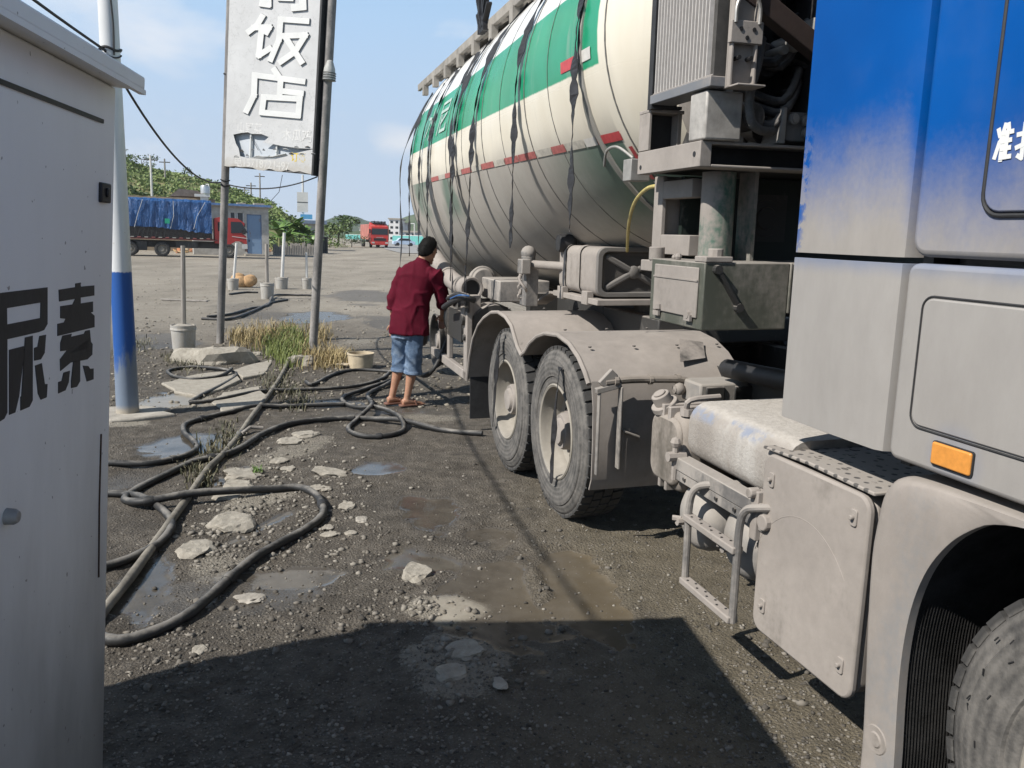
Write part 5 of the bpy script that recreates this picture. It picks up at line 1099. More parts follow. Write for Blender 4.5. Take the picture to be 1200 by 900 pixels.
# ------------------------------------------------------------------ hoses
t = NT('muddy_black_hose_lit_top'); g = t.n('ShaderNodeNewGeometry'); nz = t.sep(g.outputs['Normal'])[2]; n1 = t.noise(4.5, 7, .7); n2 = t.noise(45, 4, .7)
k = t.math('MULTIPLY', t.mrange(t.math('ADD', t.math('MULTIPLY', nz, .36), n1), .66, .98), .9); t.bump(n2, .35, .004); M['hose'] = t.set(Base_Color=t.mix(k, (.018, .018, .018), (.21, .195, .172)), Roughness=.6)  # patchy mud, plus sunlit highlights painted onto the upward faces
M['pipe'] = simple('mud_crusted_pale_pipe', (.17, .155, .128), .85, .45, 7, bump=.5)
z6 = lambda x, y: (120 + x / 3, 300 + y / 3); z3 = lambda x, y: (120 + x / 3, 550 + y / 3)
def hose(px, r, lab, mat='hose', lift=None, name='hose', ext=None):
    P = []
    for i, p in enumerate(px):
        q = gz(*p); q.z = max(q.z, -.005) + r * .9 + (lift.get(i, 0) if lift else 0); P.append(q)
    if ext: P = [Vector(e) for e in ext.get('pre', [])] + P + [Vector(e) for e in ext.get('post', [])]
    S = smooth_path(P, 8); o = MB().tube(S, [r * .92 * (1 + .07 * math.sin(i * .9) * math.sin(i * .37)) for i in range(len(S))], 12).build(name, M[mat])
    for k in range(len(S) // 45):                        # taped joints
        i = 20 + k * 45 + int(abs(px[0][0] * 7)) % 15
        if i < len(S) - 3: MB().tube([S[i], S[i].lerp(S[i + 1], .1), S[i + 1], S[i + 2]], [r * 1.02, r * 1.22, r * 1.25, r * 1.02], 12).build('joint_sleeve', M['black'] if k % 2 else M['hose'], o)
    return tag(o, lab, 'hose', 'rubber hoses lying across the yard')
h1 = [z6(*p) for p in ((-30, 738), (30, 740), (150, 738), (230, 726), (300, 708), (332, 682), (318, 655), (288, 628), (292, 602), (360, 580), (450, 560), (540, 540), (640, 534), (740, 530), (850, 527))]
hose(h1, .024, 'black hose with a wavy bend running from the cabinet past the weeds')
h24 = [(565, 512), (520, 507)] + [z6(*p) for p in ((1060, 596), (960, 580), (860, 578), (740, 586), (640, 607), (560, 641), (500, 680), (430, 710), (330, 730), (230, 775), (130, 825), (92, 850))] + [z3(*p) for p in ((82, 122), (150, 141), (300, 126), (450, 106), (600, 86), (690, 80), (750, 105), (777, 150), (760, 192), (700, 235), (620, 277), (540, 325), (470, 375), (400, 440), (320, 510), (230, 567), (130, 605), (50, 617), (-10, 603), (-60, 590))]
hose(h24, .026, 'long black hose from the truck tyre to the big loop in the foreground', lift={2: .03, 15: .03, 16: .045, 17: .03})
hose([z3(*p) for p in ((-80, 80), (20, 94), (85, 97), (140, 115), (205, 150), (242, 190), (236, 230), (190, 277), (100, 326), (10, 358), (-60, 380))], .025, 'black hose bending back on itself at the cabinet foot', lift={3: -.0, 2: .0})
hose([(338, 428)] + [z6(*p) for p in ((622, 440), (580, 500), (530, 572), (480, 640), (430, 702), (372, 762))] + [z3(*p) for p in ((300, 112), (220, 222), (100, 390), (10, 505), (-50, 590))], .025, 'long straight pale pipe running along the ditch under the hoses', 'pipe', name='pipe')
hose([z6(*p) for p in ((310, 518), (350, 495), (400, 470), (470, 425), (440, 412), (340, 397), (265, 400), (230, 412), (255, 432), (330, 440), (420, 430), (455, 416))], .022, 'looped hose lying on the pale slabs', lift={10: .02, 11: .04})
hand = G(480, 478)
h7 = [z6(*p) for p in ((305, 522), (400, 516), (480, 500), (560, 480), (680, 475), (800, 470), (900, 460), (985, 434))] + [(466, 432)]
hose(h7, .022, 'hose running from the slabs to the man by the tanker', ext={'post': [(-.86, 8.05, .30), (-.68, 8.15, .62), (-.60, 8.22, .86), (-.45, 8.5, 1.0), (-.2, 9.0, 1.03)]})
hose([(475, 440)] + [z6(*p) for p in ((1000, 412), (900, 406), (820, 420), (740, 455), (715, 447))], .022, 'hose arching behind the right sign post to the man')
hose([z6(*p) for p in ((1040, 430), (1000, 446), (900, 480), (848, 500), (850, 522), (900, 537), (965, 548), (1040, 590), (1060, 612), (1022, 636), (940, 641), (880, 630), (865, 610), (892, 583), (940, 555), (946, 520), (935, 490), (1000, 455), (1050, 425))], .023, 'tangled hose coil in front of the man', lift={6: .03, 7: .06, 14: .05})
hose([z6(*p) for p in ((350, 224), (450, 226), (540, 192), (590, 168), (650, 158))], .03, 'far hose lying in the wet patch behind the sign')
hose([z6(*p) for p in ((370, 217), (450, 208), (520, 188), (580, 176), (600, 148), (640, 140), (740, 142))], .03, 'far hose curling past the middle bucket', lift={4: .03})
hose([z6(*p) for p in ((448, 138), (500, 131), (548, 131))], .03, 'short dark hose end near the tan sack')
MB().tube([gz(*z6(490, 640)) + Vector((0, 0, .03)), gz(*z6(520, 625)) + Vector((0, 0, .045)), gz(*z6(565, 622)) + Vector((0, 0, .03))], .015, 8).build('stick', M['wood']); tag(bpy.data.objects['stick'], 'short stick lying between the pipe and the crossing hose', 'stick')

# ------------------------------------------------------------------ grass and weeds
def grass(name, n, sampler, h0, h1, mat, label, bend=.5):
    V = []; F = []; k = 0
    for (x, y) in sampler(n):
        h = h0 + (h1 - h0) * RNG.rand(); a = RNG.rand() * 6.28; d = np.array([math.cos(a), math.sin(a)]); w = .0035 + .003 * RNG.rand(); p = np.array([-d[1], d[0]]) * w; b_ = bend * h * (.3 + RNG.rand())
        base = np.array([x, y]); m_ = base + d * b_ * .35; tp = base + d * b_
        V += [(*(base - p), -.01), (*(base + p), -.01), (*(m_ + p * .8), h * .6), (*(m_ - p * .8), h * .6), (*tp, h * (1 - .15 * bend))]; F += [(k, k + 1, k + 2, k + 3), (k + 3, k + 2, k + 4)]; k += 5
    me = bpy.data.meshes.new(name); me.from_pydata(V, [], F); me.materials.append(mat); o = bpy.data.objects.new(name, me); COL.objects.link(o); return tag(o, label, kind='stuff')
def blade(name, a, b):
    t = NT(name); g = t.n('ShaderNodeNewGeometry'); c = t.mix(g.outputs['Random Per Island'], a, b); t.b.inputs['Subsurface Weight'].default_value = 0; return t.set(Base_Color=c, Roughness=.6)
dryg = blade('dry_grass_blades', (.24, .17, .075), (.36, .29, .14)); greeng = blade('green_grass_blades', (.09, .12, .025), (.19, .22, .06)); weedg = blade('muddy_weed_blades', (.055, .06, .03), (.16, .14, .085))
grass('dry_grass', 2600, cluster_sampler([(300, 400, 14, 6), (320, 392, 14, 5), (338, 400, 13, 7), (375, 424, 14, 5), (395, 424, 10, 4), (372, 395, 8, 6), (285, 398, 8, 4)]), .06, .24, dryg, 'clump of dry yellow grass between the sign posts', .7)
grass('green_grass', 1500, cluster_sampler([(332, 405, 9, 6), (345, 410, 9, 7), (335, 422, 7, 6), (322, 412, 8, 5), (340, 398, 8, 5)]), .08, .26, greeng, 'green grass growing inside the dry clump', .6)
grass('weeds', 1500, cluster_sampler([(332, 440, 13, 6), (340, 458, 12, 8), (320, 450, 9, 6), (350, 470, 10, 6), (250, 530, 12, 10), (265, 510, 10, 8), (235, 560, 10, 8), (225, 428, 10, 5), (205, 420, 8, 4), (160, 405, 10, 5)]), .02, .085, weedg, 'muddy low weeds along the ditch', .9)
grass('green_weed', 90, cluster_sampler([(301, 554, 3, 1.5)]), .015, .045, blade('fresh_green_blades', (.07, .13, .025), (.13, .2, .045)), 'small fresh green weed beside the largest stone', 1.0)
# ------------------------------------------------------------------ the man at the valve
PO = G(469, 475); PO.z = 0
man = thing('person', 'man in dark red shirt and rolled denim shorts, back turned, beside the tanker', 'person', PO)
def loft(m_, secs, n=14):
    """secs: (centre, half width, half depth, yaw) rings stacked along a path"""
    P = [Vector(s[0]) for s in secs]; vs = []
    for i, (c, a, b, yw) in enumerate(secs):
        t = (P[min(len(P) - 1, i + 1)] - P[max(0, i - 1)]).normalized(); x = Vector((math.cos(yw), math.sin(yw), 0)); x = (x - t * x.dot(t)).normalized(); y = t.cross(x)
        for j in range(n):
            q = 2 * PI * j / n; vs.append(P[i] + x * math.cos(q) * a + y * math.sin(q) * b)
    k = len(secs); m_.add(vs, [(i * n + j, i * n + (j + 1) % n, (i + 1) * n + (j + 1) % n, (i + 1) * n + j) for i in range(k - 1) for j in range(n)] + [tuple(range(n))[::-1], tuple(range((k - 1) * n, k * n))])
def limb(m_, pts, n=12): loft(m_, [(p, r, r if len(q) == 0 else q[0], 0) for p, r, *q in pts], n)
def fuse(m_, name, mat, parent, vox, it=3, disp=None):
    o = m_.build(name, mat, parent, smooth=0); r = o.modifiers.new('r', 'REMESH'); r.mode = 'VOXEL'; r.voxel_size = vox; r.use_smooth_shade = True
    s = o.modifiers.new('s', 'SMOOTH'); s.factor = .5; s.iterations = it
    bpy.context.view_layer.update(); me = bpy.data.meshes.new_from_object(o.evaluated_get(bpy.context.evaluated_depsgraph_get())); me.name = name; o.modifiers.clear(); o.data = me
    if disp:
        for v in me.vertices: v.co += v.normal * disp(v.co)
    me.shade_smooth(); me.update(); return o
YW = R(-15)
hip, neck, head = Vector((.07, 0, .86)), Vector((.185, .055, 1.405)), Vector((.245, .10, 1.535))
SL, SR = Vector((.015, .085, 1.325)), Vector((.335, -.045, 1.33)); EL, ER = Vector((-.085, .05, 1.05)), Vector((.405, .05, 1.07)); WL, WR = Vector((-.095, .10, .82)), Vector((.385, .21, .905))
HL, HR = Vector((.0, .035, .84)), Vector((.145, -.03, .84)); KL, KR = Vector((-.012, .06, .45)), Vector((.128, -.005, .44)); AL, AR = Vector((-.088, .045, .085)), Vector((.07, -.02, .08))
body = MB()
loft(body, [((.07, 0, .78), .14, .09, YW), (hip, .155, .10, YW), ((.10, .015, 1.02), .135, .09, YW), ((.13, .03, 1.2), .155, .105, YW), ((.165, .04, 1.33), .15, .09, YW), ((.182, .05, 1.385), .08, .065, YW), (neck, .056, .058, YW), ((.205, .065, 1.46), .052, .056, YW), ((.225, .08, 1.50), .05, .055, YW)])
fd_ = Vector((.52, .78, -.36)).normalized(); hx = Vector((fd_.y, -fd_.x, 0)).normalized(); hu = hx.cross(fd_)
if hu.z < 0: hu = -hu
def hp_(r, f, u): return head + hx * r + fd_ * f + hu * u
b_ = len(body.v); body.ball((0, 0, 0), 1, 20)
for i in range(b_, len(body.v)):
    x, y, z = body.v[i]; k = 1 - .22 * max(0, -z); body.v[i] = tuple(hp_(x * .073 * k, y * .092 * (1 - .1 * max(0, -z)) + max(0, -z) * .012, z * .115))
for c, r in ((hp_(0, .098, -.012), .014), (hp_(0, .104, -.025), .014), (hp_(0, .09, -.062), .018), (hp_(0, .082, -.095), .022), (hp_(.03, .075, .03), .016), (hp_(-.03, .075, .03), .016)): body.ball(c, r, 8)
for s in (-1, 1): body.ball(hp_(s * .075, -.005, -.012), .026, 8, (.5, .8, 1.15))
for S, E, Wr in ((SL, EL, WL), (SR, ER, WR)): limb(body, [(S, .05), (S.lerp(E, .35), .047), (E, .038), (E.lerp(Wr, .3), .038), (E.lerp(Wr, .8), .027), (Wr, .024)])
for H_, K, A in ((HL, KL, AL), (HR, KR, AR)): limb(body, [(H_, .085), (H_.lerp(K, .5), .07), (K, .052), (K.lerp(A, .3), .054), (K.lerp(A, .75), .036), (A, .033), (A + Vector((0, 0, -.05)), .034)])
def handp(Wr, d, curl, side):
    d = d.normalized(); u = Vector((0, 0, 1)); sd = d.cross(u); sd = (sd if sd.length > .1 else Vector((1, 0, 0))).normalized(); nrm = sd.cross(d) * side
    pc_ = Wr + d * .045; limb(body, [(Wr, .024), (Wr + d * .03, .030, .017), (Wr + d * .085, .037, .015)])
    for k, (off, L_) in enumerate(((-.030, .062), (-.010, .072), (.011, .068), (.030, .052))):
        a = Wr + d * .08 + sd * off; m1 = a + d * L_ * .45 - nrm * curl * .012; m2 = m1 + d * L_ * .28 - nrm * curl * .028; m3 = m2 + d * L_ * .08 - nrm * curl * .028
        limb(body, [(a, .0095), (m1, .009), (m2, .0082), (m3, .0065)], 8)
    th = Wr + d * .03 + sd * -.03; limb(body, [(th, .012), (th + sd * -.025 + d * .03 - nrm * .01, .0105), (th + sd * -.028 + d * .058 - nrm * .02, .008)], 8)
handp(WL, WL - EL + Vector((.02, .02, -.12)), .8, 1); handp(WR, WR - ER + Vector((0, .03, 0)), 1.3, 1)
FDR = Vector((.86, .50, 0)).normalized(); fs_ = Vector((FDR.y, -FDR.x, 0))
for A in (AL, AR):
    limb(body, [(A + FDR * -.05 + Vector((0, 0, -.04)), .030), (A + FDR * .0 + Vector((0, 0, -.03)), .036), (A + FDR * .08 + Vector((0, 0, -.048)), .036, .022), (A + FDR * .15 + Vector((0, 0, -.058)), .042, .014)])
    for k in range(5): c = A + FDR * (.148 + .012 * (2 - abs(k - 1.5))) + fs_ * (-.034 + .017 * k) + Vector((0, 0, -.062)); limb(body, [(c, .010), (c + FDR * .03, .009), (c + FDR * .042, .006)], 8)
t = NT('tanned_skin'); n1 = t.noise(12, 4, .6); t.b.inputs['Subsurface Weight'].default_value = .08; t.bump(t.noise(120, 3, .6), .1, .002)
M['skin'] = t.set(Base_Color=t.ramp(n1, (.3, (.33, .17, .105)), (.7, (.43, .235, .15))), Roughness=.55)
bo_ = fuse(body, 'body', M['skin'], man, .0075, 3)
for s in (-1, 1): MB().ball(hp_(s * .031, .085, .016), .010, 8).build('eye', M['dark'], bo_)
# shirt
sh = MB()
loft(sh, [((.085, .0, .72), .205, .135, YW), ((.085, .0, .80), .203, .132, YW), ((.088, .005, .92), .185, .122, YW), ((.105, .02, 1.05), .178, .12, YW), ((.13, .03, 1.18), .188, .13, YW), ((.158, .035, 1.29), .20, .128, YW), ((.172, .045, 1.355), .165, .105, YW), ((.182, .05, 1.395), .10, .082, YW), ((.192, .055, 1.425), .066, .070, YW)], 24)
for S, E, Wr in ((SL, EL, WL), (SR, ER, WR)):
    limb(sh, [(S + (Vector((.165, .04, 1.28)) - S) * .6, .03), (S + (Vector((.165, .04, 1.28)) - S) * .25 + Vector((0, 0, -.012)), .075), (S + Vector((0, 0, -.012)), .076), (S.lerp(E, .3), .073), (S.lerp(E, .7), .066), (E, .064), (E.lerp(Wr, .22), .062), (E.lerp(Wr, .36), .060)], 16)
def wrinkle(c):
    n = mnoise.noise(Vector((c.x * 7, c.y * 7, c.z * 3.2)) + Vector((3, 1, 0))); f = mnoise.noise(Vector((c.x * 16 + c.z * 9, c.y * 15, c.z * 9 - c.x * 5))); d = math.sin((c.z * 24) + 5 * n) * .5 + .5
    r = 1 - abs(mnoise.noise(Vector((c.x * 6 + c.z * 4.5, c.y * 6, c.z * 5 - c.x * 4))) * 2)
    return .012 * n + .006 * f + .011 * max(0, r) ** 3
t = NT('dark_red_cotton'); n1 = t.noise(5, 5, .6); n2 = t.noise(300, 2, .5); t.bump(n2, .25, .002); M['shirt'] = t.set(Base_Color=t.ramp(n1, (.3, (.066, .003, .011)), (.7, (.095, .005, .017))), Roughness=.85, Specular_IOR_Level=.15)
sho = fuse(sh, 'shirt', M['shirt'], man, .0105, 2, wrinkle)
b = MB()
for Wr, E in ((WL, EL), (WR, ER)):
    q = E.lerp(Wr, .30); e_ = E.lerp(Wr, .42); d = (e_ - q).normalized(); b.tube([q, q + d * .006, e_ - d * .006, e_], [.062, .068, .067, .060], 16)
b.build('rolled_cuff', M['shirt'], sho)
b = MB(); b.tube([(.190, .052, 1.40), (.194, .056, 1.425), (.202, .06, 1.447)], [.078, .073, .066], 18, False); b.build('collar', M['shirt'], sho)
# shorts
so_ = MB(); loft(so_, [((.07, 0, .84), .155, .095, YW), ((.072, .0, .76), .165, .10, YW), ((.072, 0, .68), .165, .105, YW)], 20)
for H_, K in ((HL, KL), (HR, KR)): limb(so_, [(H_ + Vector((0, 0, -.04)), .088), (H_.lerp(K, .35), .093), (H_.lerp(K, .75), .083), (K, .078), (K + (K - H_) * .17 + Vector((0, 0, 0)), .080), (K + (K - H_) * .27, .083)], 16)
t = NT('washed_denim'); n1 = t.noise(7, 6, .65); n2 = t.noise(260, 2, .5); t.bump(n2, .3, .002); M['denim'] = t.set(Base_Color=t.ramp(n1, (.3, (.035, .06, .11)), (.48, (.085, .135, .215)), (.68, (.23, .29, .37))), Roughness=.85)
sho2 = fuse(so_, 'denim_shorts', M['denim'], man, .0105, 2, lambda c: .9 * wrinkle(c * 1.3))
b = MB()
for H_, K in ((HL, KL), (HR, KR)):
    q = K + (K - H_) * .19; e_ = K + (K - H_) * .285; d = (e_ - q).normalized(); b.tube([q, q + d * .008, e_ - d * .008, e_], [.088, .093, .095, .088], 18)
b.build('rolled_hem', M['denim'], sho2)
# hair
hr = MB(); b_ = 0; hr.ball((0, 0, 0), 1, 40)
for i in range(len(hr.v)):
    x, y, z = hr.v[i]; v = Vector((x, y, z)); n = mnoise.noise(v * 4) * .07 + mnoise.noise(v * 11) * .08
    face = max(0, y * .9 - z * .55 + .10); nape = max(0, -z - .45 - max(0, -y) * .35)
    k = 1.13 + n - 1.0 * min(.35, face * .9) - min(.4, nape * .9); hr.v[i] = tuple(hp_(x * .076 * k, y * .096 * k - .006, z * .118 * k + .006))
hro = hr.build('hair', simple('short_black_hair', (.007, .0065, .006), .7, .5, 60, bump=.9, bscale=160, spec=.15), man, smooth=60)
tf = MB(); rn = random.Random(8)
for k in range(1600):
    a = rn.random() * 6.28; z = rn.uniform(-.35, 1); q = math.sqrt(max(0, 1 - z * z)); x, y = math.cos(a) * q, math.sin(a) * q
    if y * .9 - z * .55 + .10 > .25: continue
    p = hp_(x * .082, y * .104 - .006, z * .127 + .006); d = (p - head).normalized(); tg = Vector((rn.uniform(-1, 1), rn.uniform(-1, 1), rn.uniform(-1.2, .2))); e_ = p + (d * .35 + tg * .6) * .030; sd = d.cross(tg).normalized() * .0016
    tf.add([p - sd, p + sd, e_], [(0, 1, 2)])
tf.build('hair_tuft', hro.data.materials[0], hro, smooth=0)
sand = simple('brown_sandal', (.16, .075, .05), .6, .3, 14)
for A in (AL, AR):
    b = MB(); k = rr(-.085, .185, -.045, .045, .044, 6); F_ = frame(Vector((A.x, A.y, 0)), FDR, Vector((-FDR.y, FDR.x, 0)), Vector((0, 0, 1)))
    for z0, z1 in ((.002, .020),): b.add([F_ @ Vector((x, y, z0)) for x, y in k] + [F_ @ Vector((x, y, z1)) for x, y in k], [tuple(range(len(k)))[::-1], tuple(range(len(k), 2 * len(k)))] + [(i, (i + 1) % len(k), len(k) + (i + 1) % len(k), len(k) + i) for i in range(len(k))])
    sl = b.build('sandal', sand, man, .004)
    b = MB(); b.tube([F_ @ Vector((.09, -.043, .012)), F_ @ Vector((.075, -.036, .05)), F_ @ Vector((.07, 0, .066)), F_ @ Vector((.075, .036, .05)), F_ @ Vector((.09, .043, .012))], .010, 8); b.build('sandal_strap', sand, sl)
# ------------------------------------------------------------------ things across the yard
def face_frame(px, py):
    g = G(px, py); g.z = 0; v = Vector((g.x, g.y, 0)).normalized(); return frame(g, Vector((v.y, -v.x, 0)), v, Vector((0, 0, 1)))
def depth_scale(g): return (Vector((g.x, g.y, 0)) - CPOS).dot(FWD) / FPX
# --- red cab lorry under a blue tarpaulin
BF = frame(Vector((-20.4, 49.2, 0)), Vector((.925, .38, 0)).normalized(), Vector((-.38, .925, 0)).normalized(), Vector((0, 0, 1)))
bl = thing('tarped_lorry', 'red cab lorry with its load under a blue tarpaulin parked across the yard', 'truck'); bl.matrix_world = BF
def bx_(px, py): return on_frame(BF, px, py, 1, 0)
def U(px): return bx_(px, 290).x
def Zf(py, px=200): return max(0.0, bx_(px, py).z)
redp = dusty('faded_red_cab', (.40, .035, .03), .4, .62, 1.1, .3); tarp = NT('creased_blue_tarpaulin'); n1 = tarp.noise(1.2, 6, .6, stretch=(2.2, 1, .6)); tarp.bump(n1, .9, .35)
M['tarp'] = tarp.set(Base_Color=tarp.ramp(n1, (.3, (.012, .05, .15)), (.7, (.022, .10, .28))), Roughness=.42)
u0, u1, uc, ue = U(118), U(249), U(252), U(290)
# tarp: a draped skin with creases
tm = MB(); nu, prof = 60, [(2.25, .0), (2.3, 1.5), (2.25, 3.3), (2.0, 3.42), (1.2, 3.46), (.3, 3.42), (.04, 3.25), (.0, 2.6), (-.03, 2.1), (-.05, 1.55)]
zt, zb = Zf(233), Zf(274, 240); rn = random.Random(6); vs = []; pr = [(2.3, zb), (2.3, zt - .3), (2.1, zt), (1.2, zt + .05), (.25, zt), (.04, zt - .15), (.0, zt - .6), (-.04, (zt + zb) / 2), (-.05, zb + .3), (-.06, zb)]
for i in range(nu + 1):
    u = u0 + (u1 - u0) * i / nu
    for j, (y, z) in enumerate(pr):
        w_ = .018 * math.sin(i * 1.1 + j * 1.3) + .09 * mnoise.noise(Vector((i * .35, j * .6, 0))); dz = 0
        if j == len(pr) - 1: dz = .62 * (1 - i / nu) * (1 if i < nu else 0) + .10 * mnoise.noise(Vector((i * .5, 0, 0)))
        vs.append((u, y - w_ * (1 if j > 4 else 0), z + (.05 * mnoise.noise(Vector((i * .4, j * .7, 5)))) + dz))
k = len(pr); tm.add(vs, [(i * k + j, (i + 1) * k + j, (i + 1) * k + j + 1, i * k + j + 1) for i in range(nu) for j in range(k - 1)] + [tuple(nu * k + j for j in range(k)), tuple(range(k))[::-1]])
tp_ = tm.build('tarpaulin', M['tarp'], bl, smooth=40)
q0, q1 = bx_(193, 256), bx_(199, 262); MB().box(q0.x, q1.x, -.13, -.10, q1.z, q0.z).build('green_patch', simple('green_patch', (.02, .34, .20), .5, .2, 9), tp_)
for i in range(3):
    u = u0 + (u1 - u0) * (.3, .62, .83)[i]; MB().tube([(u, -.09, zb + .25), (u + .2, -.10, (zb + zt) / 2), (u + (.5, .2, .7)[i], -.03, zt - .1)], .012, 5).build('tie_rope', M['palewood'], tp_)
zbed = Zf(278)
b = MB(); b.box(u0, u1, .02, 2.3, zbed - .12, zb + .65); b.build('load_box', simple('dark_slatted_side', (.06, .05, .045), .8, .5, 9), bl)
for i in range(26): u = u0 + (u1 - u0) * (i + .5) / 26; o = MB().bar((u, -.01, zbed - .02), (u + .15, -.01, zb + .3), .04, .06); o.build('side_rib', M['dust_dark'], bl)
for i in range(16): u = u0 + (u1 - u0) * (i + .15) / 16; MB().box(u, u + .2, -.035, -.02, zbed - .05, zbed + .0).build('marker_tape', M['redref_d'] if i % 2 else M['whiteref_d'], bl)
b = MB(); b.box(u0, u1 + .3, -.02, 2.3, zbed - .14, zbed - .06); b.build('bed_rail', simple('maroon_bed_rail', (.13, .035, .03), .7, .3, 7), bl)
b = MB(); b.box(u0, ue - 1, .6, 1.7, .55, .95); b.box(U(206), U(232), .1, .6, .55, .95); b.box(U(160), U(172), .2, .9, .35, .9); b.build('underframe', M['dust_dark'], bl)
zc_ = Zf(255, 270); ch_ = Zf(293, 280) 
side = [(uc, zc_ * .36), (uc, zc_ * .97), (uc + .25, zc_), (uc + 1.35, zc_ * .985), (uc + 1.75, zc_ * .88), (ue - .22, zc_ * .60), (ue - .05, zc_ * .55), (ue, zc_ * .30), (ue, zc_ * .16), (uc + 1.9, zc_ * .16), (uc + 1.85, zc_ * .30), (uc + 1.55, zc_ * .42), (uc + 1.2, zc_ * .42), (uc + .9, zc_ * .34)]
b = MB(); b.prism(side, 'y', .05, 2.15); cbl = b.build('cab', redp, bl, .05)
b = MB(); b.prism([(uc + .95, zc_ * .62), (uc + .95, zc_ * .90), (uc + 1.55, zc_ * .90), (uc + 1.95, zc_ * .64)], 'y', .03, .06); b.build('side_window', M['glass'], cbl)
b = MB(); b.box(uc + .2, uc + .65, .035, .06, zc_ * .66, zc_ * .88); b.build('sleeper_window', M['glass'], cbl)
b = MB(); sl_ = Vector((ue - .22 - uc - 1.75, 0, zc_ * -.28)); b.add([(uc + 1.80, .2, zc_ * .87), (uc + 1.80, 2.0, zc_ * .87), (ue - .24, 2.0, zc_ * .62), (ue - .24, .2, zc_ * .62)], [(0, 1, 2, 3)]); o = b.build('windscreen', M['glass'], cbl); o.location = (.012, 0, .012)
b = MB(); b.rrect(ue - .33, ue + .01, zc_ * .24, zc_ * .36, .04, 'y', .03, .4); b.build('headlight', M['whiteref'], cbl)
b = MB(); b.box(ue - .28, ue - .1, -.18, -.05, zc_ * .60, zc_ * .72); b.bar((ue - .3, .05, zc_ * .6), (ue - .2, -.1, zc_ * .65), .03, .03); b.build('wing_mirror', M['black'], cbl)
b = MB(); b.bar((uc + 1.0, .04, zc_ * .54), (uc + 1.9, .04, zc_ * .50), .02, .04); b.build('door_trim', M['whiteref'], cbl)
def small_wheel(u, r, parent, y=.05):
    w = MB().lathe([(.0005, .03), (r * .25, .02), (r * .3, .08), (r * .5, .10), (r * .56, .02), (r * .58, .0)], n=20, axis='y').build('wheel', M['rim'], parent); w.location = (u, y, r)
    MB().lathe([(r * .56, .0), (r * .7, -.02), (r * .92, .0), (r, .06), (r, .24), (r * .9, .28), (r * .56, .28)], n=28, axis='y').build('tyre', simple('worn_tyre', (.05, .048, .045), .9, .3, 20) if 'worn' not in M else M['worn'], w); return w
M['worn'] = simple('worn_tyre', (.05, .048, .045), .9, .3, 20)
w0 = small_wheel(U(190), .44, bl)
for u, y in ((U(268.5), .05), (U(152), .05)): c_ = copy_tree(w0, bl); c_.location = (u, y, .44)
for u in (U(190), U(268.5), U(152)): c_ = copy_tree(w0, bl); c_.location = (u, 1.95, .44)

# --- plastered hut with a blue steel door, rubble wall and roof tank behind
HF = frame(Vector((-21.2, 55.6, 0)), Vector((.925, .38, 0)).normalized(), Vector((-.38, .925, 0)).normalized(), Vector((0, 0, 1)))
hut = thing('plastered_hut', 'flat roofed pale hut with a blue steel door behind the red lorry cab', 'hut'); hut.matrix_world = HF
hx_ = lambda px, py=270: on_frame(HF, px, py, 1, 0)
xl, xr = hx_(226).x, hx_(315).x; zr = hx_(300, 243).z; za = hx_(270, 236).z
wallm = simple('weathered_plaster', (.42, .405, .37), .9, .25, 3, bump=.4)
d0, d1 = hx_(289, 251), hx_(307, 290); wn0, wn1 = hx_(269, 249), hx_(286, 264)
b = MB()
b.box(xl, wn0.x, 0, .2, 0, zr); b.box(wn1.x, d0.x, 0, .2, 0, zr); b.box(d1.x, xr, 0, .2, 0, zr); b.box(wn0.x, wn1.x, 0, .2, 0, wn1.z); b.box(wn0.x, wn1.x, 0, .2, wn0.z, zr); b.box(d0.x, d1.x, 0, .2, d0.z, zr); b.box(xl, xl + .2, .2, 4, 0, zr); b.box(xr - .2, xr, .2, 4, 0, zr); b.box(xl, xr, 3.8, 4, 0, zr); b.build('wall', wallm, hut)
b = MB(); b.box(xl - .3, xr + .25, -.35, 4.2, zr, zr + .16); hro_ = b.build('roof', simple('concrete_roof_edge', (.40, .38, .35), .9, .2, 5), hut)
b = MB(); b.box(xl - .31, xr + .1, -.37, -.34, zr + .03, zr + .17); b.build('blue_fascia', simple('faded_blue_fascia', (.12, .22, .42), .6, .3, 5), hro_)
dm = NT('rust_streaked_blue_door'); k = dm.mrange(dm.noise(2.2, 6, .7), .56, .68); M['door'] = dm.set(Base_Color=dm.mix(k, (.20, .30, .44), (.25, .20, .15)), Roughness=.6)
b = MB(); b.box(d0.x + .05, d1.x - .05, .06, .12, .1, d0.z - .05); dr_ = b.build('door', M['door'], hut); b = MB(); b.box(d0.x, d0.x + .05, .02, .14, 0, d0.z); b.box(d1.x - .05, d1.x, .02, .14, 0, d0.z); b.box(d0.x, d1.x, .02, .14, d0.z - .05, d0.z); b.build('door_frame', simple('blue_frame', (.10, .17, .30), .6, .2, 8), dr_)
MB().box(d0.x + .10, d0.x + .16, .0, .06, .95, 1.1).build('handle', M['dark'], dr_)
b = MB(); b.box(wn0.x, wn1.x, .1, .13, wn1.z, wn0.z); wg = b.build('window', M['glass'], hut); b = MB(); mx_ = (wn0.x + wn1.x) / 2
for x in (wn0.x + .03, mx_ - .1, mx_ + .02, wn1.x - .03): b.box(x - .035, x + .035, .05, .1, wn1.z, wn0.z)
b.build('frame', M['white'], wg); MB().box(wn0.x - .1, wn1.x + .1, -.06, .04, wn1.z - .1, wn1.z).build('sill', M['concrete'], wg)
b = MB(); b.box(d0.x - .2, d1.x + .3, -.9, -.0, -.02, .14); b.build('door_step', M['concrete'], hut)
b = MB(); b.box(hx_(300).x, hx_(312).x, 1, 2.2, zr + .16, zr + .32); b.box(hx_(280).x, hx_(290).x, 1, 2, zr + .16, zr + .30); b.build('roof_block', M['concrete'], hro_)
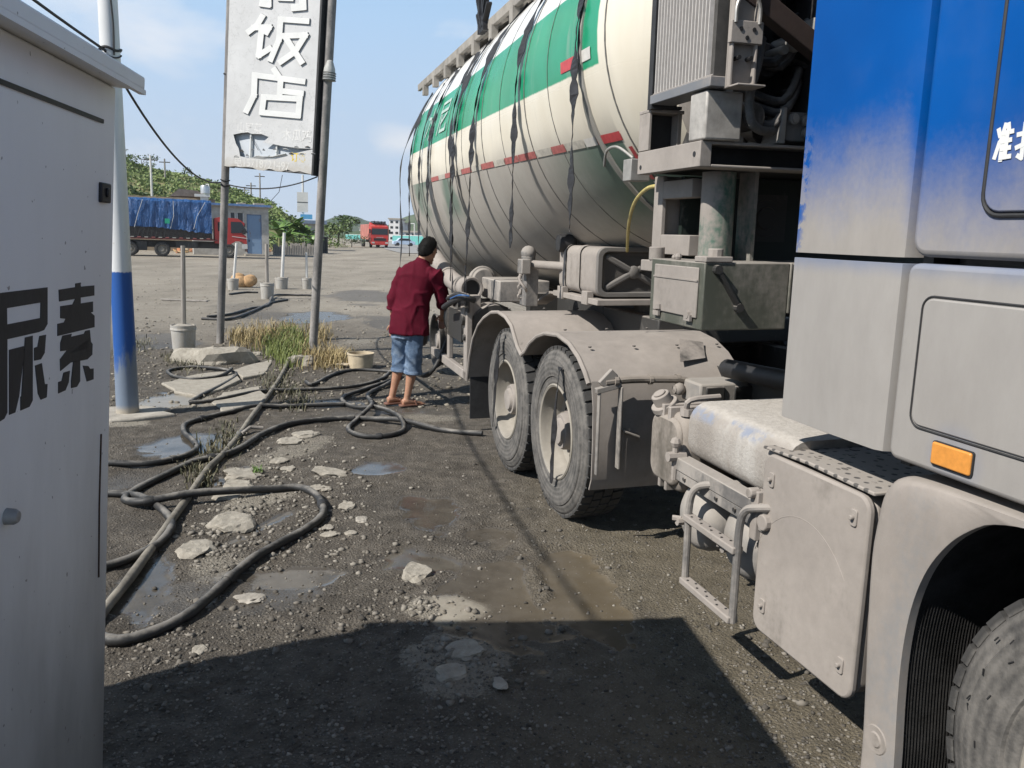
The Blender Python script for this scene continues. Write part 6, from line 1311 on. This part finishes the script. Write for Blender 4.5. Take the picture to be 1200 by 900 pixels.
tkf = face_frame(243, 296); tko = thing('roof_tank', 'round silver water tank on a white stand above the blue tarpaulin', 'water tank', (-24.0, 62.0, 0), R(22)); s_ = depth_scale(Vector((-24, 62, 0)))
TKF = tko.matrix_basis.copy(); TKF = Matrix.Translation((-24, 62, 0)) @ Matrix.Rotation(R(22), 4, 'Z'); tz = lambda px, py: on_frame(TKF, px, py, 1, 0)
a0, a1 = tz(236, 217), tz(245, 227); st0, st1 = tz(228, 227), tz(246, 231)
b = MB(); b.lathe([(.0005, a1.z), (.34, a1.z), (.34, a0.z - .1), (.30, a0.z), (.0005, a0.z + .04)], ((a0.x + a1.x) / 2, .3, 0), 'z', 18); b.build('tank', simple('brushed_steel_tank', (.55, .55, .54), .35, .1, 6, .7), tko)
b = MB(); b.box(st0.x, st1.x, 0, .9, st1.z, st0.z); b.box(st0.x + .4, st1.x - .1, .1, .8, 0, st1.z); b.build('stand', M['white'], tko)
b = MB(); b.cyl((st1.x - .05, .1, st1.z), (st1.x - .05, .1, a0.z + .1), .03, 6); b.cyl((st1.x - .05, .1, a0.z + .1), (a1.x - .2, .3, a0.z + .1), .03, 6); b.build('stand_pipe', M['white'], tko)
RWF = Matrix.Translation((-30, 60.5, 0)) @ Matrix.Rotation(R(22), 4, 'Z'); rz_ = lambda px, py=235: on_frame(RWF, px, py, 1, 0)
rw = thing('rubble_wall', 'tan rubble retaining wall behind the blue tarpaulin', 'wall'); rw.matrix_world = RWF; rn = random.Random(12)
b = MB(); b.box(rz_(120).x, rz_(252).x, 0, 1.2, 0, rz_(200, 231).z); b.build('wall_core', simple('tan_rubble', (.30, .24, .17), .95, .35, 1.5, bump=.8, bscale=6), rw)
ht = thing('tile_roof_shed', 'low grey tiled shed roof on the bank above the tarpaulin', 'shed'); ht.matrix_world = RWF; a, e = rz_(202, 231), rz_(236, 222)
b = MB(); b.prism([(a.x - .2, a.z + .1), (a.x + .5, e.z), (e.x - .3, e.z - .1), (e.x + .6, a.z + .15)], 'y', .4, 3); b.build('roof', simple('grey_brown_tiles', (.17, .145, .13), .9, .3, 4), ht); b = MB(); b.box(a.x, e.x + .2, .6, 2.8, 0, a.z + .1); b.build('wall', simple('tan_brick', (.27, .20, .15), .9, .3, 4), ht)
rn = random.Random(3); heap = MB()
for k in range(260):
    g = G(rn.uniform(205, 320), rn.uniform(293.5, 297)); s_ = rn.uniform(.06, .18); heap.box(-s_, s_, -s_ * .6, s_ * .6, 0, s_ * rn.uniform(.5, 1.3), Matrix.Translation((g.x, g.y, rn.random() * .18)) @ Matrix.Rotation(rn.random() * 3, 4, 'Z') @ Matrix.Rotation(rn.uniform(-.5, .5), 4, 'X'))
t = NT('broken_brick_heap'); g = t.n('ShaderNodeNewGeometry'); tag(heap.build('brick_rubble', t.set(Base_Color=t.ramp(g.outputs['Random Per Island'], (.1, (.38, .30, .20)), (.5, (.42, .17, .09)), (.9, (.50, .38, .20))), Roughness=.95)), 'broken orange and tan brick rubble below the red lorry', kind='stuff')

# --- banana plants
leafm = NT('banana_leaf'); g = leafm.n('ShaderNodeNewGeometry'); leafm.b.inputs['Transmission Weight'].default_value = 0; M['leaf'] = leafm.set(Base_Color=leafm.mix(g.outputs['Random Per Island'], (.05, .11, .025), (.16, .26, .06)), Roughness=.45)
def banana(px, py, h, n, seed, lab):
    rn = random.Random(seed); g = G(px, py); o = thing('banana_plant', lab, 'plant', (g.x, g.y, 0), 0, 'banana plants beside the hut')
    MB().tube([(0, 0, 0), (.05, 0, h * .3), (.0, .05, h * .55)], [.14, .11, .06], 8).build('stem', simple('banana_stem', (.16, .17, .07), .8, .3, 6) if 'bst' not in M else M['bst'], o)
    for k in range(n):
        a = rn.random() * 6.28; L = h * rn.uniform(.5, .75); el = rn.uniform(.5, 1.25); m_ = MB(); pts = []; z0 = h * rn.uniform(.4, .55)
        for i in range(7):
            t_ = i / 6; r = L * t_ * math.cos(el) * (1 + .3 * t_); z = z0 + L * (t_ * math.sin(el) - .55 * t_ * t_ * (1.2 - el * .5)); pts.append(Vector((math.cos(a) * r, math.sin(a) * r, z)))
        sd = Vector((-math.sin(a), math.cos(a), 0)); ws = [.03, .16, .24, .26, .24, .16, .02]; vs = []
        for p, w in zip(pts, ws): w *= h / 3; vs += [p - sd * w + Vector((0, 0, -.1 * w)), p + Vector((0, 0, .06)), p + sd * w + Vector((0, 0, -.1 * w))]
        m_.add(vs, [f for i in range(6) for f in ((3 * i, 3 * i + 1, 3 * i + 4, 3 * i + 3), (3 * i + 1, 3 * i + 2, 3 * i + 5, 3 * i + 4))]); m_.build('leaf', M['leaf'], o)
M['bst'] = simple('banana_stem', (.16, .17, .07), .8, .3, 6)
banana(327, 296.5, 3.0, 13, 1, 'bushy banana plant against the right end of the hut'); banana(343, 296, 3.4, 13, 2, 'tallest banana plant in the middle of the clump'); banana(358, 296.5, 2.9, 12, 3, 'banana plant with the brightest leaf by the right sign post'); banana(336, 297.5, 2.2, 10, 4, 'short dark banana plant in front of the clump'); banana(366, 297.5, 1.8, 8, 5, 'low banana plant half behind the right sign post')
b = MB(); rn = random.Random(2)
for i in range(26): g = G(321 + i * 1.9, 298.5); b.box(g.x - .05, g.x + .05, g.y - .04, g.y + .04, 0, .55 + rn.random() * .35)
fn_ = thing('stake_fence', 'low fence of grey stakes in front of the banana plants', 'fence')
mb_ = []
for i in range(24):
    g = G(321 + i * 2.0, 298.6); q = MB().box(-.06, .06, -.04, .04, 0, .6 + rn.random() * .35).build('stake', M['wood'], fn_); q.location = (g.x, g.y, 0)
# --- pale panel on a pole, low blue roofed shed, oil drums
GP = face_frame(355, 290); gp = thing('pole_panel', 'tall pale panel board on a pole behind the banana plants', 'sign'); gp.matrix_world = GP; gx = lambda px, py: on_frame(GP, px, py, 1, 0)
p0, p1 = gx(348, 225), gx(361, 249)
b = MB(); b.box(p0.x, p1.x, -.15, .15, p1.z, p0.z); pn = b.build('panel', simple('off_white_panel', (.62, .61, .57), .6, .1, 3), gp); b = MB(); m__ = gx(355, 230).x; b.cyl((m__, 0, 0), (m__, 0, gx(356, 205).z), .12, 10); b.build('pole', M['palewood'], gp)
b = MB(); q0, q1 = gx(352, 251), gx(366, 257); b.box(q0.x, q1.x, -.4, .4, q1.z, q0.z); b.build('blue_board', simple('bright_blue_board', (.10, .35, .60), .5, .1, 3), gp)
b = MB(); b.box(p0.x, p1.x, -.17, -.15, (p0.z + p1.z) / 2 - .04, (p0.z + p1.z) / 2 + .04); b.build('panel_joint', M['dust_dark'], pn)
SHF = face_frame(368, 293); shd = thing('small_shed', 'small grey shed behind the right sign post', 'shed'); shd.matrix_world = SHF; sx2 = lambda px, py: on_frame(SHF, px, py, 1, 0); a, e = sx2(356, 262), sx2(380, 293)
b = MB(); b.box(a.x, e.x, 0, 4, 0, a.z); b.build('wall', wallm, shd); b = MB(); b.box(a.x - .3, e.x + .3, -.5, 4.3, a.z, a.z + .35); b.build('roof', simple('blue_grey_tin', (.13, .17, .24), .6, .2, 3), shd); b = MB(); b.box(a.x + .3, a.x + 1.1, -.02, .02, .05, a.z * .7); b.build('door', M['dust_dark'], shd)
for px, lab in ((376.5, 'black oil drum touching the right sign post'), (380.5, 'black oil drum at the end of the yard')):
    g = G(px, 296.6); o = MB().lathe([(.0005, 0), (.26, 0), (.26, .45), (.275, .47), (.26, .49), (.26, .95), (.0005, .95)], n=16, axis='z').build('oil_drum', M['black']); o.location = (g.x, g.y, 0); o.scale = (1.1, 1.1, 1.5); tag(o, lab, 'drum', 'oil drums')
# --- foliage helper: many small leaf faces in clumps
def folmat(name, a, b):
    t = NT(name); g = t.n('ShaderNodeNewGeometry'); n1 = t.noise(.6, 4, .6, vec=t.coord('Object')); return t.set(Base_Color=t.mix(t.math('ADD', t.math('MULTIPLY', g.outputs['Random Per Island'], .6), t.math('MULTIPLY', n1, .4)), a, b), Roughness=.65)
M['fol'] = folmat('dense_foliage', (.025, .055, .012), (.10, .15, .035)); M['fol2'] = folmat('crop_foliage', (.085, .13, .03), (.21, .27, .085)); M['bark'] = simple('bark', (.12, .09, .06), .9, .3, 6)
def leaves(cs, n, s0, s1, rn):
    V = []; F = []; k = 0
    for i in range(n):
        c, r = cs[rn.randrange(len(cs))]; d = Vector((rn.gauss(0, 1), rn.gauss(0, 1), rn.gauss(0, 1))).normalized() * (rn.random() ** .4); p = Vector((c[0] + d.x * r[0], c[1] + d.y * r[1], c[2] + d.z * r[2])); s = rn.uniform(s0, s1)
        a = Vector((rn.gauss(0, 1), rn.gauss(0, 1), rn.gauss(0, .6))).normalized(); b = a.cross(Vector((rn.gauss(0, 1), rn.gauss(0, 1), rn.gauss(0, 1)))).normalized()
        V += [p - a * s, p + b * s * .55, p + a * s, p - b * s * .55]; F.append((k, k + 1, k + 2, k + 3)); k += 4
    m_ = MB(); m_.v = V; m_.f = F; return m_
def tree(px, py, h, w, lab, seed, dist=None, base=0.0, mat='fol', name='tree', n=500, cat='tree', grp=None, lo=.25):
    rn = random.Random(seed); g = AT(px, py, dist) if dist else G(px, py); o = thing(name, lab, cat, (g.x, g.y, g.z if dist else 0), 0, grp); cs = []
    for k in range(9): cs.append(((rn.uniform(-.6, .6) * w / 2, rn.uniform(-.6, .6) * w / 2, h * rn.uniform(lo + .1, .88)), (w * .24, w * .24, h * .16)))
    leaves(cs, n, h * .03, h * .075, rn).build('crown', M[mat], o, smooth=0); b = MB(); b.tube([(0, 0, -.3), (.03 * h, 0, h * .35), (0, 0, h * .7)], [h * .035, h * .025, h * .01], 6)
    for k in range(4): c = cs[k][0]; b.tube([(0, 0, h * .35), (c[0] * .6, c[1] * .6, c[2] * .8), c], [h * .015, h * .01, h * .004], 5)
    b.build('trunk', M['bark'], o); return o
tree(396, 289, 4.6, 6.0, 'round green tree at the roadside left of the red truck', 4, n=900); tree(386, 290, 3.0, 4.5, 'light green bush left of the roadside tree', 5, name='bush', cat='bush', n=500, lo=.0, mat='fol2'); tree(412, 289.5, 2.0, 6.5, 'low dark bush between the tree and the road', 6, name='bush', cat='bush', n=500, lo=-.05); tree(404, 290, 1.3, 4.2, 'low pale weedy bush at the yard edge', 7, name='bush', cat='bush', n=350, lo=-.05, mat='fol2')

# --- terraced green hill on the left
RID = [(-260, 150), (-60, 178), (60, 182), (145, 188), (178, 197), (215, 204), (250, 214), (290, 227), (320, 239), (345, 257), (362, 272)]
m_ = MB(); nz_ = 14; vs = []; cols = []
for i in range(110):
    px = -260 + (362 + 260) * i / 109; py = np.interp(px, [p[0] for p in RID], [p[1] for p in RID]); top = AT(px, py, 118); bot = AT(px, 285, 74); bot.z = -.5; row = []
    for j in range(nz_ + 1):
        t_ = j / nz_; p = bot.lerp(top, t_); prof = t_ ** .8; p.z = -.5 + (top.z + .5) * prof + .55 * mnoise.noise(Vector((p.x * .12, p.y * .12, 0))) * t_ * (1 - t_ * .5); vs.append(p)
    p = top.copy(); p.y += 60; p.x *= 1.5; p.z *= .3; vs.append(p)
k = nz_ + 2; m_.add(vs, [(i * k + j, (i + 1) * k + j, (i + 1) * k + j + 1, i * k + j + 1) for i in range(109) for j in range(k - 1)])
t = NT('terraced_hillside'); n1 = t.noise(.09, 6, .65); n2 = t.noise(.8, 5, .7); hill = m_.build('green_hill', t.set(Base_Color=t.mix(t.mrange(n1, .42, .58), t.ramp(n2, (.3, (.07, .10, .025)), (.7, (.15, .18, .05))), t.ramp(n2, (.3, (.13, .14, .05)), (.7, (.26, .23, .11)))), Roughness=.95), smooth=60); tag(hill, 'green terraced hillside behind the lorry', kind='structure')
rn = random.Random(21); HV = [Vector(v) for v in vs]; cs = []; cs2 = []
for q in range(1500):
    i = rn.randrange(0, 108); j = int(rn.triangular(0, nz_ - 1, nz_)); a = HV[i * k + j].lerp(HV[(i + 1) * k + j + 1], rn.random()); h_ = rn.uniform(.5, 1.1); (cs if j < nz_ * .45 and rn.random() < .6 else cs2).append((a + Vector((0, 0, .15 * h_)), (1.3 * h_, 1.1 * h_, .35 * h_)))
tag(leaves(cs2, 26000, .12, .30, rn).build('corn_crop', M['fol2'], smooth=0), 'green corn crop covering the hillside', kind='stuff'); tag(leaves(cs, 10000, .12, .30, rn).build('hillside_scrub', M['fol'], smooth=0), 'dark scrub on the lower hillside', kind='stuff')
tree(148, 200, 3.4, 3.0, 'dark tree on the hilltop beside the white post', 31, dist=117, n=420, lo=.1); tree(166, 202, 2.6, 5.0, 'wide dark tree on the hilltop right of the white post', 32, dist=116, n=420, lo=.2); tree(219, 213, 2.0, 2.0, 'small pointed tree on the hill ridge', 33, dist=116, n=220, lo=.1); tree(142, 208, 2.6, 5, 'dark bush behind the white post on the hill', 34, dist=110, n=350, lo=0, name='bush', cat='bush')
def utility(px, pyb, pyt, dist, lab, wood='palewood'):
    a, e = AT(px, pyb, dist), AT(px, pyt, dist); o = thing('utility_pole', lab, 'pole', a, 0, 'thin utility poles on the hill'); MB().tube([(0, 0, -1), (0, 0, e.z - a.z)], [.13, .10], 8).build('shaft', M[wood], o); MB().box(-.7, .7, -.05, .05, e.z - a.z - .5, e.z - a.z - .38).build('crossarm', M['dust_dark'], o)
utility(178, 226, 182, 84, 'pale utility pole halfway up the hill'); utility(193.5, 206, 186, 108, 'thin utility pole on the ridge right of the pale one', 'wood'); utility(305, 238, 203, 117, 'far pole above the hut roof below the sign', 'wood'); utility(294.5, 236, 214, 117, 'short far pole left of the one below the sign', 'wood'); utility(287, 240, 219, 120, 'faintest far pole over the hill shoulder', 'wood')

# --- road with the red truck, teal hoarding, far blocks and hills
rd = MB(); L_ = [(470, 297), (452, 292.5), (447, 288.5), (436, 284.2), (424, 281.6), (405, 280)]; Rr = [(640, 300), (560, 293), (500, 288.5), (460, 283.8), (436, 281.2), (412, 279.7)]; vs = []
for a, e in zip(L_, Rr):
    p, q = G(*a), G(*e); p.z = q.z = .05; vs += [p, q]
rd.add(vs, [(2 * i, 2 * i + 1, 2 * i + 3, 2 * i + 2) for i in range(len(L_) - 1)]); tag(rd.build('road', simple('pale_dusty_asphalt', (.27, .265, .255), .9, .2, .15, bump=.1)), 'grey road leading away past the yard', kind='structure')
RF = face_frame(445, 290.5); RF = RF @ Matrix.Rotation(R(9), 4, 'Z'); rt = thing('red_truck', 'red high cab truck coming along the far road', 'truck'); rt.matrix_world = RF
s_ = depth_scale(G(445, 290.5)); Wd = 2.5
b = MB(); b.box(-Wd / 2, Wd / 2, 0, 2.1, .55, 3.0); b.prism([(0, 3.0), (.35, 3.0), (2.1, 3.55), (2.1, 3.0)], 'x', -Wd / 2 + .05, Wd / 2 - .05); rc = b.build('cab', dusty('bright_red_truck_paint', (.55, .04, .03), .4, .68, 1.2, .3), rt, .06)
b = MB(); b.box(-Wd / 2 + .12, Wd / 2 - .12, -.03, .0, 1.85, 2.7); b.build('windscreen', M['glass'], rc); b = MB(); b.box(-.85, .85, -.04, 0, 1.0, 1.35); b.build('grille', M['dark'], rc); b = MB(); b.box(-.5, .5, -.06, -.03, 1.42, 1.5); b.build('badge_bar', M['metal'], rc)
b = MB(); b.box(-1.2, 1.2, -.15, .1, .40, .8); b.build('bumper', dusty('red_bumper', (.50, .04, .03), .5, .6, 1.0, .3), rc, .04)
for s in (-1, 1): MB().box(s * .75, s * 1.15, -.17, -.14, .62, .82).build('headlight', M['whiteref'], rc); MB().box(s * 1.3, s * 1.5, -.05, .1, 2.0, 2.6).build('wing_mirror', M['black'], rc); MB().lathe([(.0005, 0), (.5, 0), (.52, .1), (.52, .3), (.0005, .3)], (s * 1.1 - .15, 1.1, .52), 'x', 18).build('wheel', M['black'], rt)
b = MB(); b.box(-1.25, 1.25, 2.3, 11, 1.1, 3.3); b.build('cargo_body', simple('pale_red_cargo_side', (.42, .16, .13), .6, .25, 1), rt, .05); b = MB(); b.box(-.45, .45, 2.3, 11, .7, 1.1); b.build('chassis', M['dark'], rt)
b = MB(); b.box(-1.0, 1.0, 1.0, 2.0, 3.55, 3.7)
for x in (-.7, -.2, .3, .8): b.box(x, x + .12, .7, .9, 3.3, 3.75)
b.build('roof_rack', M['dark'], rc)
for y in (8.2, 9.5):
    for s in (-1, 1): MB().lathe([(.0005, 0), (.5, 0), (.52, .1), (.52, .3), (.0005, .3)], (s * 1.1 - .15, y, .52), 'x', 18).build('wheel', M['black'], rt)
teal = simple('teal_hoarding_sheet', (.10, .36, .33), .6, .2, .6)
def hoarding(pts, h, lab):
    o = thing('hoarding', lab, 'fence', (0, 0, 0), 0, 'teal hoardings beside the far road')
    for a, e in zip(pts[:-1], pts[1:]):
        p, q = G(*a), G(*e); p.z = q.z = 0; n = max(1, int((q - p).length / 4))
        for i in range(n): MB().bar(p.lerp(q, i / n) + Vector((0, 0, h / 2)), p.lerp(q, (i + .98) / n) + Vector((0, 0, h / 2)), .08, h).build('panel', teal, o)
        MB().bar(p + Vector((0, 0, h)), q + Vector((0, 0, h)), .14, .12).build('top_rail', M['white'], o)
hoarding([(405, 280.0), (418, 280.6), (431, 281.6)], 1.9, 'teal hoarding beyond the bushes left of the red truck'); hoarding([(460, 284.2), (476, 286), (520, 290)], 2.0, 'teal hoarding right of the red truck behind the straps')
def block(px0, px1, pyt, dist, lab, c, floors, name='far_building'):
    a, e = AT(px0, pyt, dist), AT(px1, pyt, dist); w = (e - a).length; F_ = frame(Vector((a.x, a.y, 0)), (Vector((e.x - a.x, e.y - a.y, 0))).normalized(), Vector((-(e.y - a.y), e.x - a.x, 0)).normalized(), Vector((0, 0, 1))); o = thing(name, lab, 'building'); o.matrix_world = F_; h = a.z
    b = MB(); b.box(0, w, 0, 14, -1, h); b.build('wall', simple(name + '_wall', c, .8, .1, .3), o); MB().box(-.4, w + .4, -.4, 14.4, h, h + .5).build('roof', M['concrete'], o); n = max(2, int(w / 4))
    for f in range(floors):
        for i in range(n): MB().box(w * (i + .25) / n, w * (i + .75) / n, -.1, .05, h * (f + .35) / floors, h * (f + .75) / floors).build('window', M['glass'], o)
block(456, 468, 257, 300, 'white three storey building beyond the red truck', (.62, .61, .60), 4); block(467, 473, 262, 320, 'pale grey block right of the white building', (.45, .46, .48), 4); block(474, 488, 272, 260, 'low grey block behind the straps', (.40, .42, .44), 2); block(421, 436, 267.5, 420, 'pale row of houses at the foot of the far hill', (.60, .57, .54), 2)
g = G(473, 288.5); cr_ = thing('parked_car', 'small blue and white car by the teal hoarding', 'car', (g.x, g.y, 0), .3)
b = MB(); b.prism([(-2, .3), (-2, .85), (-1.3, .95), (-.8, 1.45), (.9, 1.45), (1.4, .95), (2, .85), (2, .3)], 'y', -.85, .85); b.build('body', simple('white_blue_car', (.45, .55, .68), .3, .2, 1), cr_, .06); MB().prism([(-1.15, 1.0), (-.75, 1.38), (.85, 1.38), (1.2, 1.0)], 'y', -.87, .87).build('window', M['glass'], cr_)
for x in (-1.2, 1.2): MB().lathe([(.0005, -.9), (.32, -.9), (.32, .9), (.0005, .9)], (x, 0, .32), 'y', 14).build('wheel', M['black'], cr_)
def utility2(px, pyb, pyt, dist, lab): a, e = AT(px, pyb, dist), AT(px, pyt, dist); o = thing('lamp_post', lab, 'lamp post', (a.x, a.y, 0), 0); MB().cyl((0, 0, 0), (0, 0, e.z), .14, 8).build('shaft', M['palewood'], o); MB().box(-.9, .0, -.15, .15, e.z - .1, e.z + .1).build('lamp_head', M['white'], o)
utility2(485.5, 282, 262, 200, 'pale lamp post seen between the hanging straps')
def ridge(pts, dist, name, lab, c0, c1, dy=180, seed=1):
    m_ = MB(); vs = []; n = 120; x0, x1 = pts[0][0], pts[-1][0]
    for i in range(n + 1):
        px = x0 + (x1 - x0) * i / n; py = np.interp(px, [p[0] for p in pts], [p[1] for p in pts]); tp = AT(px, py, dist); tp.z += mnoise.noise(Vector((px * .09, seed, 0))) * dist * .0012 + mnoise.noise(Vector((px * .4, seed, 0))) * dist * .0005
        for j in range(9): t_ = j / 8; vs.append(Vector((tp.x, tp.y - dy * (1 - t_), -2 + (tp.z + 2) * (t_ ** .9) + mnoise.noise(Vector((px * .1, t_ * 4, seed))) * tp.z * .12 * (1 - t_))))
        vs.append(Vector((tp.x * 1.1, tp.y + dy, -2)))
    m_.add(vs, [(i * 10 + j, (i + 1) * 10 + j, (i + 1) * 10 + j + 1, i * 10 + j + 1) for i in range(n) for j in range(9)]); t = NT(name + '_cover'); n1 = t.noise(.03, 6, .65); o = m_.build(name, t.set(Base_Color=t.ramp(n1, (.35, c0), (.65, c1)), Roughness=.95), smooth=60); return tag(o, lab, kind='structure')
ridge([(330, 277), (362, 268), (380, 260), (394, 253.5), (405, 252), (418, 254), (432, 259), (445, 266), (470, 274)], 900, 'far_hill', 'hazy blue far hill beyond the road', (.03, .06, .025), (.08, .10, .045))
ridge([(430, 278), (452, 268), (466, 258), (480, 252), (496, 249), (540, 244), (600, 250), (760, 238), (900, 250), (1250, 262)], 760, 'far_hill', 'hazy green hill behind the tank', (.035, .07, .025), (.10, .12, .05), seed=4)
ridge([(372, 279), (400, 272), (425, 270), (450, 272), (470, 276)], 420, 'wooded_rise', 'low wooded rise below the far hill', (.03, .06, .02), (.09, .12, .04), 60, seed=7)
ridge([(-1200, 240), (-700, 215), (-300, 200), (-100, 225), (120, 240), (360, 262)], 820, 'far_hill', 'far hills behind the terraced slope', (.03, .06, .025), (.08, .10, .045), seed=9)

# ------------------------------------------------------------------ haze
hz_ = MB().box(-2200, 2200, -120, 1500, -4, 190).build('haze', None, None, smooth=0); hm = bpy.data.materials.new('haze_air'); hm.use_nodes = True; n_ = hm.node_tree; n_.nodes.remove(n_.nodes['Principled BSDF']); pv = n_.nodes.new('ShaderNodeVolumePrincipled')
pv.inputs['Color'].default_value = (.90, .95, 1, 1); pv.inputs['Density'].default_value = .00026; pv.inputs['Anisotropy'].default_value = .2; n_.links.new(pv.outputs[0], n_.nodes['Material Output'].inputs['Volume']); hz_.data.materials.append(hm); tag(hz_, 'thin daylight haze', kind='stuff')
